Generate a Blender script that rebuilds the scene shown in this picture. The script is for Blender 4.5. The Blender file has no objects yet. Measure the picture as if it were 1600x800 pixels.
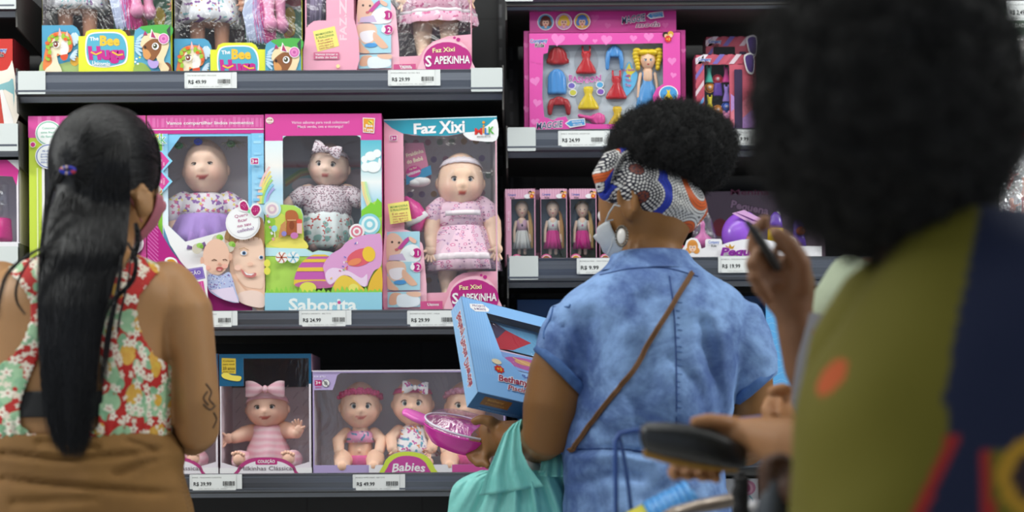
import bpy, bmesh, math, random
import numpy as np
from mathutils import Vector, Matrix, noise, Quaternion
from mathutils.geometry import tessellate_polygon
from mathutils.bvhtree import BVHTree
random.seed(7); np.random.seed(7)
C = bpy.context.scene.collection
scene = bpy.context.scene
PI = math.pi
# ---------------------------------------------------------------- camera, light, exposure
F = 2625.0; ZC = 1.15; ROLL = 0.0063
cam_d = bpy.data.cameras.new('camera'); cam = bpy.data.objects.new('camera', cam_d); C.objects.link(cam)
cam.matrix_world = Matrix.Translation((0, 0, ZC)) @ Matrix.Rotation(PI/2, 4, 'X') @ Matrix.Rotation(-ROLL, 4, 'Z')
cam_d.sensor_width = 36; cam_d.lens = F/1600*36; cam_d.shift_y = 300/1600; cam_d.clip_start = .05
cam_d.dof.use_dof = True; cam_d.dof.focus_distance = 3.29; cam_d.dof.aperture_fstop = 2.1
scene.camera = cam
world = bpy.data.worlds.new('world'); scene.world = world; world.use_nodes = True
world.node_tree.nodes['Background'].inputs[0].default_value = (.75, .85, 1, 1)
world.node_tree.nodes['Background'].inputs[1].default_value = .3
def area(name, loc, sx, sy, power, rot=(0, 0, 0), col=(1, .99, .95)):
    l = bpy.data.lights.new(name, 'AREA'); l.shape = 'RECTANGLE'; l.size = sx; l.size_y = sy; l.energy = power; l.color = col
    o = bpy.data.objects.new(name, l); o.location = loc; o.rotation_euler = rot; C.objects.link(o); return o
LIGHTS = [(-1.35, 1.65, 4), (-.15, 1.65, 4.5), (1.3, 2.1, 2), (-1.35, 2.8, 5), (-.15, 2.8, 5.5), (1.3, 2.8, 4.5), (-3.0, 2.5, 42), (2.95, 2.5, 44)]
for lx, ly, lp in LIGHTS:
    area('tube_light', (lx, ly, 2.83), 1.15, .3, lp, (math.radians(28 if ly < 2.5 else 12), 0, 0), (.985, 1, .97))
scene.view_settings.view_transform = 'Standard'; scene.view_settings.look = 'None'
scene.view_settings.exposure = 0.86; scene.view_settings.gamma = 1; scene.view_settings.use_curve_mapping = False
scene.cycles.transparent_max_bounces = 16
# ---------------------------------------------------------------- helpers
def lin(h, a=1):
    if not isinstance(h, str): return tuple(h[:3]) + (a,)
    h = h.lstrip('#')
    if len(h) == 3: h = ''.join(c*2 for c in h)
    r = [int(h[i:i+2], 16)/255 for i in (0, 2, 4)]
    return tuple((c/12.92 if c <= .04045 else ((c+.055)/1.055)**2.4) for c in r) + (a,)
def mixc(a, b, t):
    a = lin(a); b = lin(b); return tuple(a[i]*(1-t)+b[i]*t for i in range(4))
def level(x, y):
    dx, dy = x-800, y-700
    return 800+dx-dy*ROLL, 700+dx*ROLL+dy
def Pl(u, v, Y): return Vector(((u-800)*Y/F, Y, ZC+(700-v)*Y/F))
def P(x, y, Y):
    u, v = level(x, y); return Pl(u, v, Y)
def panel(ax, ay, Y, yaw=0):
    """map photo x, y (plus a depth towards the aisle) onto an upright panel standing at depth Y"""
    au, av = level(ax, ay); c0 = Pl(au, av, Y); s = Y/F; cy, sy = math.cos(yaw), math.sin(yaw)
    def m(x, y, d=0.):
        X = (x-ax)*s; Z = -(y-ay)*s
        return Vector((c0.x+X*cy+d*sy*-1, c0.y+X*sy*1-d*cy, c0.z+Z))
    return m
class MB:
    def __init__(self): self.v = []; self.f = []; self.c = []; self.s = []; self.n = 0; self.fm = []
    def add(self, verts, faces, col, smooth=False, mi=0):
        b = len(self.v); self.v += [tuple(p) for p in verts]
        if isinstance(col, list): self.c += [lin(c) for c in col]
        else: self.c += [lin(col)]*len(verts)
        self.f += [tuple(i+b for i in f) for f in faces]; self.s += [smooth]*len(faces); self.fm += [mi]*len(faces)
        return self
    def box(self, x0, x1, y0, y1, z0, z1, col, mi=0):
        v = [(x, y, z) for x in (x0, x1) for y in (y0, y1) for z in (z0, z1)]
        return self.add(v, [(0, 1, 3, 2), (4, 6, 7, 5), (0, 4, 5, 1), (2, 3, 7, 6), (0, 2, 6, 4), (1, 5, 7, 3)], col, mi=mi)
    def loft(self, rings, col, cap=True, smooth=True, close=True, mi=0):
        n = len(rings[0]); v = [p for r in rings for p in r]; f = []
        for i in range(len(rings)-1):
            for j in range(n if close else n-1):
                k = (j+1) % n; f.append((i*n+j, i*n+k, (i+1)*n+k, (i+1)*n+j))
        if cap and close:
            for e, i in ((0, 0), (1, len(rings)-1)):
                c = sum((Vector(p) for p in rings[i]), Vector())/n; v.append(c); ci = len(v)-1
                for j in range(n):
                    k = (j+1) % n; f.append((ci, i*n+k, i*n+j) if e == 0 else (ci, i*n+j, i*n+k))
        if isinstance(col, list) and len(col) == len(rings):
            cc = []
            for c in col: cc += [c]*n
            while len(cc) < len(v): cc.append(col[0] if len(cc) == len(rings)*n else col[-1])
            col = cc
        return self.add(v, f, col, smooth, mi)
    def tube(self, pts, rad, col, n=12, up=(0, 1, 0), cap='round', mi=0):
        pts = [Vector(p) for p in pts]; m = len(pts)
        rad = [rad]*m if isinstance(rad, (int, float, tuple)) else list(rad)
        rad = [(r, r) if isinstance(r, (int, float)) else r for r in rad]
        tang = [(pts[min(i+1, m-1)]-pts[max(i-1, 0)]).normalized() for i in range(m)]
        up = Vector(up); frames = []
        a = up - tang[0]*up.dot(tang[0])
        if a.length < 1e-4: a = tang[0].orthogonal()
        a.normalize()
        for t in tang:
            a = a - t*a.dot(t)
            if a.length < 1e-5: a = t.orthogonal()
            a.normalize(); frames.append((t, a.copy(), t.cross(a)))
        rings = []
        def ring(p, fr, ra, rb):
            return [p+fr[2]*(ra*math.cos(2*PI*j/n))+fr[1]*(rb*math.sin(2*PI*j/n)) for j in range(n)]
        if cap == 'round':
            for k in (85, 60, 30):
                q = math.radians(k); r = min(rad[0])
                rings.append(ring(pts[0]-tang[0]*r*math.sin(q), frames[0], rad[0][0]*math.cos(q), rad[0][1]*math.cos(q)))
        for i in range(m): rings.append(ring(pts[i], frames[i], *rad[i]))
        if cap == 'round':
            for k in (30, 60, 85):
                q = math.radians(k); r = min(rad[-1])
                rings.append(ring(pts[-1]+tang[-1]*r*math.sin(q), frames[-1], rad[-1][0]*math.cos(q), rad[-1][1]*math.cos(q)))
        return self.loft(rings, col, cap=cap is not None, mi=mi)
    def blob(self, c, r, col, rot=None, nu=24, nv=16, fn=None, cf=None, mi=0):
        if isinstance(r, (int, float)): r = (r, r, r)
        v = []; cc = []; c = Vector(c)
        for i in range(nv+1):
            th = PI*i/nv
            for j in range(nu):
                ph = 2*PI*j/nu
                d = Vector((math.sin(th)*math.cos(ph), math.sin(th)*math.sin(ph), math.cos(th)))
                q = fn(d) if fn else d
                p = Vector((q[0]*r[0], q[1]*r[1], q[2]*r[2]))
                if rot: p = rot @ p
                v.append(c+p); cc.append(cf(d) if cf else lin(col))
        f = [(i*nu+j, (i+1)*nu+j, (i+1)*nu+(j+1) % nu, i*nu+(j+1) % nu) for i in range(nv) for j in range(nu)]
        return self.add(v, f, cc, True, mi)
    def build(self, name, mat, parent=None, weld=False):
        me = bpy.data.meshes.new(name)
        me.from_pydata(self.v, [], self.f)
        me.polygons.foreach_set('use_smooth', self.s)
        for m in (mat if isinstance(mat, (list, tuple)) else [mat]): me.materials.append(m)
        me.polygons.foreach_set('material_index', self.fm)
        ca = me.color_attributes.new('Col', 'FLOAT_COLOR', 'POINT')
        ca.data.foreach_set('color', np.array(self.c, dtype=np.float32).ravel())
        me.validate(); me.update()
        o = bpy.data.objects.new(name, me); C.objects.link(o)
        if parent:
            o.parent = parent; o.matrix_parent_inverse = Matrix.Translation(-parent.location) if parent.type == 'EMPTY' and parent.parent is None else Matrix.Identity(4)
        return o
def tag(o, label=None, cat=None, group=None, kind=None):
    if label: o['label'] = label
    if cat: o['category'] = cat
    if group: o['group'] = group
    if kind: o['kind'] = kind
    return o
def thing(name, loc, label, cat, group=None):
    o = bpy.data.objects.new(name, None); C.objects.link(o); o.location = loc; o.empty_display_size = .05
    return tag(o, label, cat, group)
# ---------------------------------------------------------------- 2D art on panels
def smooth(pts, k=6, closed=True):
    n = len(pts); out = []
    rng = range(n if closed else n-1)
    for i in rng:
        p = [pts[(i+d) % n] if closed else pts[min(max(i+d, 0), n-1)] for d in (-1, 0, 1, 2)]
        for j in range(k):
            t = j/k
            out.append(tuple(.5*((2*p[1][a])+(-p[0][a]+p[2][a])*t+(2*p[0][a]-5*p[1][a]+4*p[2][a]-p[3][a])*t*t+(-p[0][a]+3*p[1][a]-3*p[2][a]+p[3][a])*t**3) for a in (0, 1)))
    if not closed: out.append(tuple(pts[-1]))
    return out
_glyph = {}
def glyphs(s, off=0., shear=0., sp=1.):
    k = (s, off, shear, sp)
    if k in _glyph: return _glyph[k]
    cu = bpy.data.curves.new('lettering', 'FONT'); cu.body = s; cu.size = 1; cu.resolution_u = 2; cu.offset = off*.55; cu.shear = shear; cu.space_character = sp
    cu.align_x = 'LEFT'; cu.fill_mode = 'FRONT'
    ob = bpy.data.objects.new('lettering', cu); me = ob.to_mesh()
    v = [(p.co.x, p.co.y) for p in me.vertices]; f = [tuple(p.vertices) for p in me.polygons]
    ob.to_mesh_clear(); bpy.data.objects.remove(ob); bpy.data.curves.remove(cu)
    if v:
        xs = [a[0] for a in v]; x0, x1 = min(xs), max(xs)
    else: x0 = x1 = 0
    _glyph[k] = (v, f, x0, x1); return _glyph[k]
STEP = .00022
class Art(MB):
    def __init__(self, m): super().__init__(); self.m = m; self.L = 0
    def d(self): self.L += 1; return self.L*STEP
    def poly(self, pts, col, holes=(), base=None):
        d = self.d() if base is None else base
        loops = [[Vector((x, y, 0)) for x, y in p] for p in [pts]+list(holes)]
        flat = [p for l in loops for p in l]
        tris = tessellate_polygon(loops)
        self.add([self.m(p.x, p.y, d) for p in flat], [tuple(t) for t in tris], col); return self
    def rect(self, x0, y0, x1, y1, col): return self.poly([(x0, y0), (x1, y0), (x1, y1), (x0, y1)], col)
    def rr(self, x0, y0, x1, y1, r, col, k=4): return self.poly(rrect(x0, y0, x1, y1, r, k), col)
    def ell(self, cx, cy, rx, ry, col, rot=0, n=22, a0=0, a1=360):
        p = []
        for i in range(n+(0 if a1-a0 >= 360 else 1)):
            a = math.radians(a0+(a1-a0)*i/n); x, y = rx*math.cos(a), ry*math.sin(a); c, s = math.cos(rot), math.sin(rot)
            p.append((cx+x*c-y*s, cy+x*s+y*c))
        return self.poly(p, col)
    def line(self, pts, w, col, closed=False):
        n = len(pts); L = []; R = []
        for i in range(n):
            a = pts[(i-1) % n] if closed else pts[max(i-1, 0)]; b = pts[(i+1) % n] if closed else pts[min(i+1, n-1)]
            dx, dy = b[0]-a[0], b[1]-a[1]; l = math.hypot(dx, dy) or 1; nx, ny = -dy/l*w/2, dx/l*w/2
            L.append((pts[i][0]+nx, pts[i][1]+ny)); R.append((pts[i][0]-nx, pts[i][1]-ny))
        d = self.d(); v = [self.m(x, y, d) for x, y in L+R]; m = n if closed else n-1
        self.add(v, [(i, (i+1) % n, n+(i+1) % n, n+i) for i in range(m)], col); return self
    def grad(self, x0, y0, x1, y1, stops, horiz=False):
        d = self.d(); v = []; c = []
        for t, col in stops:
            if horiz: v += [self.m(x0+(x1-x0)*t, y0, d), self.m(x0+(x1-x0)*t, y1, d)]
            else: v += [self.m(x0, y0+(y1-y0)*t, d), self.m(x1, y0+(y1-y0)*t, d)]
            c += [col, col]
        self.add(v, [(2*i, 2*i+1, 2*i+3, 2*i+2) for i in range(len(stops)-1)], c); return self
    def text(self, s, cx, cy, h, col, w=None, off=.012, shear=0, rot=0, halo=None, hw=.05, arc=0, sp=1., align='c'):
        """cx, cy = centre of the lettering, h = capital height, w = total width"""
        if halo: self._t(s, cx, cy, h, halo, w, off+hw, shear, rot, arc, sp, align, off)
        return self._t(s, cx, cy, h, col, w, off, shear, rot, arc, sp, align, off)
    def _t(self, s, cx, cy, h, col, w, off, shear, rot, arc, sp, align, off0):
        v, f, _, _ = glyphs(s, off, shear, sp); _, _, x0, x1 = glyphs(s, off0, shear, sp)
        if not v: return self
        k = h/.72; kx = (w/(x1-x0)) if w else k; d = self.d(); c, sn = math.cos(rot), math.sin(rot); out = []
        for x, y in v:
            X = (x-(x0+x1)/2)*kx if align == 'c' else (x-x0)*kx
            Y = -(y*k-h/2)
            if arc: Y += arc*(X*X)
            out.append(self.m(cx+X*c-Y*sn, cy+X*sn+Y*c, d))
        self.add(out, f, col); return self
def rrect(x0, y0, x1, y1, r, k=4):
    p = []
    for cx, cy, a in ((x1-r, y0+r, -90), (x1-r, y1-r, 0), (x0+r, y1-r, 90), (x0+r, y0+r, 180)):
        for i in range(k+1):
            q = math.radians(a+90*i/k); p.append((cx+r*math.cos(q), cy+r*math.sin(q)))
    return p
# ---------------------------------------------------------------- materials
class NT:
    def __init__(self, name):
        self.mat = bpy.data.materials.new(name); self.mat.use_nodes = True; self.t = self.mat.node_tree
        self.b = self.t.nodes['Principled BSDF']; self.out = self.t.nodes['Material Output']
    def n(self, typ, inputs=None, **kw):
        nd = self.t.nodes.new(typ)
        for k, v in kw.items(): setattr(nd, k, v)
        if inputs:
            for k, v in inputs.items(): self.put(nd.inputs[k], v)
        return nd
    def put(self, sock, v):
        if hasattr(v, 'is_output'): self.t.links.new(v, sock)
        elif isinstance(v, str): sock.default_value = lin(v)
        else:
            try: sock.default_value = v
            except Exception: sock.default_value = tuple(v)+(1,)
    def math(self, op, a, b=0, c=0):
        nd = self.t.nodes.new('ShaderNodeMath'); nd.operation = op; self.put(nd.inputs[0], a); self.put(nd.inputs[1], b); self.put(nd.inputs[2], c); return nd.outputs[0]
    def mix(self, fac, a, b):
        nd = self.t.nodes.new('ShaderNodeMix'); nd.data_type = 'RGBA'; self.put(nd.inputs[0], fac); self.put(nd.inputs[6], a); self.put(nd.inputs[7], b); return nd.outputs[2]
    def coord(self, which='Object'): return self.n('ShaderNodeTexCoord').outputs[which]
    def flat(self, sx=1, sz=1, rot=0):
        """object x, z (and a little y) as a 2D vector"""
        s = self.n('ShaderNodeSeparateXYZ', {0: self.coord()})
        x = self.math('ADD', s.outputs[0], self.math('MULTIPLY', s.outputs[1], .6))
        v = self.n('ShaderNodeCombineXYZ', {0: x, 1: s.outputs[2]}).outputs[0]
        if rot: v = self.n('ShaderNodeVectorRotate', {'Vector': v, 'Angle': rot}, rotation_type='Z_AXIS').outputs[0]
        return v
    def noise(self, scale, detail=3, rough=.5, vec=None, dist=0):
        d = {'Scale': scale, 'Detail': detail, 'Roughness': rough, 'Distortion': dist}
        if vec is None: vec = self.coord()
        d['Vector'] = vec
        return self.n('ShaderNodeTexNoise', d).outputs[0]
    def step(self, v, lo, hi):
        nd = self.n('ShaderNodeMapRange', {0: v, 1: lo, 2: hi}, interpolation_type='SMOOTHSTEP'); return nd.outputs[0]
    def flower(self, vec, scale, rad, petals=5, dens=.6, amp=.35, rnd=.9, seed=0.):
        """mask and cell colour of petalled spots scattered on a 2D vector"""
        if seed: vec = self.n('ShaderNodeVectorMath', {0: vec, 1: (seed, seed*.7, 0)}, operation='ADD').outputs[0]
        vo = self.n('ShaderNodeTexVoronoi', {'Vector': vec, 'Scale': scale, 'Randomness': rnd}, voronoi_dimensions='2D', feature='F1')
        pos = self.n('ShaderNodeVectorMath', {0: vec, 1: vo.outputs['Position']}, operation='SUBTRACT').outputs[0]
        s = self.n('ShaderNodeSeparateXYZ', {0: pos}); a = self.math('ARCTAN2', s.outputs[1], s.outputs[0])
        cs = self.n('ShaderNodeSeparateColor', {0: vo.outputs['Color']})
        a = self.math('ADD', a, self.math('MULTIPLY', cs.outputs[0], 6.28))
        rr = self.math('MULTIPLY_ADD', self.math('COSINE', self.math('MULTIPLY', a, petals)), amp*rad, rad)
        m = self.math('LESS_THAN', vo.outputs['Distance'], rr)
        m = self.math('MULTIPLY', m, self.math('LESS_THAN', cs.outputs[1], dens))
        return m, cs, vo.outputs['Distance']
    def bump(self, h, strength=.3, dist=.002):
        self.put(self.b.inputs['Normal'], self.n('ShaderNodeBump', {'Height': h, 'Strength': strength, 'Distance': dist}).outputs[0])
    def base(self, c, rough=.5, **kw):
        self.put(self.b.inputs['Base Color'], c); self.put(self.b.inputs['Roughness'], rough)
        for k, v in kw.items(): self.put(self.b.inputs[k.replace('_', ' ')], v)
        return self.mat
def m_attr(name, rough=.4, bump=0, **kw):
    t = NT(name); a = t.n('ShaderNodeAttribute', attribute_name='Col')
    if bump: t.bump(t.noise(bump, 3), .25, .002)
    return t.base(a.outputs['Color'], rough, **kw)
def m_plain(name, col, rough=.5, var=0, vs=20, bump=0, bs=60, **kw):
    t = NT(name); c = lin(col)
    if var: c = t.mix(t.noise(vs, 3), tuple(x*(1-var) for x in c[:3])+(1,), tuple(min(1, x*(1+var)) for x in c[:3])+(1,))
    if bump: t.bump(t.noise(bs, 4), bump, .003)
    return t.base(c, rough, **kw)
M_PRINT = m_attr('printed_card', .32, Specular_IOR_Level=.45)
M_PLASTIC = m_attr('moulded_plastic', .25)
M_VINYL = m_attr('doll_vinyl', .38, Specular_IOR_Level=.4, Subsurface_Weight=.08, Subsurface_Scale=.004)
M_CLOTH = m_attr('sewn_fabric', .8, bump=900)
M_PAPER = m_attr('paper', .6)
M_HAIRV = m_attr('doll_hair', .35)
def film(name, gloss=.07, wrinkle=.25, scale=14, rough=.08, tint=(.96, .97, .98)):
    t = NT(name); g = t.n('ShaderNodeBsdfGlossy', {'Color': (1, 1, 1, 1), 'Roughness': rough}); tr = t.n('ShaderNodeBsdfTransparent', {'Color': tint+(1,)})
    if wrinkle:
        s = t.n('ShaderNodeMapping', {'Vector': t.coord(), 'Scale': (1, 1, .6)})
        b = t.n('ShaderNodeBump', {'Height': t.noise(scale, 4, .6, s.outputs[0], 1.5), 'Strength': wrinkle, 'Distance': .02}); t.put(g.inputs['Normal'], b.outputs[0])
    mx = t.n('ShaderNodeMixShader', {0: gloss, 1: tr.outputs[0], 2: g.outputs[0]}); t.t.links.new(mx.outputs[0], t.out.inputs[0]); return t.mat
M_FILM = film('clear_film', .07, .12)
M_FILMW = film('crinkled_film', .085, .28, 13, .14)
M_FILMH = film('heavy_crinkled_film', .42, .9, 38, .16)
# ---------------------------------------------------------------- the room
def m_steel(name, col, rough=.42, met=.6, streak=True):
    t = NT(name)
    v = t.n('ShaderNodeMapping', {'Vector': t.coord(), 'Scale': (.8, 8, 90)}).outputs[0]
    n = t.noise(3, 4, .6, v); c = lin(col)
    k = t.mix(n, tuple(x*.75 for x in c[:3])+(1,), tuple(min(1, x*1.25) for x in c[:3])+(1,))
    return t.base(k, rough, Metallic=met)
M_RAIL = m_steel('grey_rail_metal', '#70757f', .33, .75)
M_SHELF = m_steel('dark_shelf_enamel', '#5b5955', .45, .2)
M_DARK = m_plain('black_enamel', '#1c1c1f', .5, .2, 8)
t = NT('dark_slat_panel')
br = t.n('ShaderNodeTexBrick', {'Vector': t.flat(), 'Color1': '#1f1f21', 'Color2': '#262627', 'Mortar': '#0c0c0d', 'Scale': 1, 'Mortar Size': .002, 'Brick Width': .27, 'Row Height': .27}, offset=0)
M_BACK = t.base(br.outputs[0], .55)
t = NT('floor_tile')
br = t.n('ShaderNodeTexBrick', {'Vector': t.coord(), 'Color1': '#d4d2cc', 'Color2': '#dad8d2', 'Mortar': '#6c6a66', 'Scale': 1, 'Mortar Size': .003, 'Brick Width': .6, 'Row Height': .6}, offset=0)
M_FLOOR = t.base(br.outputs[0], .3)
M_CEIL = m_plain('ceiling_board', '#c4c4c0', .9, .05)
def struct(o): o['kind'] = 'structure'; return o
struct(MB().box(-4, 4, -3.5, 4.2, -.05, 0, '#999').build('floor', M_FLOOR))
struct(MB().box(-4, 4, -3.5, 4.2, 3.25, 3.3, '#999').build('ceiling', M_CEIL))
struct(MB().box(-4, 4, 4.1, 4.2, 0, 3.25, '#555').build('wall_back', m_plain('dim_wall', '#3a3a3a', .8, .1)))
M_WHITEE = m_plain('white_enamel', '#dddddd', .4)
for lx, ly, lp in LIGHTS:
    th = thing('ceiling_light', (lx, ly, 2.9), 'white tube light fitting on the ceiling above the aisle', 'ceiling light', 'tube lights on the ceiling')
    MB().box(lx-.62, lx+.62, ly-.12, ly+.18, 2.87, 2.93, '#ddd').build('housing', M_WHITEE, th)
    for s in (-1, 1): MB().box(lx+s*.5-.006, lx+s*.5+.006, ly-.006, ly+.006, 2.93, 3.25, '#ddd').build('hanger_rod', M_WHITEE, th)
# gondola: back panels, uprights
ZT = 2.35
def box_thing(name, mat, label, cat, x0, x1, y0, y1, z0, z1, group=None):
    o = MB().box(x0, x1, y0, y1, z0, z1, '#333').build(name, mat); return tag(o, label, cat, group)
XL = Pl(level(32, 300)[0], 300, 3.5).x; XR = Pl(level(787, 300)[0], 300, 3.5).x
box_thing('shelving_back_panel', M_BACK, 'dark slotted back panel behind the large doll boxes', 'back panel', XL-.02, XR+.02, 3.955, 3.985, .02, ZT, 'dark back panels of the shelving')
box_thing('shelving_back_panel', M_BACK, 'dark slotted back panel behind the small doll boxes', 'back panel', XR+.03, XR+1.08, 3.955, 3.985, .02, ZT, 'dark back panels of the shelving')
box_thing('shelving_back_panel', M_BACK, 'dark slotted back panel at the far left bay', 'back panel', XL-1.06, XL-.03, 3.955, 3.985, .02, ZT, 'dark back panels of the shelving')
box_thing('shelving_back_panel', M_BACK, 'dark slotted back panel behind the hanging soldier packs', 'back panel', XR+1.09, XR+2.1, 3.955, 3.985, .02, ZT, 'dark back panels of the shelving')
def upright(X, label):
    th = thing('shelving_upright', (X, 3.93, 0), label, 'shelving upright', 'black slotted uprights')
    MB().box(X-.022, X+.022, 3.9, 3.953, 0, ZT+.05, '#222').build('post', M_SLOT, th)
t = NT('slotted_post'); sp = t.n('ShaderNodeSeparateXYZ', {0: t.coord()}); fz = t.math('FRACT', t.math('MULTIPLY', sp.outputs[2], 20))
gx = t.math('FRACT', t.math('MULTIPLY', sp.outputs[0], 41)); M_SLOT = t.base(t.mix(t.math('MULTIPLY', t.math('LESS_THAN', fz, .6), t.math('LESS_THAN', gx, .3)), lin('#1c1c1f'), lin('#4a4a4d')), .5)
upright(XL-.005, 'black slotted upright left of the large doll boxes')
upright(XR+.012, 'black slotted upright between the large doll boxes and the fashion doll set')
upright(XR+1.085, 'black slotted upright left of the soldier packs')
def shelf(x0, x1, Yf, v_top, rail_h, label, depth=None, brackets=(1, 1), drop=10):
    """v_top = level pixel row of the rail's top edge at depth Yf"""
    depth = depth or 3.897-Yf; zt = ZC+(700-v_top)*Yf/F; h = rail_h*Yf/F; zs = zt-drop*Yf/F
    th = thing('metal_shelf', ((x0+x1)/2, Yf+.2, zs-.03), label, 'shelf', 'metal shelves of the toy aisle')
    MB().box(x0, x1, Yf+.004, Yf+depth, zs-.028, zs, '#777').build('shelf_board', M_SHELF, th)
    r = MB(); xa, xb = x0, x1
    prof = [(0, zt), (-.0035, zt-.002), (-.002, zt-.0065), (-.0055, zt-.009), (-.006, zt-h*.5), (-.004, zt-h*.78), (-.008, zt-h*.83), (-.008, zt-h*.9), (-.003, zt-h), (.012, zt-h-.002), (.02, zt-h-.012), (.03, zt-h-.012), (.03, zt-.02), (.004, zt)]
    ring = lambda x: [Vector((x, Yf+a, z)) for a, z in prof]
    r.loft([ring(xa), ring(xb)], '#888', smooth=False); r.build('price_rail', M_RAIL, th)
    for s, on in zip((x0, x1), brackets):
        if on:
            b = MB(); e = .0018
            pts = [(Yf+.002, zt+.008), (Yf+.01, zt-h-.035), (Yf+depth, zt-h-.08), (Yf+depth, zt+.008)]
            b.add([Vector((s+dx, a, z)) for dx in (-e, e) for a, z in pts], [(0, 1, 2, 3), (7, 6, 5, 4), (0, 4, 5, 1), (1, 5, 6, 2), (2, 6, 7, 3), (3, 7, 4, 0)], '#555'); b.build('bracket', M_SHELF, th)
    return zs
def lvv(x, y): return level(x, y)[1]
YR, YB = 3.475, 3.5     # rail front and box fronts of the main bay
ZA = shelf(XL, XR, YR, lvv(400, 110), 36, 'grey metal shelf carrying the unicorn doll boxes')
ZB = shelf(XL, XR, YR, lvv(540, 484), 29, 'grey metal shelf carrying the large doll boxes')
ZCs = shelf(XL, XR, YR, lvv(500, 739), 29, 'grey metal shelf carrying the baby doll boxes')
YR2, YB2 = 3.53, 3.555
X2a = Pl(level(792, 200)[0], 0, YR2).x; X2b = X2a+1.03
ZR0 = shelf(X2a, X2b, YR2, lvv(1000, -24), 26, 'grey metal shelf at the top edge above the fashion doll set')
ZR1 = shelf(X2a, X2b, YR2, lvv(1000, 201), 33, 'grey metal shelf carrying the fashion doll set')
ZR2 = shelf(X2a, X2b, YR2, lvv(1000, 402), 36, 'grey metal shelf carrying the row of small boxed dolls')
ZR3 = shelf(X2a, X2b, YR2, lvv(1180, 712), 20, 'grey metal shelf carrying the blue pool toy boxes')
X0b = Pl(level(28, 200)[0], 0, YR).x; X0a = X0b-.95
ZL0 = shelf(X0a, X0b-.004, YR, lvv(10, -18), 32, 'grey metal shelf at the far left above the red box')
ZL1 = shelf(X0a, X0b, YR, lvv(10, 195), 38, 'grey metal shelf at the far left under the red box')
ZL2 = shelf(X0a, X0b, YR, lvv(10, 386), 38, 'grey metal shelf at the far left under the pink window box')
# ---------------------------------------------------------------- price tags
def price_tag(x0, y0, x1, y1, price, name, Y, label, frac=(0.02, .62), blank=False):
    m = panel((x0+x1)/2, (y0+y1)/2, Y)
    th = thing('price_tag' if not blank else 'blank_tag', m((x0+x1)/2, y1), label, 'price tag', 'price tags on the shelf rails' if not blank else 'blank white tags at the shelf ends')
    a = Art(m); w, h = x1-x0, y1-y0
    pts = rrect(x0, y0, x1, y1, 1.5, 2)
    if not blank:
        a.poly([(x0+1, y0+2), (x1-7, y0+2), (x1-6, y0), (x1, y0), (x1, y1), (x0+8, y1), (x0+7, y1-2), (x0+1, y1-2)], '#e0e3e2')
        a.L += 3
        a.rr(x0+5, y0+1, x1-9, y1, 1.5, '#e6e9e7')
        a.text(name, x0+5, y0+h*.2, 2.1, '#8a8a8a', w=w*.55, align='l', off=0)
        a.text(price, x0+w*.08, y0+h*.6, h*.24, '#26282a', w=min(w*.34, 29), align='l', off=.03)
        bx = x0+w*.64; random.seed(int(x0*7+y0))
        while bx < x0+w*.86:
            bw = random.choice((.5, .8, 1.2)); a.rect(bx, y0+h*.44, bx+bw, y0+h*.72, '#303030'); bx += bw+random.choice((.5, .9))
            a.L -= 1
        a.L += 1
        a.text('7896 5431', x0+w*.75, y0+h*.79, 1.3, '#777', w=w*.18, off=0)
        a.text('COD. PRODUTO  UN  VAREJO', x0+w*.45, y0+h*.9, 1.5, '#888', w=w*.55, off=0)
    else:
        a.poly(pts, '#cfd5d3')
    # back of the card for thickness
    a.poly(pts, '#d8dada', base=-.0006)
    o = a.build('card', M_PAPER, th); return th
YT = YR-.0072
price_tag(288, 113, 370, 138, 'R$ 49.99', 'MINI THE BEE UNICORNIO - MINI COISAS', YT, 'white price tag reading R$ 49.99 under the unicorn doll boxes')
price_tag(606, 109, 688, 134, 'R$ 29.99', 'BONECA SAPEKINHA - FAZ XIXI - MILK', YT, 'white price tag reading R$ 29.99 on the top shelf rail')
price_tag(288, 486, 371, 511, 'R$ 29.99', 'BONECA COLECAO', YT, 'white price tag half hidden by the bare shoulder of the woman in the floral top')
price_tag(467, 485, 549, 510, 'R$ 24.99', 'BONECA SABORITA - BEE TOYS', YT, 'white price tag reading R$ 24.99 under the box with the doughnut picture')
price_tag(636, 485, 720, 510, 'R$ 29.99', 'BONECA FAZ XIXI - MILK', YT, 'white price tag reading R$ 29.99 beside the raised blue box corner')
price_tag(296, 741, 378, 766, 'R$ 39.99', 'BONE - MILKINHAS CLASSICAS', YT, 'white price tag reading R$ 39.99 on the bottom rail')
price_tag(551, 741, 633, 766, 'R$ 49.99', 'BONECA SUPER BABIES - BEE TOYS', YT, 'white price tag reading R$ 49.99 on the bottom rail')
YT2 = YR2-.0072
price_tag(872, 204, 953, 229, 'R$ 24.99', 'BONECA - MAGGIE MODA - MAGGIE MODA', YT2, 'white price tag reading R$ 24.99 under the fashion doll set')
price_tag(1135, 202, 1217, 227, 'R$ 19.99', 'RELOGIO MODA INFANTIL', YT2, 'white price tag reading R$ 19.99 under the striped watch box')
price_tag(901, 403, 983, 428, 'R$ 9.99', 'BONECA MINI - MINI MODA', YT2, 'white price tag reading R$ 9.99 beside the face mask')
price_tag(1122, 400, 1204, 426, 'R$ 19.99', 'BONECA - PEQUENA PRINCESA', YT2, 'white price tag reading R$ 19.99 beside the raised hand')
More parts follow.
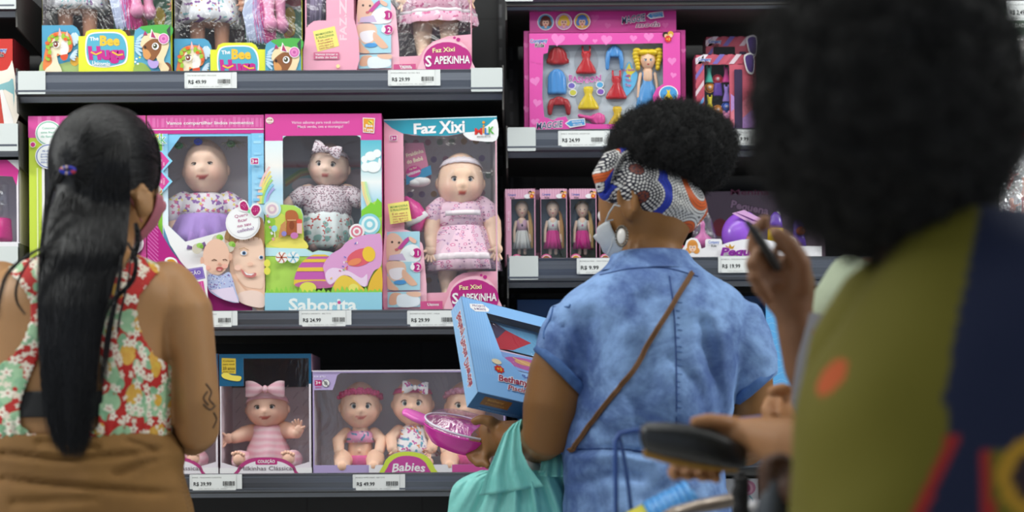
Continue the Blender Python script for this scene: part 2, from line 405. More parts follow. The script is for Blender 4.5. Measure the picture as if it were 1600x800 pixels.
for x0, y0, x1, y1, Y, l in ((28, 111, 71, 147, YT, 'blank white tag at the left end of the unicorn doll shelf'), (736, 106, 785, 143, YT, 'blank white tag at the right end of the top left shelf'),
        (793, 199, 837, 236, YT2, 'blank white tag at the left end of the fashion doll shelf'), (796, 400, 841, 437, YT2, 'blank white tag under the first small boxed doll'),
        (789, -30, 833, 2, YT2, 'blank white tag at the top edge above the fashion doll set'),
        (-20, -20, 25, 14, YT, 'blank white tag in the top left corner'), (-18, 193, 28, 236, YT, 'blank white tag under the red box at the far left'), (-18, 385, 28, 423, YT, 'blank white tag under the pink window box at the far left')):
    price_tag(x0, y0, x1, y1, '', '', Y, l, blank=True)
# ---------------------------------------------------------------- cartons
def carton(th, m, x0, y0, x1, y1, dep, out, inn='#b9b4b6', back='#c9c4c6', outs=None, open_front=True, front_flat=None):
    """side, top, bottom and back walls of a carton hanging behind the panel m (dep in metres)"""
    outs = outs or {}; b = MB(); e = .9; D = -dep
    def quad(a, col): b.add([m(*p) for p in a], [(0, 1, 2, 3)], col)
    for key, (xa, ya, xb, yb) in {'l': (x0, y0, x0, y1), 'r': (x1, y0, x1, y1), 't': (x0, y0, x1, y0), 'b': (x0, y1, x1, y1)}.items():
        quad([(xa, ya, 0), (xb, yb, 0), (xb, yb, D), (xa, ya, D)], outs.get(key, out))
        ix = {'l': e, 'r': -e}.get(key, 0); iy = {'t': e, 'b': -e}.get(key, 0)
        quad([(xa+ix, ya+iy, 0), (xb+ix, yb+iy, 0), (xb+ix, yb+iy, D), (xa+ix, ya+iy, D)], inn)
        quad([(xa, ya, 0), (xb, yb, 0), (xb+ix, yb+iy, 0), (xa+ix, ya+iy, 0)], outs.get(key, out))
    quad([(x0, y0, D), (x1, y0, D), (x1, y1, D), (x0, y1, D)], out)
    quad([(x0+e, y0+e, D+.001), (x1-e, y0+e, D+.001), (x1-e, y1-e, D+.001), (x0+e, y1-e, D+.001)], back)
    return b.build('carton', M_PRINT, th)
def front(m, x0, y0, x1, y1, col, holes=(), outline=None, inner='#aaa6a8'):
    a = Art(m); pts = outline or [(x0, y0), (x1, y0), (x1, y1), (x0, y1)]
    a.poly(pts, col, holes, base=0); a.poly(pts, inner, holes, base=-.0009)
    for lp in [pts]+list(holes):
        n = len(lp); a.add([m(x, y, d) for d in (0, -.0009) for x, y in lp], [(i, (i+1) % n, n+(i+1) % n, n+i) for i in range(n)], inner)
    return a
def film_pane(th, m, pts, d=-.0013, mat=None, name='clear_window'):
    a = Art(m); a.poly(pts, '#ffffff', base=d); return a.build(name, mat or M_FILM, th)
def carton_thing(name, m, x0, y0, x1, y1, dep, label, cat='doll box', group=None):
    c = (m((x0+x1)/2, y1, 0)+m((x0+x1)/2, y1, -dep))/2
    return thing(name, c, label, cat, group)
# ---------------------------------------------------------------- doll parts
def g3(d, c, s): return math.exp(-((d[0]-c[0])**2+(d[1]-c[1])**2+(d[2]-c[2])**2)/(2*s*s))
def baby_fn(d):
    x, y, z = d; k = 1.0
    k += .1*(g3(d, (.52, .72, -.42), .24)+g3(d, (-.52, .72, -.42), .24))
    k -= .09*(g3(d, (.36, .92, -.05), .13)+g3(d, (-.36, .92, -.05), .13))
    k += .05*(g3(d, (.35, .9, .18), .16)+g3(d, (-.35, .9, .18), .16))
    k += .17*g3(d, (0, .97, -.24), .085)-.05*g3(d, (0, .95, -.38), .06)
    k += .07*(g3(d, (0, .9, -.47), .09)+g3(d, (.1, .9, -.47), .07)+g3(d, (-.1, .9, -.47), .07))
    k += .1*g3(d, (0, .68, -.78), .16)
    w = 1-.1*max(0, z)**2+.05*math.exp(-((z+.35)/.3)**2)
    w *= 1-.25*max(0, -z-.55)
    return (x*k*w, y*k, z*k)
def bot(m, z): return (m(0, 0).z-z-.0006)/(m(0, 0).z-m(0, 1).z)
class Doll:
    def __init__(s, m, name, x, y, label, group=None, skin='#dea98a', cat='doll'):
        s.m = m; s.sc = (m(1, 0, 0)-m(0, 0, 0)).length; s.th = thing(name, m(x, y, 0), label, cat, group); s.b = MB(); s.skin = skin
        s.X = (m(1, 0, 0)-m(0, 0, 0)).normalized(); s.Z = Vector((0, 0, 1)); s.Y = (m(0, 0, 1)-m(0, 0, 0)).normalized()
    def p(s, x, y, d=0): return s.m(x, y, d*s.sc)
    def head(s, cx, cy, rx, ry, yaw=0, roll=0, pitch=0, d=0, eyes='#5a4030', eye=.13, lid=0, mouth='#c8766a', smile=0, white=True, lash=True, fn=baby_fn, eyx=.37, eyz=-.06, ears=True, blush='#e59a88', rd=1.05):
        R = Matrix.Rotation(roll, 3, 'Y') @ Matrix.Rotation(yaw, 3, 'Z') @ Matrix.Rotation(pitch, 3, 'X')
        def w(q):  # head local (x right, y forward, z up)
            q = R @ Vector(q); return s.p(cx+q.x*rx, cy-q.z*ry, d+q.y*rx*rd)
        s.hw = w; nu, nv = 56, 40; v = []; c = []; sk = lin(s.skin)
        for i in range(nv+1):
            th = PI*i/nv
            for j in range(nu):
                ph = 2*PI*j/nu; dd = (math.sin(th)*math.cos(ph), math.sin(th)*math.sin(ph), math.cos(th))
                v.append(w(fn(dd)))
                bl = .45*(g3(dd, (.52, .72, -.38), .2)+g3(dd, (-.52, .72, -.38), .2)); col = mixc(sk, blush, min(bl, 1))
                mz = dd[2]+.47-smile*dd[0]**2
                if dd[1] > 0 and (dd[0]/(.17+.3*smile))**2+(mz/.075)**2 < 1: col = lin(mouth)
                c.append(col)
        s.b.add(v, [(i*nu+j, (i+1)*nu+j, (i+1)*nu+(j+1) % nu, i*nu+(j+1) % nu) for i in range(nv) for j in range(nu)], c, True)
        if ears:
            for sg in (-1, 1):
                e = []; 
                for i in range(9):
                    th = PI*i/8
                    for j in range(12):
                        ph = 2*PI*j/12; e.append(w((sg*(.98+.13*math.sin(th)*math.cos(ph)), -.05+.12*math.sin(th)*math.sin(ph)*1.2, -.1+.2*math.cos(th))))
                s.b.add(e, [(i*12+j, (i+1)*12+j, (i+1)*12+(j+1) % 12, i*12+(j+1) % 12) for i in range(8) for j in range(12)], s.skin, True)
        s.eyes = []
        for sg in (-1, 1):
            dd = Vector((sg*eyx, 0, eyz)); dd.y = math.sqrt(max(0, 1-dd.x**2-dd.z**2)); q = Vector(fn(dd)); o = q-dd*eye*.55
            b = MB(); v = []; c = []
            for i in range(13):
                th = PI*i/12
                for j in range(18):
                    ph = 2*PI*j/18; u = Vector((math.sin(th)*math.cos(ph), math.cos(th), math.sin(th)*math.sin(ph)))
                    v.append(w(o+Vector((u.x*eye, u.y*eye, u.z*eye*(1-lid)))))
                    f = u.y
                    c.append(lin('#0c0a0a') if f > .93 else lin(eyes) if f > .74 else lin('#ece8e4' if white else s.skin))
            b.add(v, [(i*18+j, i*18+(j+1) % 18, (i+1)*18+(j+1) % 18, (i+1)*18+j) for i in range(12) for j in range(18)], c, True)
            if lash:
                pts = [w(q+Vector((sg*eye*math.sin(a)*1.0, eye*.32*math.cos(a)+.02, eye*(1-lid)*.85*math.cos(a)+.01))) for a in (-1.2, -.7, -.2, .3, .8, 1.2)]
                b.tube(pts, .018*rx*s.sc*1.3, '#3a2620', n=6)
            b.build('eye', M_PLASTIC, s.th)
    def limb(s, pts, rad, col=None, mb=None, n=12):
        (mb or s.b).tube([s.p(*p) for p in pts], [r*s.sc for r in rad], col or s.skin, n=n)
    def ball(s, c, r, col=None, mb=None):
        (mb or s.b).blob(s.p(*c), (r if isinstance(r, (int, float)) else 1), col or s.skin) if False else (mb or s.b).add(*s._ball(c, r, col))
    def _ball(s, c, r, col=None):
        if isinstance(r, (int, float)): r = (r, r, r)
        v = [s.p(c[0]+r[0]*math.sin(PI*i/12)*math.cos(2*PI*j/16), c[1]-r[2]*math.cos(PI*i/12), (c[2] if len(c) > 2 else 0)+r[1]*math.sin(PI*i/12)*math.sin(2*PI*j/16)) for i in range(13) for j in range(16)]
        return v, [(i*16+j, (i+1)*16+j, (i+1)*16+(j+1) % 16, i*16+(j+1) % 16) for i in range(12) for j in range(16)], col or s.skin, True
    def hand(s, x, y, d, r, ang, spread=1, mb=None):
        """chubby palm with four fingers and a thumb pointing along ang (0 = right, 90 = down)"""
        a = math.radians(ang); s.ball((x, y, d), (r, r*.6, r))
        for k, (o, L) in enumerate(((-28, .95), (-9, 1.1), (10, 1.05), (30, .85))):
            q = a+math.radians(o*spread); c, sn = math.cos(q), math.sin(q)
            s.limb([(x+c*r*.6, y+sn*r*.6, d), (x+c*r*1.3, y+sn*r*1.3, d+r*.15), (x+c*r*(1.25+L*.65), y+sn*r*(1.25+L*.65), d+r*.5)], [r*.27, r*.25, r*.2], n=8)
        q = a+math.radians(75*spread); c, sn = math.cos(q), math.sin(q)
        s.limb([(x+c*r*.3, y+sn*r*.3, d), (x+c*r*1.0, y+sn*r*1.0, d+r*.4), (x+c*r*1.35, y+sn*r*1.35, d+r*.7)], [r*.34, r*.28, r*.22], n=8)
    def cloth(s, name, rows, mat, pleat=0, n=64, col='#ffffff', cap=True, hem=0, seed=0):
        """rows: (y, cx, rx, rd[, pleat amount]) from top to bottom"""
        rings = []
        for r in rows:
            y, cx, rx, rd = r[:4]; pa = r[4] if len(r) > 4 else 0; q = []
            dd = r[5] if len(r) > 5 else 0
            for j in range(n):
                a = 2*PI*j/n; k = 1+pa*math.cos(pleat*a+seed)+pa*.5*math.cos(pleat*2.3*a+1+seed)
                q.append(s.p(cx+rx*k*math.cos(a), y+pa*hem*math.cos(pleat*a+seed)*10, dd+rd*k*math.sin(a)))
            rings.append(q)
        b = MB(); b.loft(rings, col, cap=cap); return b.build(name, mat, s.th)
    def finish(s, name='body'): return s.b.build(name, M_VINYL, s.th)
def bow(s, name, cx, cy, d, w, h, mat, col='#fff', rot=0, knot=None):
    b = MB()
    c, sn = math.cos(rot), math.sin(rot)
    def q(x, y, z): return s.p(cx+x*c-y*sn, cy+x*sn+y*c, d+z)
    for sg in (-1, 1):
        rings = []
        for i in range(9):
            t = i/8; hh = h*(.16+.84*math.sin(min(t*1.25, 1)*PI/2))*(1 if t < .9 else .93); th = w*.12*math.sin(t*PI)**.6+.4
            rings.append([q(sg*w*(.06+.94*t), hh/2*math.sin(a), th*math.cos(a)*(1+.3*math.cos(3*a))) for a in [2*PI*j/14 for j in range(14)]])
        b.loft(rings, col)
    b.add(*s._ball((cx, cy, d+1.5), (w*.13, w*.15, h*.22), knot or col)); return b.build(name, mat, s.th)
def headband(s, name, pts, w, mat, col='#fff', frill=0):
    """pts in head local coords direction (x, z) across the front, drawn slightly off the head"""
    b = MB(); n = 29; top = []; bot = []
    for i in range(n):
        a = -100+200*i/(n-1); a = math.radians(a); f = frill*math.sin(i*2.2)
        z0 = pts(a)
        for z, L in ((z0+w+f, top), (z0-w-f*.6, bot)):
            r = math.sqrt(max(0.02, 1-z*z)); q = Vector((math.sin(a)*r, math.cos(a)*r, z))*(1.045+abs(f)*.5); q.x *= 1-.1*max(0, z)**2; L.append(s.hw(q))
    inn = []
    b.add(top+bot, [(i, i+1, n+i+1, n+i) for i in range(n-1)], col, True)
    o = b.build(name, mat, s.th); md = o.modifiers.new('thick', 'SOLIDIFY'); md.thickness = .0012; return o
# patterned doll fabrics
def m_floral(name, base, layers, rough=.8, fold=0):
    t = NT(name); c = lin(base); v = t.flat()
    for (col, scale, rad, petals, dens, amp, seed) in layers:
        m, cs, dist = t.flower(v, scale, rad, petals, dens, amp, seed=seed); c = t.mix(m, c, lin(col))
    t.bump(t.noise(500, 2), .2, .001); return t.base(c, rough)
MF_BUTTER = m_floral('butterfly_print', '#ecebee', [('#8a4f9a', 60, .22, 2, .5, .6, 0), ('#7cc0c4', 85, .2, 2, .35, .5, 3.1), ('#d9a24a', 100, .15, 5, .2, .3, 5.7)])
MF_BLOTCH = m_floral('watercolour_print', '#e6dfe4', [('#9467ad', 75, .33, 3, .45, .35, 0), ('#d9749c', 80, .3, 4, .4, .3, 2.2), ('#e8d46a', 90, .24, 3, .3, .3, 4.4)])
MF_DITSY = m_floral('ditsy_print', '#ecdde2', [('#7c5565', 190, .3, 2, .7, .75, 0), ('#c78f9e', 210, .2, 1, .5, .6, 1.3)])
MF_ROSE = m_floral('rose_print', '#e3e9e7', [('#c4463c', 70, .25, 3, .42, .7, 0), ('#8fb8b0', 60, .35, 1, .35, .8, 2.9), ('#b05a52', 110, .18, 4, .35, .6, 6.1)])
MF_PINK = m_floral('pink_heart_print', '#ecc9d9', [('#d66ba0', 110, .34, 5, .45, .15, 0), ('#f3dde6', 110, .18, 5, .45, .1, 0), ('#8a5c84', 130, .18, 3, .3, .3, 3.3), ('#c9a0c4', 120, .25, 4, .35, .3, 7.7)])
MF_UNI = m_floral('rainbow_print', '#eab5ca', [('#d0709a', 70, .25, 2, .5, .6, 0), ('#f4d7e2', 60, .35, 3, .45, .4, 2.9), ('#c9618f', 120, .15, 5, .4, .3, 6.1)])
MF_PARTY = m_floral('confetti_print', '#ece6e6', [('#d0559a', 75, .3, 3, .42, .6, 0), ('#5ea3b8', 70, .3, 2, .4, .5, 2.9), ('#e0925a', 80, .28, 3, .35, .4, 6.1), ('#8a6fb0', 120, .2, 3, .3, .5, 8.1)])
t = NT('pink_stripes'); w_ = t.n('ShaderNodeTexWave', {'Vector': t.coord(), 'Scale': 22, 'Distortion': 2.5, 'Detail': 1}, bands_direction='Z')
M_STRIPE = t.base(t.mix(w_.outputs[0], lin('#efb3c1'), lin('#f6d3d9')), .8)
def m_cloth(name, col, rough=.75, **k): return m_plain(name, col, rough, .08, 60, .2, 300, **k)
M_LILAC = m_cloth('lilac_cotton', '#a988cc'); M_HOT = m_cloth('hot_pink_cotton', '#d83c8c'); M_TULLE = m_cloth('white_tulle', '#dfdfda', .6); M_FUCH = m_cloth('fuchsia_tulle', '#cf1f86', .6)
M_SATIN = m_plain('white_satin', '#eadde2', .35)
M_ROSEB = m_cloth('rose_fabric', '#d8447e')
WHITE = '#f3f1f1'
# ================================================================ BOX: laughing doll (sky blue)
def butterfly(a, x, y, s, col, rot=0):
    for sg in (-1, 1):
        a.ell(x+sg*s*.75, y-s*.2, s*.8, s*.55, WHITE, rot+sg*.5); a.ell(x+sg*s*.75, y-s*.2, s*.62, s*.4, col, rot+sg*.5)
    a.ell(x, y+s*.1, s*.2, s*.35, '#7ec8a0', rot)
m = panel(321, 330, YB); X0, Y0, X1, Y1 = 230.5, 180, 413, bot(m, ZB)
th = carton_thing('doll_box', m, X0, Y0, X1, Y1, .13, 'sky blue and magenta window box with a laughing doll and a printed girl', group='large doll boxes on the middle shelf')
carton(th, m, X0, Y0, X1, Y1, .13, '#c23a8c', '#e8e4e8', '#f4f0f4')
win = [(283, 213), (388, 213), (388, 352), (290, 378), (263, 352), (263, 240)]
a = front(m, X0, Y0, X1, Y1, '#84c8ee', [win])
a.rect(X0, Y0, X1, 209, '#d957a0'); a.L -= 0
random.seed(3)
for i in range(26): 
    x = 232+i*7; a.rect(x, 183+random.random()*3, x+random.choice((3, 5)), 199, '#e070b0')
    if i: a.L -= 1
a.L += 1
a.line([(X0, 202.3), (X1, 202.3)], 1.2, WHITE); a.rect(X0, 203.5, X1, 209, '#c9378e')
a.text('Vamos compartilhar lindos momentos', 329, 192, 5.2, WHITE, w=136, off=.02)
a.grad(254, 209, 263, 352, [(0, '#84c8ee'), (.5, '#bfe3f6'), (1, '#eef6fa')])
a.poly([(243, 209), (254, 209), (254, 352), (254, 372), (243, 345)], '#8ad03c'); a.line([(255.2, 209), (255.2, 370)], 1.1, WHITE)
a.grad(394, 209, X1, 360, [(0, '#84c8ee'), (.55, '#9ed4f0'), (1, '#d8ecf6')])
for i in range(14): a.rect(395+random.random()*12, 212+i*9, 399+random.random()*12, 216+i*9, mixc('#84c8ee', '#a8dcf4', random.random()))
# white lower field
a.poly([(255.5, 352), (263, 352), (290, 378), (388, 352), (388, 345), (X1, 345), (X1, Y1), (393, Y1), (330, 455), (300, 430), (282, 408), (266, 382)], '#f1f1f1')
a.poly([(X0, 322), (238, 330), (247, 352), (257, 372), (270, 394), (290, 419), (312, 440), (345, 461), (394, 481), (394, Y1), (X0, Y1)], '#b51f80')
for i in range(15):
    y = 330+i*6.2; a.line([(X0+.5, y-9), (248, y+8.5)], 1.5, '#d36ab0')
    a.L -= 1
a.L += 1
# hex flags
for cy in (252, 284):
    h = 14; a.poly([(243, cy-h-2), (256, cy-h-2), (271, cy), (256, cy+h+2), (243, cy+h+2)], '#8fd4f2'); a.poly([(243, cy-h), (254, cy-h), (266, cy), (254, cy+h), (243, cy+h)], '#d94a9b')
a.text('só', 253, 251, 3, WHITE, rot=-PI/2); a.text('seu', 257, 257, 3, WHITE, rot=-PI/2)
for i, s in enumerate(('NO', 'SEU', 'COLO')): a.text(s, 249.5+i*4, 284, 2.6, WHITE, rot=-PI/2)
a.ell(250.5, 299, 5, 5, WHITE); a.ell(250.5, 299, 4.2, 4.2, '#c98a2c'); a.line([(248, 301.5), (253, 296.5)], 1.2, WHITE)
a.text('M', 246, 216, 9, '#e6c53a', halo=WHITE, hw=.09); a.text('i', 251.5, 214, 10, '#3fa9d8', halo=WHITE, hw=.09); a.text('L', 251, 220, 9, '#7ac143', halo=WHITE, hw=.09); a.text('K', 257.5, 220, 10, '#3fae6a', halo=WHITE, hw=.09)
a.line([(240, 228.5), (259, 228.5)], .8, '#345')
a.rr(393, 248.5, 406, 259, 1.5, WHITE); a.rr(394, 249.4, 405, 258, 1, '#c0357f'); a.text('3+', 399.5, 253.8, 6, WHITE, w=9.5, off=.03)
# printed girl
a.poly(smooth([(352, 370), (365, 355), (385, 345), (405, 352), (413, 365), (413, 481), (396, 481), (372, 470), (362, 440), (358, 400)]), '#efc6ab')
a.poly(smooth([(352, 372), (362, 350), (385, 336), (406, 340), (413, 350), (413, 392), (405, 384), (385, 378), (372, 388), (364, 392), (360, 380)]), '#b98e62')
a.poly(smooth([(364, 392), (378, 374), (400, 372), (412, 384), (412, 446), (400, 452), (380, 446), (368, 425)]), '#f5d2bb')
for i in range(7): a.line(smooth([(366+i*6, 350+i % 2*3), (362+i*7, 364), (358+i*8, 382-i)], 3, False), 1.0, ('#a5784c', '#cda679')[i % 2])
a.ell(382, 397, 5.2, 3.6, WHITE); a.ell(382.5, 397, 3, 3, '#5d7fa8'); a.ell(382.5, 397, 1.4, 1.4, '#181818')
a.ell(409, 404, 3.8, 3.4, WHITE); a.ell(409.5, 404, 2.8, 2.8, '#5d7fa8'); a.ell(409.5, 404, 1.3, 1.3, '#181818')
a.line([(375, 391), (383, 389), (390, 393)], 1.1, '#b98e62'); a.ell(392, 414, 4.4, 2.6, '#f2c6ae'); 
a.poly(smooth([(378, 422), (388, 429), (401, 428), (399, 434), (388, 435), (381, 430)]), '#cf7a78'); a.poly([(382, 425.5), (389, 429.5), (399, 429), (394, 432), (386, 431)], WHITE)
a.ell(373, 420, 5, 4, '#f6cbb8')
a.poly(smooth([(363, 433), (378, 448), (388, 462), (382, 465), (370, 462), (362, 452)]), '#f2cdb4')
a.poly(smooth([(374, 460), (395, 455), (413, 462), (413, 481), (393, 480), (375, 472)]), '#f4d9cd')
# printed doll
for x, y in ((314, 385), (345, 372), (364, 383)):
    a.ell(x-4, y+5, 8, 8, '#cfc7b4'); a.ell(x, y, 5, 4, '#9dcc5e'); a.ell(x+3, y+2, 3, 3, '#7db040')
a.ell(340, 403, 21, 28, '#edc3ab'); a.ell(318, 409, 3, 6, '#e3b198'); a.ell(362, 403, 3, 6, '#e3b198')
a.ell(326, 420, 5, 3.5, '#f0b4a2'); a.ell(353, 418, 5, 3.5, '#f0b4a2')
a.line([(333, 409), (337, 407), (341, 409)], 1.4, '#6b4a38'); a.line([(350, 408), (354, 407), (357, 409)], 1.4, '#6b4a38'); a.ell(345, 414, 2.6, 1.8, '#dca28a')
a.ell(345, 422, 5.4, 3.5, '#b85a58'); a.ell(345, 423.5, 3, 1.5, '#e8a0a0')
a.poly(smooth([(329, 430), (345, 433), (360, 427), (366, 440), (370, 455), (374, 474), (352, 470), (330, 457), (326, 440)]), '#b9c3e6')
for i in range(60): a.ell(328+random.random()*38, 431+random.random()*24, .9, .9, random.choice(('#6f86c8', '#e8eaf6', '#9a74b8'))); a.L -= 1
a.L += 1
a.poly([(330, 455), (366, 450), (375, 475), (352, 470)], '#e6d7ee')
# round badge
a.ell(382, 351, 27, 26, WHITE); a.ell(383, 350.5, 25.3, 24.3, '#d9d9da'); a.ell(382, 350, 24.3, 23.3, '#f7f7f7')
for i, (s, w) in enumerate((('Quero', 21), ('ficar', 15), ('no seu', 21), ('colinho!', 26))): a.text(s, 379.5+i*2.2, 343+i*7.4-4, 5, '#b3237c' if i < 3 else '#7d3a8e', w=w, rot=-.2, off=.006)
a.poly(smooth([(377, 331), (376, 320), (384, 315), (390, 321), (393, 332), (386, 334)]), WHITE); a.poly(smooth([(379, 329), (378, 321), (384, 317.5), (388.5, 322), (391, 331), (386, 332)]), '#b8246f')
a.poly(smooth([(393, 332), (398, 322), (407, 322), (411, 330), (408, 338), (400, 342)]), WHITE); a.poly(smooth([(395, 332), (399, 324.5), (406, 324.5), (409, 330), (406, 336.5), (400, 340)]), '#b8246f')
for i in range(9): a.ell(380+random.random()*8, 320+random.random()*9, .6, .6, '#e88abc'); a.ell(398+random.random()*9, 326+random.random()*9, .6, .6, '#e88abc')
a.ell(392.5, 333.5, 2.3, 3, '#8fd49a')
# collection label
a.poly(smooth([(261, 410), (264, 405), (272, 404), (280, 409), (281, 420), (274, 429), (266, 426), (263, 418)]), WHITE); a.poly(smooth([(265, 409), (272, 407), (278, 411), (278, 420), (273, 426), (267, 423), (269, 417)]), '#d89a2c'); a.ell(267, 416, 2.8, 5, '#f0e2c8')
a.poly([(256, 432), (320, 414), (325, 417), (328, 472), (322, 474), (258, 474)], WHITE); a.poly([(272, 426), (320, 419), (324, 437), (276, 447)], '#7e63b8')
a.line([(290, 424.5), (319, 420.5), (322, 436), (300, 440)], .6, '#cfc4ea'); a.text('COLEÇÃO', 299, 430, 5.4, WHITE, w=36, rot=-.15, off=.02, sp=1.1); a.poly([(262, 452), (321, 441), (325, 470), (262, 472)], '#d8439a'); a.line([(318, 443), (322, 468)], .6, '#f3b0d8')
a.build('printed_front', M_PRINT, th); film_pane(th, m, win)
md = panel(321, 330, YB+.062)
D = Doll(md, 'baby_doll', 322, 400, 'laughing bald baby doll with a blue hair tuft in the sky blue box', group='baby dolls in window boxes', skin='#f4cdb4')
D.head(322, 263, 34, 45, eyes='#4a3a36', eye=.12, lid=.62, mouth='#b0504c', smile=.35, roll=-.03, pitch=.1)
for x, y, c, cc, s in ((315, 224, '#d8c49a', '#2a3fc4', 6), (285, 230, '#b8a57e', '#2e7d3a', 7), (366, 228, '#a39a72', '#5d7a4e', 9)):
    h = MB(); random.seed(int(x))
    for k in range(26):
        q = random.uniform(0, 6.28); L = random.uniform(.7, 1.3)*s*2; h.tube([D.p(x, y+3, 18), D.p(x+math.cos(q)*L*.5, y-abs(math.sin(q))*L*.35, 18+math.sin(q)*4), D.p(x+math.cos(q)*L, y+math.sin(q)*L*.45, 18)], [.0007, .0006, .0003], c, n=5)
    h.build('hair_tuft', M_HAIRV, D.th)
    tp = MB()
    for k in range(9): tp.add(*D._ball((x+4*math.cos(k*.7), y+2+3*math.sin(k*.7), 26), (3, 3, 2.6), cc))
    tp.build('hair_tie', M_CLOTH, D.th)
for sg in (-1, 1):
    D.limb([(322+sg*38, 318, 0), (322+sg*50, 345, 8), (322+sg*48, 372, 20)], [13, 11, 9]); D.hand(322+sg*46, 380, 24, 8, 100)
D.limb([(322, 312, 0), (322, 380, 0)], [16, 24])
D.finish()
D.cloth('bodice', [(302, 322, 20, 16), (306, 322, 32, 24), (318, 322, 42, 29), (330, 322, 43, 31), (340, 322, 42, 33)], MF_BLOTCH, 14)
for sg in (-1, 1):
    b = MB(); b.tube([D.p(322+sg*34, 314, 2), D.p(322+sg*48, 326, 5), D.p(322+sg*53, 340, 8)], [15*D.sc, 18*D.sc, 15*D.sc], '#fff', n=20); b.build('sleeve', MF_BLOTCH, D.th)
D.cloth('skirt', [(337, 322, 41, 33, .0), (345, 322, 48, 38, .03), (365, 322, 58, 44, .05), (395, 322, 66, 50, .07)], M_LILAC, 17, hem=.3)
# ================================================================ BOX: meadow and doughnut
m = panel(506, 330, YB); X0, Y0, X1, Y1 = 415, 178, 597, bot(m, ZB)
th = carton_thing('doll_box', m, X0, Y0, X1, Y1, .13, 'window box printed with a rainbow meadow and a pink doughnut', group='large doll boxes on the middle shelf')
carton(th, m, X0, Y0, X1, Y1, .13, '#d0408e', '#a9a3a8', '#8f8a8e')
win = [(448, 212), (558, 212), (563, 214.5), (564.5, 219), (564.5, 350), (557, 353), (551, 360), (546, 372), (541, 383), (538, 393), (528, 397), (514, 393), (497, 391), (488, 394), (479, 388), (474, 374), (474, 358), (474, 336), (471, 327), (462, 321), (442.5, 319), (442.5, 218), (444, 214)]
a = front(m, X0, Y0, X1, Y1, '#cfe9f2', [win])
a.rect(X0, Y0, X1, 212, '#d8489c'); a.rect(X0, 212, 442.5, 220, '#d8489c'); a.L -= 1; a.rect(564.5, 212, X1, 220, '#d8489c')
a.text('Vários sabores para você colecionar!', 501.5, 191, 4.2, '#f5d9ea', w=90, off=.015); a.text('Maçã verde, uva e morango!', 501.5, 197.6, 4.2, '#f5d9ea', w=71, off=.015)
a.ell(422.5, 188, 6, 5.2, '#efe3da'); a.text('+24', 422.5, 187, 3, '#a33', w=8, off=.03); a.text('meses', 422.5, 191, 1.6, '#a33', w=8)
a.poly([(568, 184.5), (587, 185.5), (585.5, 209), (568, 207.5)], WHITE); a.poly([(569, 185.7), (585.8, 186.6), (584.4, 207.7), (569, 206.4)], '#e39a2e'); a.ell(580, 192, 4, 3.5, '#e6d85a'); a.line([(577, 190), (582, 194)], 1.2, '#4a3a20')
a.text('Bee', 578, 197, 4.5, WHITE, w=11, off=.04); a.text('Toys', 576.5, 203, 5, WHITE, w=14, off=.04)
# left strip sky, rainbow
a.grad(X0, 220, 442.5, 330, [(0, '#dff0f4'), (.35, '#f3f0ea'), (.7, '#b5dcf0'), (1, '#d2ecf4')])
for r, c in ((62, '#f2c6c2'), (58, '#f0d48a'), (54, '#e8e57a'), (50, '#a9d878'), (45, '#8ecbe8'), (40, '#a9a6dc')):
    a.line([(450-r*.62+i*1.2*0+(1-math.cos(math.radians(8*i)))*r*.9-8, 318-math.sin(math.radians(8*i))*r*1.25*(r/62)) for i in range(7) if 450-r*.62+(1-math.cos(math.radians(8*i)))*r*.9-8 < 441], 3.4, c)
a.grad(564.5, 220, X1, 350, [(0, '#5fbccf'), (.25, '#8ed3dd'), (.5, '#f2f6f4'), (.75, '#a9daee'), (1, '#c4e6ef')])
for x, y, r in ((570, 250, 7), (580, 245, 9), (590, 241, 8), (594, 256, 10), (572, 262, 9), (584, 262, 11)): a.ell(x, y, min(r, X1-x-.5, x-565), r*.8, '#f4f7f6')
for i, c in enumerate(('#f4d7a0', '#e5e99a', '#bfe6b4')): a.line([(566+i*3, 285), (569+i*3.4, 305), (576+i*3.4, 325)], 3, c)
# meadow
G = [(X0, 330), (430, 322), (442.5, 320), (460, 321.5), (470, 327), (473.5, 336), (473.5, 374), (479, 388.5), (488, 395), (497, 392), (514, 394), (528, 398), (538.5, 394), (541.5, 384), (547, 372), (552, 360), (558, 353.5), (565, 350.5), (565, 330), (575, 322), (590, 314), (X1, 318), (X1, 459), (X0, 459)]
a.poly(G, '#b4dd60')
a.poly([(565, 330), (576, 322), (580, 317), (586, 321), (590, 311), (X1, 318), (X1, 340), (565, 345)], '#86cf3c')
a.poly(smooth([(X0, 345), (432, 332), (448, 338), (462, 345), (473, 350), (473, 386), (450, 392), (430, 388), (X0, 384)]), '#d9e562')
a.poly(smooth([(420, 380), (445, 368), (473.5, 374), (480, 389), (440, 388)]), '#efe36a')
a.poly([(X0, 387), (478, 389), (488, 395.5), (497, 392.5), (514, 394.5), (528, 398.5), (545, 384), (548, 400), (480, 401), (X0, 400)], '#bfe5ee')
a.poly([(X0, 336), (424, 333), (431, 345), (427, 372), (X0, 384)], '#a4d64a')
for cx, cy, r, cs in ((426, 327, 14, ('#c4dfe8', '#efe9e6', '#d8b8c8', '#eedfd8')), (578, 352, 17, ('#8fd0dd', '#e8f4f4', '#8fd0dd', '#e8f4f4')), (558, 363, 12, ('#f2eeee', '#dd7f92', '#f2eeee', '#dd7f92'))):
    for k, c in enumerate(cs): a.ell(cx, cy, min(r*(1-k*.24), 597-cx), r*(1-k*.24), c)
for i in range(5): a.line([(418+i*2.2, 340+i*9-4), (420+i*2.2, 344+i*9-4)], 3.4, ('#e59aa8', WHITE)[i % 2])
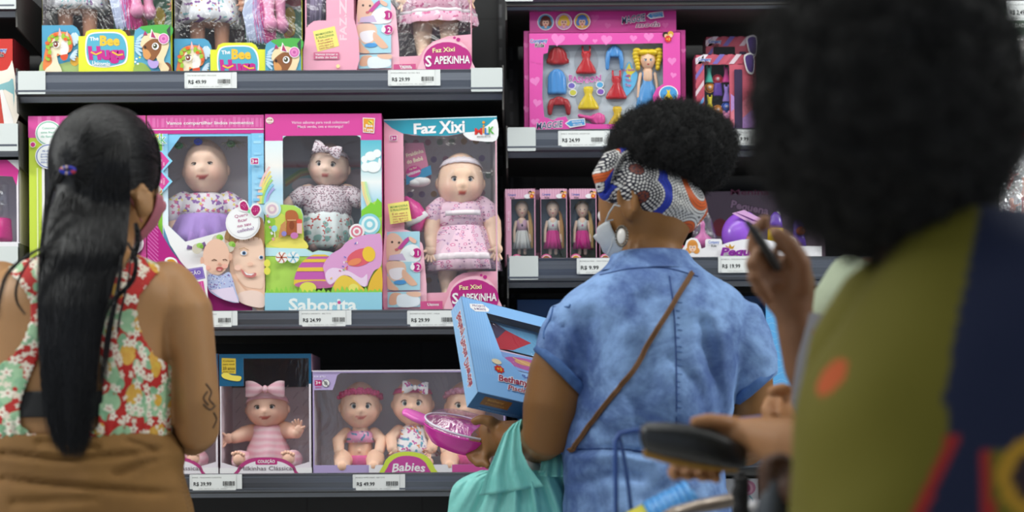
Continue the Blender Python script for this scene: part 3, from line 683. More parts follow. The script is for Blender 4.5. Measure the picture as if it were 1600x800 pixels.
a.poly(smooth([(447, 340), (448, 332), (455, 329), (463, 331), (467, 338), (466, 345), (450, 346)]), '#b5673a'); a.poly([(449, 345), (465, 344), (467, 368), (448, 368)], '#a85a34'); a.ell(457, 353, 4, 7, '#8a4526'); a.line([(450, 345), (464, 345)], 2, '#d8a070')
a.poly([(440, 352), (448, 345), (448, 370), (436, 372)], '#c98f5a'); a.ell(469, 347, 4.5, 4, '#dd5a4c'); a.rect(465, 350, 473, 366, '#e9b6b0'); a.ell(445, 366, 4, 4, '#9086c8'); a.ell(461, 369, 6, 5, '#c979b4'); a.ell(430, 358, 4.5, 5, '#96cfe0'); a.line([(430, 362), (431, 372)], .8, '#fff')
for x, c in ((441, '#c0562c'), (459, '#7fc4de')):
    a.ell(x, 403, 9.5, 9, '#f0efec')
    for k in range(6): q = k*PI/3; a.line([(x, 403), (x+8*math.cos(q), 403+8*math.sin(q)), (x+8.6*math.cos(q+.25), 403+8.6*math.sin(q+.25))], 1.6, c); a.L -= 1
    a.L += 1
for y in (412, 424): a.ell(418.5, y, 5, 6, '#e8e25a')
# striped egg
def clipell(cx, cy, rx, ry, y0, y1, col, bend=0):
    n = 12; R = []; Lf = []
    for i in range(n+1):
        y = y0+(y1-y0)*i/n; w = rx*math.sqrt(max(0, 1-((y-cy)/ry)**2)); R.append((cx+w, y)); Lf.append((cx-w, y))
    a.poly(R+Lf[::-1], col)
clipell(500, 446, 40, 48, 399, 446, '#c55fb0')
for y0, y1 in ((399, 402), (406, 411), (419, 425), (438, 446)): clipell(500, 446, 40, 48, y0, y1, '#e8c445')
a.ell(495, 446, 34, 6, '#c06a9c')
# doughnut
a.poly(smooth([(508, 428), (506, 416), (517, 400), (533, 390), (545, 378), (566, 370), (585, 368), (596.5, 371), (596.5, 415), (585, 425), (577, 440), (573, 449), (562, 446), (548, 434), (535, 433), (523, 443), (516, 446), (510, 440)], 5), '#dda0d0')
a.poly(smooth([(509, 430), (520, 420), (545, 425), (565, 436), (574, 430), (572, 449), (560, 445), (547, 433), (535, 432), (523, 442), (515, 445)], 4), '#ecd3ea')
a.ell(564, 404, 22, 13, '#e0606c', -.35); a.ell(577, 399, 10, 12, '#eec53c', -.2); a.ell(555, 411, 11, 5, '#e88a5c', -.3)
for i in range(46):
    x, y = random.uniform(513, 592), random.uniform(376, 440)
    if ((x-564)/25)**2+((y-404)/16)**2 < 1 or y > 370+(600-x)*.9 or y < 408-(x-508)*.6: continue
    q = random.random()*3; a.line([(x, y), (x+3.4*math.cos(q), y+3.4*math.sin(q))], 1.5, random.choice(('#d04a78', '#e8c040', '#5a6fc0', '#f4f0f0', '#7cb85c'))); a.L -= 1
a.L += 1
a.poly(smooth([(523, 459), (524, 443), (535, 432), (550, 436), (566, 450), (568, 459)], 4), '#e8c84a'); a.poly(smooth([(576, 459), (580, 438), (590, 424), (596.5, 421), (596.5, 459)], 4), '#e6b93c')
a.ell(482, 451, 13, 9, '#dfe05a'); a.ell(553, 452, 8, 7, '#e8e070')
a.poly([(X0, 459)]+[(X0+i*3.64+(0 if i % 2 else .8), 459-(random.uniform(4, 13) if i % 2 else random.uniform(0, 3))) for i in range(1, 50)]+[(X1, 459)], '#8fd04c')
a.rect(X0, 458.5, X1, Y1, '#94cde0')
a.text('Saborita', 505, 477, 20, '#eef5f2', w=106, off=.05); a.ell(530.5, 474, 2.6, 2.6, '#cf4f90')
a.build('printed_front', M_PRINT, th); film_pane(th, m, win)
bk = Art(panel(506, 330, YB+.118)); bk.grad(440, 200, 568, 400, [(0, '#c4c0c4'), (.25, '#d4ced2'), (.3, '#c8787c'), (.32, '#9ac4c4'), (1, '#cfe0e4')]); 
for k, c in enumerate(('#c9a07c', '#cfc97a', '#9cc07c')): bk.line([(446, 290-k*4), (470, 268-k*4+6), (500, 262-k*4+6)], 4, c)
bk.ell(560, 280, 20, 16, '#d8ccd0'); bk.ell(478, 290, 22, 12, '#dcd0d4'); bk.build('printed_backing', M_PRINT, th)
md = panel(506, 330, YB+.06)
D = Doll(md, 'baby_doll', 512, 394, 'baby doll with a white floral bow headband and rose print skirt in the meadow box', group='baby dolls in window boxes', skin='#f5d2bc')
D.head(515, 260, 31, 36, eyes='#4c4140', eye=.145, lid=.05, mouth='#c86a62', roll=.08, yaw=.08)
headband(D, 'headband', lambda q: .42+.1*math.cos(q), .1, MF_DITSY)
for sg in (-1, 1):
    D.limb([(512+sg*30, 300, 0), (512+sg*46, 309, 6), (512+sg*62, 322, 10)], [13, 12, 9]); D.hand(512+sg*66, 326, 12, 8, 90+sg*-50)
    D.limb([(512+sg*17, 370, 4), (512+sg*20, 388, 10), (512+sg*20, 390, 24)], [13, 11, 9], '#8a6a62')
D.limb([(512, 304, 0), (512, 365, 0)], [14, 24])
D.finish()
bow(D, 'bow', 516, 240, 38, 22, 20, MF_DITSY, rot=.3)
b = MB(); b.loft([[D.p(512+rx*math.cos(q), y, rd*math.sin(q)) for q in [2*PI*j/40 for j in range(40)]] for y, rx, rd in ((290, 16, 16), (294, 26, 22), (300, 36, 26), (312, 40, 29), (326, 38, 30), (340, 36, 31))], '#fff')
for sg in (-1, 1): b.tube([D.p(512+sg*26, 302, 2), D.p(512+sg*38, 306, 4), D.p(512+sg*48, 313, 6)], [13*D.sc, 15*D.sc, 14*D.sc], '#fff', n=20)
b.build('blouse', MF_DITSY, D.th)
D.cloth('skirt', [(334, 512, 34, 30, .01), (342, 512, 38, 34, .03), (362, 512, 42, 37, .05), (386, 512, 40, 36, .06), (391, 512, 34, 32, .05)], MF_ROSE, 11, hem=.2)
# ================================================================ BOX: pink and teal, turned a little
m = panel(688, 330, YB+.006, yaw=math.radians(-7)); X0, Y0, X1, Y1 = 599, 184, 778, bot(m, ZB)
def art_sapekinha(a, dx, dy, full=True):
    """logo block shared by both boxes of this range"""
    q = lambda pts: [(x+dx, y+dy) for x, y in pts]
    a.poly(smooth(q([(697, 491), (700, 462), (708, 446), (722, 437), (742, 433), (760, 438), (772, 450), (778, 468), (778, 491)])), '#f3bccb')
    a.ell(738+dx, 465+dy, 36, 27, '#b8257f'); a.ell(720+dx, 470+dy, 16, 20, '#b8257f'); a.ell(760+dx, 468+dy, 18, 22, '#b8257f')
    a.ell(751+dx, 432+dy, 2.2, 2, '#b8257f'); a.ell(757+dx, 435+dy, 3.3, 3, '#b8257f')
    a.text('Faz Xixi', 734+dx, 450+dy, 7, '#f5eeb0', w=35, off=.03, rot=-.04); a.text('S', 710+dx, 467+dy, 17, WHITE, w=10, off=.04); a.text('APEKiNHA', 747+dx, 466+dy, 12, WHITE, w=56, off=.04)
    a.rr(655+dx, 471+dy, 690+dx, 491+dy, 1, '#d0558a'); a.text('Uamos', 675+dx, 476+dy, 4.4, WHITE, w=18, off=.04)
def art_steps(a, dx, dy, rows):
    for (y0, y1, n) in rows:
        y0 += dy; y1 += dy; x0, x1 = 603+dx, 655+dx
        a.rect(x0, y0, x1, y1, '#a9d4e2'); f = (y1-y0)/46
        if n == 0:
            a.poly(smooth([(x0, y0+8*f), (x0+12, y0+2*f), (x0+24, y0+12*f), (x0+26, y0+28*f), (x0+16, y1-4), (x0, y1-2)]), '#e9bfa9'); a.ell(x0+8, y0+16*f, 1.8, 1.8, '#4a3a3a'); a.ell(x0+19, y0+17*f, 1.8, 1.8, '#4a3a3a'); a.ell(x0+15, y0+28*f, 3, 2, '#cc6a70')
            a.poly([(x0+16, y0+26*f), (x0+28, y0+12*f), (x0+34, y0+8*f), (x0+35, y0+14*f), (x0+22, y0+28*f)], '#c04a96'); a.poly(smooth([(x0+24, y0+28*f), (x0+40, y0+20*f), (x0+52, y0+28*f), (x0+50, y1), (x0+20, y1)]), '#e8eef0'); a.poly([(x0+4, y1-9), (x0+24, y1-12), (x0+30, y1-1), (x0+2, y1-1)], '#cbb4d4')
            a.poly(smooth([(x0+36, y0+8*f), (x0+46, y0+14*f), (x0+44, y0+19*f), (x0+36, y0+14*f)]), '#e9b7a0')
        if n == 1:
            a.poly(smooth([(x0, y0), (x0+24, y0), (x0+30, y0+12*f), (x0+24, y0+28*f), (x0+8, y0+30*f), (x0, y0+16*f)]), '#eac3ab'); a.poly(smooth([(x0+4, y0+12*f), (x0+26, y0+10*f), (x0+24, y0+24*f), (x0+14, y0+29*f), (x0+5, y0+24*f)]), '#eeeaf0')
            a.poly(smooth([(x0+25, y0+12*f), (x0+36, y0+22*f), (x0+46, y0+34*f), (x0+46, y0+38*f), (x0+36, y0+38*f), (x0+24, y0+24*f)]), '#e5b79c'); a.poly(smooth([(x0, y0+22*f), (x0+8, y0+34*f), (x0+18, y1-1), (x0+4, y1-1), (x0, y1-6)]), '#e5b79c'); a.ell(x0+20, y0+33*f, 10, 3.5, '#4f9ad8')
        if n == 2:
            a.poly(smooth([(x0+6, y0+3), (x0+20, y0+2), (x0+24, y0+10), (x0+12, y1-4), (x0+2, y1-6)]), '#e2ae92'); a.poly(smooth([(x0+16, y0+6), (x0+34, y0+4), (x0+50, y0+10), (x0+48, y1-2), (x0+18, y1-1)]), '#e4ecf2'); a.poly(smooth([(x0+30, y0+1), (x0+51, y0+1), (x0+51, y0+8), (x0+36, y0+7)]), '#e9bda4')
        if n < 2:
            cx, cy = x1-5, y0+(34 if n == 0 else 9)*f; a.ell(cx, cy, 8.2, 8.2, '#f2b9cd'); a.ell(cx, cy, 7.2, 7.2, '#b8257f'); a.text(str(n+1), cx+2, cy, 8, WHITE, off=.02); a.ell(cx-7, cy, 3.4, 4.6, WHITE); a.ell(cx-7, cy-5.5, 1.4, 1.8, WHITE)
th = carton_thing('doll_box', m, X0, Y0, X1, Y1, .125, 'pink window box with a teal header reading Faz Xixi, turned slightly', group='large doll boxes on the middle shelf')
carton(th, m, X0, Y0, X1, Y1, .125, '#e9e6e8', '#cfc9cd', '#c4c0c4', outs={'l': '#e29bb2', 't': '#e8eaec', 'b': '#e29bb2'})
win = [(630, 207), (648, 210.5), (700, 213), (726, 209.5), (729, 215), (736, 220.5), (745, 222), (776, 222), (777, 300), (777, 430), (776, 425.5), (741, 425.5), (724, 427), (712, 433), (702, 443), (696, 457), (661, 457.5), (661, 395), (655, 376), (645, 363), (631, 358)]
win = [(630, 207), (648, 210.5), (700, 213), (726, 209.5), (729, 215), (736, 220.5), (745, 222), (775.5, 222), (775.5, 425.5), (741, 425.5), (724, 427), (712, 433), (702, 443), (696, 457), (661, 457.5), (661, 395), (655, 376), (645, 363), (631, 358)]
a = front(m, X0, Y0, X1, Y1, '#efacc0', [win])
a.poly([(X0, Y0), (X1, Y0), (X1, 190), (768, 198), (750, 206), (726, 209.3), (700, 212.5), (660, 211.5), (629, 206.8), (612, 198), (601, 188.5), (X0, 187)], '#2f9db4')
a.poly(smooth([(725, 209), (745, 207), (762, 199), (777.5, 189), (777.5, 221.5), (745, 221.5), (733, 218)], 4), '#f2f2f2'); a.line([(X0, 185), (X1, 185)], 1.5, '#dff0f4')
a.text('Faz', 664.5, 199.5, 16, WHITE, w=36, off=.06, rot=-.02); a.text('Xixi', 707, 198.5, 19, WHITE, w=41, off=.06, rot=-.02)
a.text('M', 749, 207, 10, '#d8352c', w=12, off=.06); a.text('i', 757, 203, 14, '#e89a2c', w=3, off=.05); a.ell(757, 193.5, 2.2, 2.2, '#e89a2c'); a.text('L', 762, 207, 10, '#2f7cc4', w=7, off=.06); a.text('K', 769, 206, 11, '#5bb347', w=9, off=.06); a.text('BRINQUEDOS', 757, 215.5, 2.2, '#444', w=21, off=.03)
a.rr(608, 209.5, 620, 218.5, 1, WHITE); a.rr(608.8, 210.2, 619.2, 217.8, .8, '#b8257f'); a.text('3+', 614, 214, 5, WHITE, w=8, off=.03)
a.poly(smooth([(X0, 365), (605, 361), (625, 357), (645, 363), (655, 376), (661, 395), (661, 491), (X0, 491)], 4), '#f3bccb')
art_steps(a, 0, 0, [(361, 407, 0), (408.5, 453, 1), (455.5, 479.5, 2)]); art_sapekinha(a, 0, 0)
a.poly([(604, 318), (637, 314), (642, 345), (608, 350)], '#f0e27a'); a.text('MAMADEIRA', 622, 322, 3.6, '#7a9a52', w=28, rot=-.1, off=.02); a.text('E FRALDINHA', 622.5, 327, 3.6, '#7a9a52', w=28, rot=-.1, off=.02)
for i, s in enumerate(('É só usar a', 'mamadeira', 'com água e o', 'bebê faz xixi!')): a.text(s, 623+i*.5, 333+i*4, 2.6, '#b03a5a', w=24, rot=-.1, off=.015)
a.build('printed_front', M_PRINT, th); film_pane(th, m, win, mat=M_FILMW)
# side face art
sd = MB(); 
for i in range(9): sd.add([m(778.15, 207+i*3, -.03-.006*math.sin(i)), m(778.15, 207+i*3, -.075), m(778.15, 210+i*3, -.075), m(778.15, 210+i*3, -.03-.006*math.sin(i))], [(0, 1, 2, 3)], ('#8a4a6a', '#b06a8a')[i % 2])
sd.build('printed_side', M_PRINT, th)
mb_ = panel(688, 330, YB+.12, yaw=math.radians(-7)); bk = Art(mb_); bk.rect(603, 205, 772, 480, '#f0ecee')
random.seed(11)
for r in range(9):
    for k in range(9): bk.ell(612+k*19+(r % 2)*9, 222+r*27, 5, 5, random.choice(('#b09ac4', '#c9a06a', '#8fc0c4', '#d8a0b4', '#a8bcae')), n=14); bk.L -= 1
bk.L += 1; bk.build('printed_backing', M_PRINT, th)
md = panel(688, 330, YB+.055, yaw=math.radians(-7))
D = Doll(md, 'baby_doll', 720, 480, 'baby doll with a white frilled headband and pink print dress in the pink box', group='baby dolls in window boxes', skin='#f4ceb2')
D.head(720, 284, 36, 44, eyes='#3e4a55', eye=.13, lid=.2, mouth='#bd6258', roll=.03)
headband(D, 'headband', lambda q: .5+.12*math.cos(q), .1, M_SATIN, frill=.02)
for sg in (-1, 1):
    D.limb([(722+sg*38, 330, 0), (722+sg*47, 352, 6), (722+sg*49, 372, 12), (722+sg*50, 388, 20)], [14, 14, 12, 9]); D.hand(722+sg*52, 394, 24, 9, 95)
    D.limb([(722+sg*22, 410, 0), (722+sg*24, 432, 6), (722+sg*22, 455, 10), (722+sg*24, 470, 22)], [17, 15, 12, 11])
D.limb([(721, 330, 0), (721, 400, 0)], [15, 25]); D.finish()
D.cloth('bodice', [(315, 721, 22, 18), (320, 721, 36, 26), (330, 721, 41, 30), (345, 721, 38, 31), (358, 721, 36, 32)], MF_PINK)
for sg in (-1, 1):
    b = MB(); b.tube([D.p(721+sg*32, 322, 2), D.p(721+sg*42, 332, 4), D.p(721+sg*44, 344, 6)], [14*D.sc, 16*D.sc, 13*D.sc], '#fff', n=20); b.build('sleeve', MF_PINK, D.th)
D.cloth('skirt', [(356, 721, 36, 32, .0), (364, 721, 42, 36, .03), (385, 721, 50, 42, .05), (405, 721, 56, 46, .055), (425, 721, 60, 50, .06)], MF_PINK, 14, hem=.3)
D.cloth('ribbon', [(400, 721, 55.5, 46, .055), (401, 721, 56.5, 46.8, .055), (409, 721, 58.6, 48.6, .056), (410, 721, 57, 47, .056)], M_SATIN, 14, cap=False)
b = MB(); b.loft([[D.p(693+55*t, 334+dy, 31+6*math.sin(PI*t)+dz) for dy, dz in ((0, 0), (0, 1.5), (8, 1.5), (8, 0))] for t in [i/10 for i in range(11)]], '#fff'); b.build('chest_ribbon', M_SATIN, D.th)
# accessories inside this box: nappy pack and pink bottle
A = Doll(md, 'nappy_pack', 655, 290, 'printed pack with a folded white nappy hanging in the pink box', cat='toy nappy pack')
w_ = Art(panel(688, 330, YB+.03, yaw=math.radians(-7))); w_.poly([(632, 222), (662, 222), (672, 272), (636, 284), (631, 276)], '#c7718f')
w_.text('Fraldinha', 648, 238, 6, '#f4e8c4', w=28, rot=-.25, off=.03); w_.text('do Bebê', 648, 249, 6.5, '#f4e8c4', w=26, rot=-.22, off=.03); w_.poly([(634, 272), (673, 258), (675, 272), (634, 288)], '#2f86b0'); w_.ell(646, 267, 12, 9, '#c02a80', -.2); w_.text('SAPEKINHA', 646, 269, 4, WHITE, w=22, rot=-.3, off=.03); w_.text('Faz Xixi', 645, 262, 2.6, '#f4e8c4', w=12, rot=-.3, off=.02)
w_.poly([(632, 222), (662, 222), (672, 272), (636, 284), (631, 276)], '#ddd', base=-.003); w_.build('card', M_PRINT, A.th)
b = MB(); b.add(*A._ball((655, 285, 14), (17, 8, 8), '#ece8e6')); b.add(*A._ball((648, 287, 16), (12, 6, 6), '#f0eeec')); b.build('nappy', M_CLOTH, A.th)
A = Doll(md, 'toy_bottle', 650, 365, 'bright pink toy feeding bottle tied inside the pink box', cat='toy bottle')
b = MB(); b.tube([A.p(634, 312, 8), A.p(645, 325, 10), A.p(652, 340, 12), A.p(650, 356, 12)], [6*A.sc, 12*A.sc, 16*A.sc, 10*A.sc], '#e8459c', n=20); b.build('bottle', M_PLASTIC, A.th)
b = MB(); b.tube([A.p(634, 352, 22), A.p(652, 345, 26), A.p(664, 336, 22)], [(5*A.sc, 1.5*A.sc)]*3, '#eceaea', n=10); b.build('tie_band', M_CLOTH, A.th)
# ================================================================ BOX behind the woman's head (pink and lime)
m = panel(137, 330, YB); X0, Y0, X1, Y1 = 45, 181, 228.5, bot(m, ZB)
th = carton_thing('doll_box', m, X0, Y0, X1, Y1, .13, 'pink and lime doll box mostly hidden behind the dark-haired head', group='large doll boxes on the middle shelf')
carton(th, m, X0, Y0, X1, Y1, .13, '#c9d64a', '#b8b2b6', '#a9a4a6')
win = [(70, 262), (200, 262), (200, 400), (70, 400)]
a = front(m, X0, Y0, X1, Y1, '#c4d848', [win])
a.rect(X0, Y0, X1, 215, '#d9529e')
for i in range(12): a.rect(60+i*14, 181.5, 66+i*14, 214, '#e274b2'); a.L -= 1
a.L += 1
a.rect(200, 215, X1, 410, '#d9529e'); a.rect(66, 262, 70, 400, '#e8e4e4'); a.rect(58, 262, 60, 400, '#e4ecb0')
for cy, c, lines in ((208, '#7cc0a4', ('Colecione', 'este fruto', 'da família')), (244, '#6a7cb8', ('São', 'gostosinhas', 'brilhantes', 'você e suas', 'filhinhas'))):
    a.ell(77, cy, 21, 20, WHITE); a.ell(77, cy, 19.5, 18.5, c); a.ell(77, cy, 17.8, 16.8, '#eef0ee')
    for i, s in enumerate(lines): a.text(s, 77, cy-10+i*(6.5 if len(lines) == 3 else 4.4)+2, 3.6 if len(lines) == 3 else 2.8, c, w=24 if i else 20)
a.ell(53, 226, 4.5, 4.5, WHITE); a.ell(53, 226, 3.6, 3.6, '#c9357f'); a.ell(208, 381, 17, 17, '#f1e3ea'); a.text('Com', 210, 376, 4, '#a060a0'); a.text('perfume', 212, 383, 3.6, '#a060a0'); a.rect(214, 400, X1, Y1, '#c43a8c')
for k in range(14): a.ell(204+k % 5*5, 352+k//5*6, 2, 2, '#eeb4d4'); a.L -= 1
a.L += 1; a.build('printed_front', M_PRINT, th); film_pane(th, m, win)
md = panel(137, 330, YB+.06)
D = Doll(md, 'baby_doll', 130, 420, 'blond baby doll in the lime box behind the dark-haired woman', group='baby dolls in window boxes'); D.head(130, 310, 33, 38)
hh = MB(); random.seed(5)
for k in range(260):
    q = random.uniform(0, 2*PI); z = random.uniform(-.2, .95); r = math.sqrt(1-z*z)
    if math.sin(q)*r > .55 and z < .5: continue
    p0 = Vector((math.cos(q)*r, math.sin(q)*r, z)); hh.tube([D.hw(p0*1.0), D.hw(p0*1.12-Vector((0, 0, .1))), D.hw(Vector((p0.x*1.15, p0.y*1.1, z-.5)))], [.0018, .0016, .0006], '#b08a52', n=5)
hh.build('hair', M_HAIRV, D.th); D.limb([(130, 355, 0), (130, 400, 0)], [16, 26]); D.finish(); D.cloth('dress', [(345, 130, 22, 18), (355, 130, 38, 28), (380, 130, 44, 34), (410, 130, 54, 40)], MF_PINK)
# ================================================================ top shelf: two unicorn doll boxes
def unicorn_box(x0, x1, dy, label, full):
    m = panel((x0+x1)/2, 40, YB); Y0, Y1 = -178+dy, bot(m, ZA); w = x1-x0; sx = (x1-x0)/204.; ox = x0
    q = lambda x, y: (ox+(x-66)*sx, y+dy)
    Q = lambda pts: [q(*p) for p in pts]
    th = carton_thing('doll_box', m, x0, Y0, x1, Y1, .13, label, group='unicorn doll boxes on the top shelf')
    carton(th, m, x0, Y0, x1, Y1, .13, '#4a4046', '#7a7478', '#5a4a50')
    top = [(66, 39), (115, 39), (121, 43), (125, 50), (126, 58), (134, 58), (137, 51), (145, 47.5), (190, 47.5), (197, 52), (201, 58), (212, 58), (213, 50), (222, 44), (268, 42), (268, -170), (68.5, -170)]
    win = Q([(67, -168), (268.6, -168), (268.6, 42.5), (222, 44), (213, 50), (211.5, 58), (200, 57.5), (196, 51), (188, 47.5), (144, 47.5), (137, 51), (134, 58), (126, 58), (124, 49), (120, 42.5), (114, 39), (67, 39)])
    a = front(m, x0, Y0, x1, Y1, '#e2e63a', [win])
    def P_(pts, c): a.poly(Q(pts), c)
    def E(x, y, rx, ry, c, r=0): a.ell(*q(x, y), rx*sx, ry, c, r)
    def Lc(pts, wd, c): a.line(Q(pts), wd, c)
    # left picture
    P_([(66, 39), (114, 39), (120, 42.5), (124, 49), (126, 58), (124, 121), (66, 121)], '#4f9ec2')
    P_(smooth([(66, 95), (90, 100), (110, 96), (124, 104), (124, 121), (66, 121)], 3), '#a8c078')
    E(96, 55, 16, 8, '#3f86ac'); E(117, 95, 7, 8, '#e8b040')
    for i in range(5): E(112+i*2.4, 60-abs(2-i)*3+4, 2.6, 8, '#cfe4f4', .5-i*.25); E(118-i, 80+i*3, 5, 1.8, '#cfe4f4', i*.3-.6)
    P_(smooth([(73, 72), (78, 56), (92, 50), (108, 52), (114, 64), (113, 78), (104, 84), (90, 88), (84, 100), (70, 110), (68, 98)], 4), '#e9854a')
    P_(smooth([(84, 62), (96, 55), (106, 62), (109, 74), (106, 84), (98, 87), (90, 84), (92, 98), (97, 110), (95, 121), (70, 121), (72, 108), (82, 98), (80, 80)], 4), '#f1e3c4')
    P_(smooth([(98, 64), (107, 70), (106, 84), (99, 87), (95, 80)], 3), '#f6efe8'); P_([(92, 57), (94, 43), (98, 56)], '#e9b8b8'); P_([(103, 56), (106, 48), (109, 58)], '#e9b8a8')
    for x, y in ((78, 62), (84, 57), (90, 60), (100, 57), (106, 60), (82, 70), (76, 74), (79, 82), (110, 68), (76, 92)): E(x, y, 4.4, 2.8, '#9ac23c', x*.3)
    for x, y in ((75, 68), (88, 55), (104, 62), (112, 73), (78, 88)): E(x, y, 3, 2.6, '#e0602c')
    E(89.5, 70.5, 5, 5, WHITE, .3); E(89, 70.5, 3.6, 3.9, '#7a3422'); E(88.5, 69.5, 1.3, 1.3, '#fff'); Lc([(84, 68), (88, 65.5), (94, 67)], 1.1, '#30201c')
    P_(smooth([(96, 88), (103, 86), (108, 86), (106, 94), (99, 95)], 3), '#d9502c')
    # logo
    a.L += 1; P_([(124.5, 58), (211.5, 58), (211.5, 121), (124.5, 121)], '#e2e63a'); P_([(134, 59), (137, 51), (145, 47.5), (190, 47.5), (197, 52), (201, 59)], '#e2e63a')
    cx, cy = 167.5, 80
    for r, c in ((0, WHITE), (2, '#58afc8')):
        P_(smooth([(135+r, 80), (137+r, 60+r), (146, 53+r), (167, 51.5+r), (187, 53+r), (198-r, 62+r), (201.5-r, 80), (199-r, 98-r), (188, 104-r), (167, 107-r), (146, 105-r), (138+r, 98-r)], 5), c)
    T = lambda s, x, y, h, c, w, **k: a.text(s, *q(x, y), h, c, w=w*sx, **k)
    T('The', 149, 62, 6, WHITE, 14, off=.05, rot=-.08); T('Bee', 173.5, 65, 15, '#eec23c', 31, off=.09)
    T('Hugs', 168, 84, 19, '#c52a8c', 58, off=.12, shear=-.1)
    Lc([(144, 83), (152, 87), (161, 83)], 2.4, '#eec23c'); Lc([(177, 83), (186, 88), (194, 87)], 2.4, '#eec23c'); T('Unicornio', 160, 101, 6.5, WHITE, 28, off=.05, rot=.06)
    # right picture
    P_([(211.5, 58), (213, 50), (222, 44), (268, 42), (268, 121), (211.5, 121)], '#5aa8c4'); P_(smooth([(222, 44), (268, 42), (268, 60), (244, 62), (230, 52)], 3), '#4fae4c'); P_([(262, 50), (268, 42), (268, 70)], '#3a4a48')
    P_(smooth([(212, 104), (222, 100), (232, 106), (240, 121), (212, 121)], 3), '#9cb85a'); E(262, 112, 8, 12, '#7a4a34')
    for i in range(6): E(221-i*.6, 60+i*5, 7, 2, '#b8d8f2', -.6+i*.28)
    P_(smooth([(222, 75), (226, 60), (240, 54), (256, 58), (266, 70), (262, 86), (258, 98), (266, 110), (258, 118), (250, 108), (246, 92), (236, 80)], 4), '#f0d8ae')
    P_(smooth([(228, 72), (240, 64), (252, 66), (254, 78), (248, 90), (240, 98), (232, 95), (228, 88), (224, 80)], 4), '#8f5a34'); P_(smooth([(226, 78), (234, 82), (238, 90), (232, 96), (226, 90)], 3), '#d99a5c')
    P_([(236, 62), (239, 48), (248, 64)], WHITE); P_([(238, 61), (240, 51), (246, 63)], '#b0356a'); P_([(226, 58), (229, 51), (233, 58)], '#b0356a')
    E(245, 75.5, 5.4, 5.6, WHITE); E(244.5, 75, 3.4, 3.8, '#4a4a2c'); E(243.6, 74, 1.2, 1.2, '#fff'); E(229, 77, 1.6, 2.6, '#2c2420')
    E(258, 64, 8.6, 8.6, WHITE); E(258, 64, 7.6, 7.6, '#d673b4'); E(258, 64, 5, 5, '#e58cc4'); E(258, 64, 2.4, 2.4, '#c45aa0')
    P_(smooth([(234, 96), (242, 99), (250, 99), (248, 108), (240, 110), (234, 104)], 3), '#b9a2dc')
    for x, y in ((216, 95), (221, 93), (214, 100), (218, 103)): E(x, y, 1.6, 1.4, random.choice((WHITE, '#e6e24a')))
    a.build('printed_front', M_PRINT, th); film_pane(th, m, win, mat=M_FILMW)
    bk = Art(panel((x0+x1)/2, 40, YB+.118)); bk.rect(x0+2, -170, x0+w*.6, 110, '#6a4048'); bk.rect(x0+w*.55, -170, x1-2, 110, '#58a078')
    for k in range(7): bk.ell(x0+w*.62+random.random()*w*.33, 15+random.random()*40, 6, 8, random.choice(('#d0402c', '#e07a3c', '#3f9c44', '#c93a4c')))
    if full:
        bk.poly([(x0+w*.78, -30), (x1-2, -30), (x1-2, 14), (x1-14, 16), (x0+w*.84, 8)], '#e6e2e0'); bk.poly([(x0+w*.8, -34), (x1-2, -34), (x1-2, 10), (x1-14, 12), (x0+w*.86, 5)], '#c42f48')
    bk.rect(x0+w*.72, 14, x0+w*.8, 50, '#b8483c'); bk.ell(x0+w*.9, 28, 9, 16, '#e8c838'); bk.ell(x0+w*.9, 46, 9, 12, '#e8c838'); bk.ell(x0+w*.9, 50, 5, 7, '#c08a5c'); bk.build('printed_backing', M_PRINT, th)
    return m
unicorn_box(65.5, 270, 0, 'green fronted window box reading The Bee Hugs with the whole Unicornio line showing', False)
unicorn_box(272, 473, 21, 'green fronted window box reading The Bee Hugs, its logo cut off by the shelf rail', True)
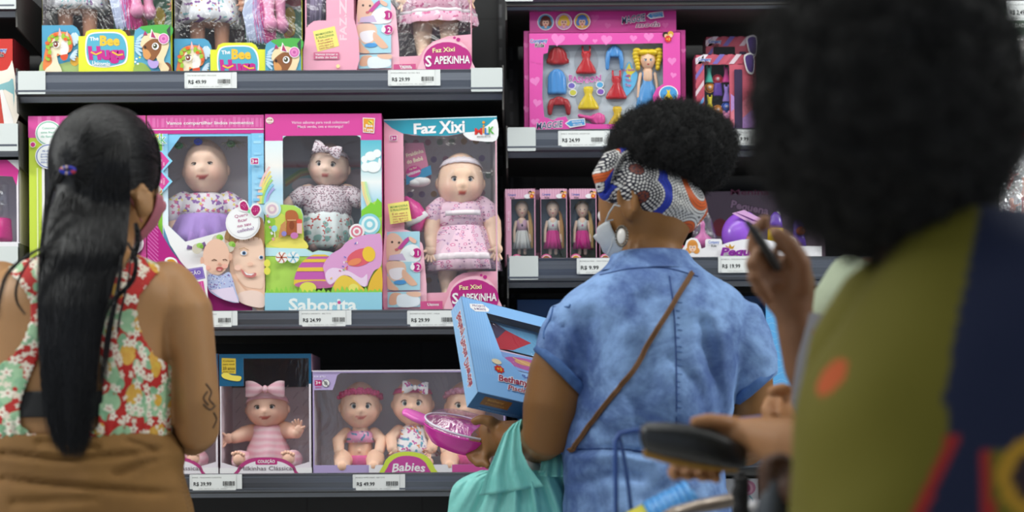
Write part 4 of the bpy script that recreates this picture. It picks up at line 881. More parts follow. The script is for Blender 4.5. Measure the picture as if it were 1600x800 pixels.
def hugs_doll(ox, dy, label, ulabel):
    md = panel(ox+100, 40, YB+.06)
    D = Doll(md, 'fashion_doll', ox+50, 118, label, 'dolls in the unicorn boxes', skin='#c98f70')
    for sg in (-1, 1): D.limb([(ox+56+sg*19, -10+dy, 0), (ox+56+sg*19, 30+dy, 2), (ox+56+sg*18, 62+dy, 0), (ox+56+sg*18, 100, 2)], [14, 12, 10, 9])
    for sg in (-1, 1):
        D.limb([(ox+56+sg*28, -110+dy, 0), (ox+56+sg*46, -60+dy, 4), (ox+56+sg*52, -18+dy, 16)], [9, 8, 6]); D.hand(ox+56+sg*53, -10+dy, 18, 6, 90+sg*-8)
    D.limb([(ox+56, -120+dy, 0), (ox+56, -60+dy, 0), (ox+56, 0+dy, 0)], [14, 20, 24]); D.head(ox+56, -150+dy, 26, 30); D.finish()
    D.cloth('dress', [(-125+dy, ox+56, 18, 14), (-90+dy, ox+56, 22, 18), (-70+dy, ox+56, 22, 18, .02), (-30+dy, ox+56, 38, 30, .05), (2+dy, ox+56, 46, 36, .06), (17+dy, ox+56, 50, 38, .07)], MF_BUTTER, 9, hem=.25)
    U = Doll(md, 'toy_unicorn', ox+150, 60, ulabel, 'pink toy unicorns in the boxes')
    pk = '#f09ac0'; b = U.b
    for x, d in ((150, 22), (166, 10)):
        U.limb([(ox+x-4, -46+dy, d-4), (ox+x, -20+dy, d), (ox+x+2, 8+dy, d), (ox+x+4, 22+dy, d+2)], [14, 10, 7.5, 10], pk); U.limb([(ox+x+4, 21+dy, d+2), (ox+x+4, 24+dy, d+2)], [11, 11], pk)
    U.limb([(ox+140, -60+dy, 8), (ox+175, -60+dy, 4)], [26, 22], pk); U.limb([(ox+140, -70+dy, 12), (ox+132, -110+dy, 14)], [15, 13], pk); U.limb([(ox+132, -112+dy, 14), (ox+116, -104+dy, 18)], [15, 9], pk); b.build('body', M_PLASTIC, U.th)
    h = MB(); random.seed(int(ox))
    for k in range(170):
        t = random.random(); x0 = ox+125+t*22; c = random.choice(('#d63a8c', '#d63a8c', '#b9c8ec', '#c8a8dc', '#8f9cd0', '#e070b4'))
        c = '#c9d3ee' if t < .35 else c if t < .6 else '#cf2f86'
        h.tube([U.p(x0-5, -70+dy, 20+t*4), U.p(x0-8+random.random()*8, -30+dy, 24), U.p(x0-14+t*18+random.random()*6, 5+dy, 25), U.p(x0-4+t*16+random.uniform(-5, 5), 38+dy+random.random()*14, 18)], [.0022, .0022, .002, .0008], c, n=5)
    h.build('mane', M_HAIRV, U.th)
hugs_doll(66, 0, 'doll with tan legs and butterfly print hem in the left unicorn box', 'pink toy unicorn with a lilac and magenta mane in the left unicorn box')
hugs_doll(272, 21, 'doll with a butterfly print dress in the right unicorn box', 'pink toy unicorn with a lilac and magenta mane in the right unicorn box')
# ---------------------------------------------------------------- top shelf: two pink boxes
m = panel(515, 40, YB+.002); X0, Y0, X1, Y1 = 476, -190, 554, bot(m, ZA)
th = carton_thing('doll_box', m, X0, Y0, X1, Y1, .2, 'narrow plain pink end of a doll box with upright FAZ X lettering', group='pink doll boxes on the top shelf')
carton(th, m, X0, Y0, X1, Y1, .2, '#df94ad', '#b9a8b0', '#b0a4aa')
win = [(479, -170), (510, -170), (510, 32), (490, 33), (482, 40), (479, 50)]
a = front(m, X0, Y0, X1, Y1, '#eda5bc', [win]); a.text('FAZ XIXI', 536, -8, 11, '#f6cbd6', w=140, off=.05, rot=-PI/2)
a.poly(smooth([(476.5, 60), (480, 42), (492, 33), (510, 32), (554, 32), (554, 120), (476.5, 120)], 3), '#efa9bf')
a.text('FAZ', 536, 45, 11, '#f6cbd6', w=36, off=.05, rot=-PI/2)
a.poly([(489, 49), (523, 41), (530, 72), (496, 81)], '#f0e27a'); a.text('MAMADEIRA', 507, 52, 3.6, '#7a9a52', w=28, rot=-.2, off=.02); a.text('E FRALDINHA', 508, 57, 3.6, '#7a9a52', w=28, rot=-.2, off=.02)
for i, s in enumerate(('É só usar a', 'mamadeira', 'com água e o', 'bebê faz xixi!')): a.text(s, 508+i*.8, 62+i*4, 2.6, '#b03a5a', w=23, rot=-.2, off=.015)
a.rr(490, 82, 530, 93, 1, '#cf6a8c'); a.text('Vamos trocar e', 510, 85, 3, WHITE, w=35, off=.03); a.text('fralda do bebê', 510, 90, 3, WHITE, w=34, off=.03); a.ell(528, 104, 3, 3, '#f0e0a0')
a.build('printed_front', M_PRINT, th); film_pane(th, m, win, mat=M_FILMW)
D = Doll(panel(515, 40, YB+.05), 'doll_clothes', 495, 40, 'lilac gathered cloth showing in the narrow pink box', cat='doll clothes')
D.cloth('dress', [(-160, 499, 4, 4), (-60, 498, 12, 10, .06), (0, 494, 14, 13, .09), (40, 492, 13, 12, .12)], m_cloth('pale_lilac_cloth', '#c0afd0'), 9)
m = panel(655, 40, YB+.006, yaw=math.radians(-5)); X0, Y0, X1, Y1 = 558, -190, 738, bot(m, ZA)
th = carton_thing('doll_box', m, X0, Y0, X1, Y1, .125, 'pink window box with numbered picture steps and a SAPEKINHA logo on the top shelf', group='pink doll boxes on the top shelf')
carton(th, m, X0, Y0, X1, Y1, .125, '#e9e6e8', '#cfc9cd', '#9f979c', outs={'l': '#e29bb2', 'r': '#b8848e'})
win = [(590, -165), (736, -165), (736, 56), (700, 58), (676, 66), (662, 78), (656, 87), (619, 88), (619, 25), (614, 8), (602, -6), (590, -9)]
a = front(m, X0, Y0, X1, Y1, '#efacc0', [win]); a.poly(smooth([(559, -2), (585, -10), (602, -5), (614, 8), (619, 28), (619, 118), (559, 118)], 4), '#f3bccb')
art_steps(a, -43, -371, [(361, 407, 0)][:0]); art_steps(a, -44.5, -370, [(361, 404, 0), (407, 452, 1), (454, 476, 2)]); art_sapekinha(a, -41, -370)
a.text('Vamos', 632, 104, 4, WHITE, w=18, off=.04); a.build('printed_front', M_PRINT, th); film_pane(th, m, win, mat=M_FILMW)
D = Doll(panel(655, 40, YB+.058, yaw=math.radians(-5)), 'baby_doll', 680, 110, 'baby doll in a pink rainbow print dress on the top shelf', group='baby dolls in window boxes', skin='#f4ceb2')
for sg in (-1, 1):
    D.limb([(681+sg*26, -80, 0), (681+sg*44, -40, 8), (681+sg*48, 0, 16)], [13, 12, 9]); D.hand(682+sg*51, 6, 20, 9, 95)
    D.limb([(681+sg*20, 30, 0), (681+sg*21, 60, 6), (681+sg*20, 84, 10), (681+sg*20, 92, 20)], [17, 14, 11, 10])
D.limb([(681, -90, 0), (681, 20, 0)], [16, 24]); D.head(681, -128, 34, 42); D.finish()
D.cloth('dress', [(-94, 681, 20, 16), (-88, 681, 34, 26), (-50, 681, 36, 30), (-45, 681, 38, 31, .01), (0, 681, 54, 42, .05), (26, 681, 60, 46, .06)], MF_UNI, 12, hem=.3)
D.cloth('ribbon', [(26, 681, 58, 44, .06), (27, 681, 60.5, 47, .06), (40, 681, 63, 48, .065), (44, 681, 61, 47, .065)], MF_UNI, 12, cap=False)
D.cloth('satin_trim', [(24, 681, 59.5, 45.5, .06), (25, 681, 60.9, 47.3, .06), (29, 681, 61.3, 47.8, .06), (30, 681, 60, 46, .06)], M_SATIN, 12, cap=False)
# ================================================================ bottom shelf
def milk_box(dx, label, dl):
    m = panel(415+dx, 650, YB); X0, Y0, X1, Y1 = 343+dx, 553, 487+dx, bot(m, ZCs)
    th = carton_thing('doll_box', m, X0, Y0, X1, Y1, .16, label, group='Milkinhas boxes on the bottom shelf')
    carton(th, m, X0, Y0, X1, Y1, .16, '#d9a9bd', '#ecdce4', '#f0e8ee', outs={'t': '#174a68', 'l': '#b07a96', 'r': '#cf9fb4'})
    pts = [(X0, Y0), (X1, Y0), (X1, Y1), (X0, Y1)]; win = [(X0+3, 603), (X0+38, 603), (X0+38, 560), (X1-4, 560), (X1-4, 722), (X0+112, 730), (X0+104, 722), (X0+88, 717), (X0+74, 716), (X0+55, 717), (X0+36, 722), (X0+28, 730), (X0+3, 722)]
    a = front(m, X0, Y0, X1, Y1, '#e7dfe6', [win])
    a.poly([(X0, Y0), (X1, Y0), (X1, 600), (X1-4, 600), (X1-4, 560), (X0+38, 560), (X0+38, 603), (X0, 603)], '#1b587c')
    a.poly([(X0+4, 559), (X0+26, 560), (X0+26, 584), (X0+4, 582)], '#d6b83f')
    for i, s in enumerate(('Coleção', 'para você', '20 anos', 'muito amor')): a.text(s, X0+15, 563.5+i*5.2+(1 if i > 1 else 0), 5 if i == 2 else 2.4, '#4a3c20', w=18 if i != 2 else 19)
    a.poly(smooth([(X0+4, 584), (X0+12, 582), (X0+20, 586), (X0+34, 588), (X0+32, 595), (X0+18, 594), (X0+6, 590)], 3), '#e6d25a')
    a.rect(X0, 731, X1, Y1, WHITE)
    a.poly(smooth([(X0+24, Y1), (X0+27, 734), (X0+34, 724), (X0+50, 716), (X0+74, 714.5), (X0+98, 717), (X0+114, 726), (X0+120, 736), (X0+121, Y1)], 4), '#b8437f')
    a.poly(smooth([(X0+29, Y1), (X0+31, 737), (X0+40, 727), (X0+55, 721), (X0+74, 719), (X0+96, 722), (X0+111, 730), (X0+116, 738), (X0+116, Y1)], 4), '#efeaee')
    a.rr(X0+56, 716, X0+90, 726, 2, '#c0357f'); a.text('COLEÇÃO', X0+73, 721, 4.6, WHITE, w=27, off=.05); a.text('Milkinhas Clássicas', X0+74, 731.5, 6.8, '#6a5862', w=86, off=.0)
    a.build('printed_front', M_PRINT, th); film_pane(th, m, win)
    bk = Art(panel(415+dx, 650, YB+.15)); bk.rect(X0+4, 556, X1-4, 605, '#103a52')
    for i in range(9):
        for j in range(5): bk.line([(X0+10+i*15, 612+j*22+(i % 2)*11), (X0+18+i*15, 602+j*22+(i % 2)*11)], 1.2, '#cfc4ce'); bk.L -= 1
    bk.L += 1; bk.build('printed_backing', M_PRINT, th)
    D = Doll(panel(415+dx, 650, YB+.075), 'baby_doll', 420+dx, 735, dl, group='baby dolls on the bottom shelf', skin='#f3c4ac')
    o = dx
    D.head(418+o, 637, 32, 34, eyes='#3f4650', eye=.15, lid=.25, mouth='#b5504c', smile=.3, roll=-.03, pitch=.05)
    headband(D, 'headband', lambda q: .3+.16*math.cos(q), .13, M_STRIPE)
    D.limb([(395+o, 676, 0), (382+o, 678, 10), (370+o, 684, 24)], [14, 12, 9]); D.hand(362+o, 685, 28, 8, 150)
    D.limb([(443+o, 672, 0), (458+o, 674, 10), (466+o, 677, 22)], [14, 12, 9]); D.hand(470+o, 672, 26, 8, -100)
    D.limb([(419+o, 668, 0), (419+o, 700, 0)], [14, 24]); D.finish()
    D.cloth('romper', [(664, 419+o, 20, 16), (668, 419+o, 24, 24), (690, 419+o, 28, 27, .01), (698, 419+o, 32, 30, .02), (712, 419+o, 36, 34, .02), (733, 419+o, 33, 32)], M_STRIPE, 9)
    b = MB()
    for sg in (-1, 1): b.tube([D.p(419+o+sg*22, 722, 4), D.p(419+o+sg*42, 718, 22), D.p(419+o+sg*40, 722, 42)], [15*D.sc, 15*D.sc, 11*D.sc], '#fff', n=20)
    b.build('trouser_legs', M_STRIPE, D.th)
    for sg in (-1, 1):
        f = MB(); cx, cy = 419+o+sg*38, 716
        f.add(*D._ball((cx, cy, 50), (10, 7, 11), D.skin))
        for k in range(5): f.add(*D._ball((cx+(k-2)*4.2, cy-10+abs(k-1.5)*1.6, 54), (2.4 if k else 3, 3, 3), D.skin))
        f.build('foot', M_VINYL, D.th)
    bow(D, 'bow', 420+o, 609, 38, 30, 26, M_STRIPE, rot=0)
milk_box(0, 'blue topped open fronted box reading Milkinhas Clássicas in full', 'sitting baby doll with a big pink bow and striped romper')
milk_box(-146, 'box at the elbow of the woman in the floral top, only sicas readable', 'baby doll mostly hidden by the bare arm, only its foot showing')
m = panel(640, 650, YB); X0, Y0, X1, Y1 = 488, 578, 790, bot(m, ZCs)
th = carton_thing('doll_box', m, X0, Y0, X1, Y1, .15, 'wide lilac and pink window box reading Babies holding three small dolls')
carton(th, m, X0, Y0, X1, Y1, .15, '#b6a2c8', '#ece4ea', '#f0eaf0', outs={'t': '#a89cac'})
win = [(X0+3, 608.5), (520, 608.5), (524, 598), (527, 586), (533, 582), (X1-3, 582), (X1-3, 726), (676, 726), (672, 718), (663, 710), (650, 706), (634, 704.5), (618, 707), (607, 713), (600, 722), (599, 726), (X0+3, 726)]
a = front(m, X0, Y0, X1, Y1, '#b7a5d2', [win]); a.rr(492, 593, 503, 602, 1, '#b8256a'); a.text('3+', 497.5, 597, 5, WHITE, w=8, off=.04); a.text('ANOS', 497.5, 604.5, 2.4, '#b8256a', w=10, off=.03); a.text('Ref: 8721', 500, 587.5, 2.6, '#efeaf6', w=18)
a.ell(509.5, 598, 6.2, 6.2, '#5a5a5a'); a.ell(509.5, 598, 5.6, 5.6, '#e9e6e6'); a.ell(509.5, 598, 2.8, 3.4, '#9a9a9a'); a.line([(505.5, 593.5), (513.5, 602.5)], 1.1, '#5a5a5a')
a.rect(576, 726.3, 602, Y1, '#eceaec'); a.rect(676, 726.3, 706, Y1, '#eceaec'); a.rect(706, 726.3, X1, Y1, '#d0569c'); a.line([(X0, 579), (X1, 579)], 2, '#d9d0dc')
a.poly(smooth([(597, Y1), (600, 724), (607, 714), (618, 708), (634, 705.5), (650, 707), (663, 711), (672, 719), (679, 732), (681, Y1)], 4), '#cdde4a')
a.poly(smooth([(603, Y1), (606, 728), (613, 719), (623, 713.5), (636, 712), (650, 714), (660, 719), (667, 728), (670, Y1)], 4), '#c24a98'); a.text('Babies', 638, 729, 13, WHITE, w=52, off=.04, shear=.15, arc=.003)
a.build('printed_front', M_PRINT, th); film_pane(th, m, win, mat=M_FILMW)
md = panel(640, 650, YB+.07)
def small_baby(cx, hy, label, kind, skin='#f4c6a8', yaw=0):
    D = Doll(md, 'baby_doll', cx, 738, label, 'three small dolls in the wide box', skin=skin)
    D.head(cx, hy, 31, 37, eyes='#5a6a5c' if kind != 1 else '#3c4a50', eye=.17, lid=.1, mouth='#c9675c', smile=.2 if kind == 1 else 0, yaw=yaw)
    y = hy+38
    for sg in (-1, 1):
        D.limb([(cx+sg*22, y+6, 0), (cx+sg*34, y+18, 8), (cx+sg*31, y+34, 24)], [10, 10, 8]); D.hand(cx+sg*28, y+37, 28, 6, 90+sg*25)
        if kind != 2: D.limb([(cx+sg*16, y+58, 4), (cx+sg*26, y+44, 30), (cx+sg*24, y+56, 42)], [12, 14, 12])
        else: D.limb([(cx+sg*14, y+58, 6), (cx+sg*24, y+56, 34)], [11, 10])
    D.limb([(cx, y, 0), (cx, y+20, 0), (cx, y+44, 2)], [13, 19, 21]); 
    if kind == 1: D.add = D.b.add(*D._ball((cx, y+33, 22.5), (3, 2, 3)))
    D.finish()
    if kind == 2:
        headband(D, 'headband', lambda q: .42+.06*math.cos(q), .1, M_ROSEB); bow(D, 'bow', cx+6, hy-22, 36, 20, 20, MF_PARTY, rot=.06, knot='#d0407c')
        D.cloth('dress', [(y-2, cx, 13, 12), (y+4, cx, 20, 18), (y+16, cx, 22, 22, .02), (y+30, cx, 30, 30, .05), (y+46, cx, 42, 38, .07)], MF_PARTY, 9, hem=.4)
    else:
        f = MB(); random.seed(4)
        for k in range(26):
            q = math.radians(-95+190*k/25); z = .35+.2*math.cos(q); r = math.sqrt(1-z*z); p = Vector((math.sin(q)*r, math.cos(q)*r, z))*1.08; c = D.hw(p)
            for j in range(3): f.blob(c+Vector((random.uniform(-1, 1), random.uniform(-1, 1), random.uniform(-1, 1)))*.003, .0048, '#fff', nu=8, nv=6)
        f.build('frilled_band', M_ROSEB if kind == 1 else m_cloth('pale_pink_frill', '#d89ab0'), D.th)
        D.cloth('top', [(y+2, cx, 17, 14), (y+6, cx, 22, 20), (y+20, cx, 23, 24)], MF_PARTY if kind != 1 else MF_ROSEP, 9)
        D.cloth('pants', [(y+40, cx, 22, 23), (y+44, cx, 25, 26, .02), (y+58, cx, 28, 30, .03), (y+62, cx, 22, 24)], M_HOT2, 11)
MF_ROSEP = m_floral('tropical_pink_print', '#e69ac0', [('#5a86a8', 90, .3, 2, .5, .5, 0), ('#e8d0dc', 90, .25, 3, .4, .4, 2.9)])
M_HOT2 = m_cloth('rose_pink_jersey', '#dd5c98')
small_baby(563, 633, 'small doll with a rose frilled headband and pink pants, first in the wide box', 1, yaw=-.12)
small_baby(645, 629, 'small doll with a blue patterned bow and party print dress', 2)
small_baby(728, 633, 'small doll mostly hidden behind the pink lidded plate', 3)
# ================================================================ right bay: fashion doll set
def hearts(a, pts, col):
    for x, y, s, r in pts:
        c, sn = math.cos(r), math.sin(r)
        p = [(16*math.sin(q)**3/16*s, -(13*math.cos(q)-5*math.cos(2*q)-2*math.cos(3*q)-math.cos(4*q))/16*s) for q in [2*PI*i/18 for i in range(18)]]
        a.poly([(x+u*c-v*sn, y+u*sn+v*c) for u, v in p], col); a.L -= 1
    a.L += 1
m2 = panel(945, 110, YB2+.035); th = carton_thing('toy_set_box', m2, 817, 52, 1067, 212, .03, 'second pink set box standing behind the fashion doll set', cat='toy box')
b2 = bot(m2, ZR1); carton(th, m2, 818, 47, 1072, b2, .03, '#d5409c', '#b0307c', '#b0307c'); a = front(m2, 818, 47, 1072, b2, '#d94aa2'); hearts(a, [(823, 70, 5, .2), (824, 120, 5, -.2), (823, 170, 6, .3), (1068, 80, 4, 0)], '#e876bc'); a.build('printed_front', M_PRINT, th)
m = panel(945, 110, YB2); th = carton_thing('toy_set_box', m, 826, 50, 1064, 211, .028, 'bright pink fashion doll set with moulded dresses and wigs', cat='toy box')
b1 = bot(m, ZR1); carton(th, m, 826, 50.5, 1064, b1, .028, '#d5409c', '#c9ced2', '#c3c9cf')
win = [(858, 70), (1036, 68), (1036, 132), (1026, 138), (1020, 150), (1022, 194), (930, 194), (862, 187), (850, 182), (847, 150), (849, 84), (856, 82)]
a = front(m, 826, 50.5, 1064, b1, '#e352ac', [win])
hearts(a, [(872, 61, 11, .15), (912, 58, 8, -.1), (948, 62, 9, .1), (1014, 58, 8, 0), (838, 92, 7, .3), (836, 126, 8, -.2), (839, 160, 7, .2), (836, 190, 7, -.1), (1050, 96, 7, 0), (1046, 180, 8, .2), (1052, 118, 5, .2), (990, 60, 6, .1), (930, 64, 4, 0)], '#ee84c8')
a.poly([(828, 52), (858, 70), (856, 82), (849, 84), (848, 100), (828, 96)], '#e352ac')
a.text('Company', 842, 63, 6, '#2d62b8', w=27, off=.05, halo=WHITE, hw=.1, rot=-.06); a.text('Kids', 843.5, 70, 6, '#333', w=14, off=.04, halo=WHITE, hw=.1)
a.ell(1040, 55, 4.5, 4.5, '#2c1c14'); a.ell(1041, 57, 3, 3, '#e8b890'); a.ell(1048, 54, 4.5, 4.5, '#d9a93c'); a.ell(1048, 57, 3, 3, '#f0c8a4')
a.poly([(1044+6*math.cos(k*PI/8)*(1 if k % 2 else .75), 62+6*math.sin(k*PI/8)*(1 if k % 2 else .75)) for k in range(16)], '#d8342c'); a.text('+3', 1044, 62, 4, '#f4d84a', w=6, off=.04)
a.poly([(834, 196), (845, 186), (856, 184), (862, 190), (870, 184), (884, 182), (888, 190), (890, 211), (834, 211)], '#e352ac')
a.text('MAGGIE', 858, 195, 10, '#2c3f70', w=42, off=.02, shear=.25, rot=-.08, halo=WHITE, hw=.09); a.poly([(882, 193), (890, 187), (913, 185), (914, 196), (890, 200)], WHITE); a.poly([(884, 193), (891, 188.5), (912, 186.5), (913, 195), (891, 198)], '#4f9ed8'); a.text('ESCOLHA O', 902, 190, 2.6, WHITE, w=18, rot=-.08, off=.04); a.text('SEU LOOK', 902, 194.5, 2.6, WHITE, w=15, rot=-.08, off=.04)
a.ell(1044, 148, 15, 13, WHITE); a.ell(1044, 148, 13.5, 11.7, '#4f9ed8'); a.poly(smooth([(1041, 141), (1044, 143), (1047, 141), (1046, 147), (1051, 157), (1037, 157), (1042, 147)], 3), '#eecb30'); 
a.build('printed_front', M_PRINT, th); film_pane(th, m, win, mat=film('blister_film', .05, .1))
# header card
hd = front(panel(945, 110, YB2+.0295), 828, 17, 1057, 60, '#dc4aa6'); hearts(hd, [(930, 28, 7, 0), (890+60, 40, 5, .2), (1040, 40, 5, 0)], '#e466b4')
for x, hc, bc in ((853, '#6a2a20', '#5ab0d8'), (881.5, '#eecb3a', '#d8a0d0'), (910, '#4a7cc8', '#e6b83a')):
    hd.ell(x, 34, 13, 13, WHITE); hd.ell(x, 34, 11.7, 11.7, bc); hd.ell(x, 32, 8, 8, hc); hd.ell(x-6, 36, 3.6, 5, hc); hd.ell(x+6, 36, 3.6, 5, hc); hd.ell(x, 35.5, 5, 6, '#f2c4a6'); hd.ell(x, 30, 6, 2.4, hc); hd.rect(x-1.6, 40, x+1.6, 44, '#f2c4a6')
    for sg in (-1, 1): hd.ell(x+sg*2.1, 35, 1, 1, '#2a2a3a')
    hd.ell(x, 39, 1.6, .8, '#c8323c')
hd.text('MAGGIE', 990, 31, 11, '#2c3f70', w=38, off=.02, shear=.25, rot=-.14, halo=WHITE, hw=.08); hd.text('moda', 1012, 40, 8, '#8a2a6a', w=37, off=.015, shear=.25, rot=-.04, halo=WHITE, hw=.08)
hd.poly([(1010, 27), (1015, 22), (1036, 19.5), (1037.5, 29), (1016, 32)], WHITE); hd.poly([(1012, 27), (1016, 23.4), (1035, 21), (1036, 28), (1017, 30.4)], '#4f9ed8'); hd.text('ESCOLHA O', 1026, 24, 2.3, WHITE, w=16, rot=-.1); hd.text('SEU LOOK', 1026, 28, 2.3, WHITE, w=14, rot=-.1)
hd.build('header_card', M_PRINT, th)
tr = Art(panel(945, 110, YB2+.0215)); tr.rect(840, 64, 1040, 200, '#c7d0d8')
for x, y, rx, ry in ((871, 88, 20, 16), (870, 128, 18, 21), (873, 166, 20, 15), (916, 96, 19, 26), (960, 90, 16, 20), (919, 151, 20, 24), (963, 138, 20, 28), (1012, 120, 25, 52), (925, 187, 22, 10)): tr.ell(x, y, rx, ry, '#a9b1ba')
tr.text('FASHION', 914, 125, 9, '#cf5ab0', w=50, off=.06, halo='#f2e6f2', hw=.08, arc=-.006); 
for x, y, c in ((893, 134, '#7a68c4'), (895, 145, '#d8d24a'), (937, 133, '#5ab0e0'), (938, 144, '#8a5ac0')): tr.ell(x, y, 6.4, 5.6, WHITE); tr.ell(x, y, 5, 4.2, c)
tr.poly(smooth([(977, 150), (972, 128), (975, 112), (983, 97), (990, 110), (996, 116), (993, 132), (985, 144)], 3), '#6abce8'); tr.poly([(977, 112), (983, 99), (986, 108), (993, 112), (986, 118), (984, 126), (980, 118)], '#ecd83c')
for s, y in (('Seu look', 110), ('é', 119), ('Top!', 126), ('Top', 134)): tr.text(s, 981, y, 4, '#b83a8c', w=20 if y == 110 else 9, off=.04, halo=WHITE, hw=.06)
tr.build('moulded_tray', M_PRINT, th)
mt = panel(945, 110, YB2+.0165)
def relief(name, label, cat, shapes, col, grp, d=6):
    """shapes: lists of rows (y, cx, half width) -> rounded moulded piece"""
    D = Doll(mt, name, shapes[0][0][1], shapes[0][-1][0], label, grp, cat=cat); b = MB()
    for rows in shapes:
        rings = []
        for y, cx, w in rows:
            rings.append([D.p(cx+w*(1+.035*math.sin(7*q+y*.15))*math.cos(q), y, d*math.sin(q)*(1+.12*math.cos(9*q))*min(1, w/4) if math.sin(q) > 0 else -3*abs(math.sin(q))) for q in [2*PI*j/36 for j in range(36)]])
        b.loft(rings, col)
    return D, b
def toy_dress(cx, ty, s, col, label, straps=True):
    rows = [(ty+8*s, cx, 7*s), (ty+12*s, cx, 7.6*s), (ty+17*s, cx, 6*s), (ty+20*s, cx, 5.6*s), (ty+24*s, cx, 8*s), (ty+32*s, cx, 13*s), (ty+39*s, cx, 16*s), (ty+42*s, cx, 15*s)]
    D, b = relief('toy_dress', label, 'toy dress', [rows], col, 'moulded doll dresses in the set')
    if straps:
        for sg in (-1, 1): b.tube([D.p(cx+sg*5.6*s, ty, 2), D.p(cx+sg*6*s, ty+4*s, 4), D.p(cx+sg*4.6*s, ty+11*s, 4)], 1.6*s*D.sc, col, n=8)
    b.build('dress', M_PLASTIC, D.th)
toy_dress(916, 73, 1.0, '#c41e28', 'red moulded dress beneath the set header, upper of the red dresses'); toy_dress(963, 112, 1.02, '#c41e28', 'red moulded dress directly right of the yellow one'); toy_dress(919, 128, 1.02, '#e8c91c', 'yellow moulded strapless dress in the centre of the set', False); toy_dress(964, 160, .95, '#e0b81c', 'yellow moulded dress half hidden by the afro puff', False)
def toy_wig(cx, ty, w, h, col, kind, label):
    if kind == 'cap': shapes = [[(ty, cx, w*.3), (ty+h*.12, cx, w*.6), (ty+h*.35, cx, w*.78), (ty+h*.6, cx, w*.84), (ty+h*.75, cx, w), (ty+h*.9, cx, w*.96), (ty+h, cx, w*.5)]]
    elif kind == 'long': shapes = [[(ty, cx, w*.35), (ty+h*.1, cx, w*.7), (ty+h*.3, cx, w*.93), (ty+h*.6, cx, w*.96), (ty+h*.9, cx, w), (ty+h, cx, w*.92)]]
    else:
        shapes = [[(ty, cx, w*.3), (ty+h*.12, cx, w*.65), (ty+h*.3, cx, w*.85), (ty+h*.42, cx, w*.86), (ty+h*.48, cx, w*.7)]]
    D, b = relief('toy_wig', label, 'toy wig', shapes, col, 'moulded doll wigs in the set', 7)
    if kind == 'arch':
        for sg in (-1, 1): b.tube([D.p(cx+sg*w*.6, ty+h*.3, 2), D.p(cx+sg*w*.78, ty+h*.6, 3), D.p(cx+sg*w*.8, ty+h*.95, 2)], [w*.3*D.sc, w*.26*D.sc, w*.2*D.sc], col, n=12)
    b.build('wig', M_PLASTIC, D.th)
toy_wig(871, 74, 18, 27, '#a81c24', 'cap', 'red moulded wig with a solid front in the corner beneath the maker name'); toy_wig(870, 109, 15, 38, '#4f95d8', 'long', 'long light blue moulded wig on the far side of the set'); toy_wig(873, 152, 18, 26, '#a81c24', 'arch', 'arched red moulded wig near the bottom of the set'); toy_wig(960, 72, 14, 37, '#4f95d8', 'arch', 'arched light blue moulded wig next to the fashion doll')
D, b = relief('toy_hairbrush', 'pink moulded toy hairbrush at the foot of the set', 'toy hairbrush', [[(177+0, 935, 3), (180, 934, 10), (186, 932, 13), (192, 934, 11), (195, 935, 4)]], '#e24a98', None); b.tube([D.p(926, 186, 2), D.p(912, 183, 2), D.p(905, 181, 2)], [4*D.sc, 3*D.sc, 3*D.sc], '#e24a98'); b.build('brush', M_PLASTIC, D.th)
D = Doll(mt, 'fashion_doll', 1012, 200, 'blond fashion doll with twin curls and a blue dress in the pink set', skin='#f0c4a4')
def soft_fn(d):
    x, y, z = d; k = 1+.03*g3(d, (0, .97, -.15), .1)+.04*g3(d, (0, .8, -.8), .2); w = 1-.2*max(0, -z); return (x*w*k, y*k, z*k)
D.head(1012, 96, 12, 15, eyes='#3f7ab0', eye=.19, lid=.15, mouth='#c8303c', fn=soft_fn, ears=False)
for sg in (-1, 1): D.limb([(1012+sg*11, 116, 0), (1012+sg*14, 132, 1), (1012+sg*15, 152, 2)], [2.8, 2.4, 2.2])
D.limb([(1012, 106, 0), (1012, 114, 0)], [3.4, 4]); D.limb([(1012, 113, 0), (1012, 124, 0)], [8, 8]); D.finish()
h = MB(); h.add(*D._ball((1012, 91, -2), (15, 10, 15), '#ecc81e')); h.add(*D._ball((1006, 84, 7), (9, 6, 5), '#ecc81e')); h.add(*D._ball((1018, 84, 7), (9, 6, 5), '#ecc81e'))
for sg in (-1, 1):
    for k in range(6): h.add(*D._ball((1012+sg*(17+math.sin(k)*1.5), 80+k*5.4, 3), (6.4-k*.5, 5, 4.4), '#ecc81e'))
h.build('hair', M_PLASTIC, D.th)
D.cloth('dress', [(111, 1012, 6, 5), (114, 1012, 9, 6), (124, 1012, 8, 6), (130, 1012, 8, 6), (138, 1012, 12, 7, .04), (152, 1012, 16, 8, .07), (190, 1012, 22, 8, .08)], m_plain('light_blue_plastic', '#4f97d4', .3), 9)
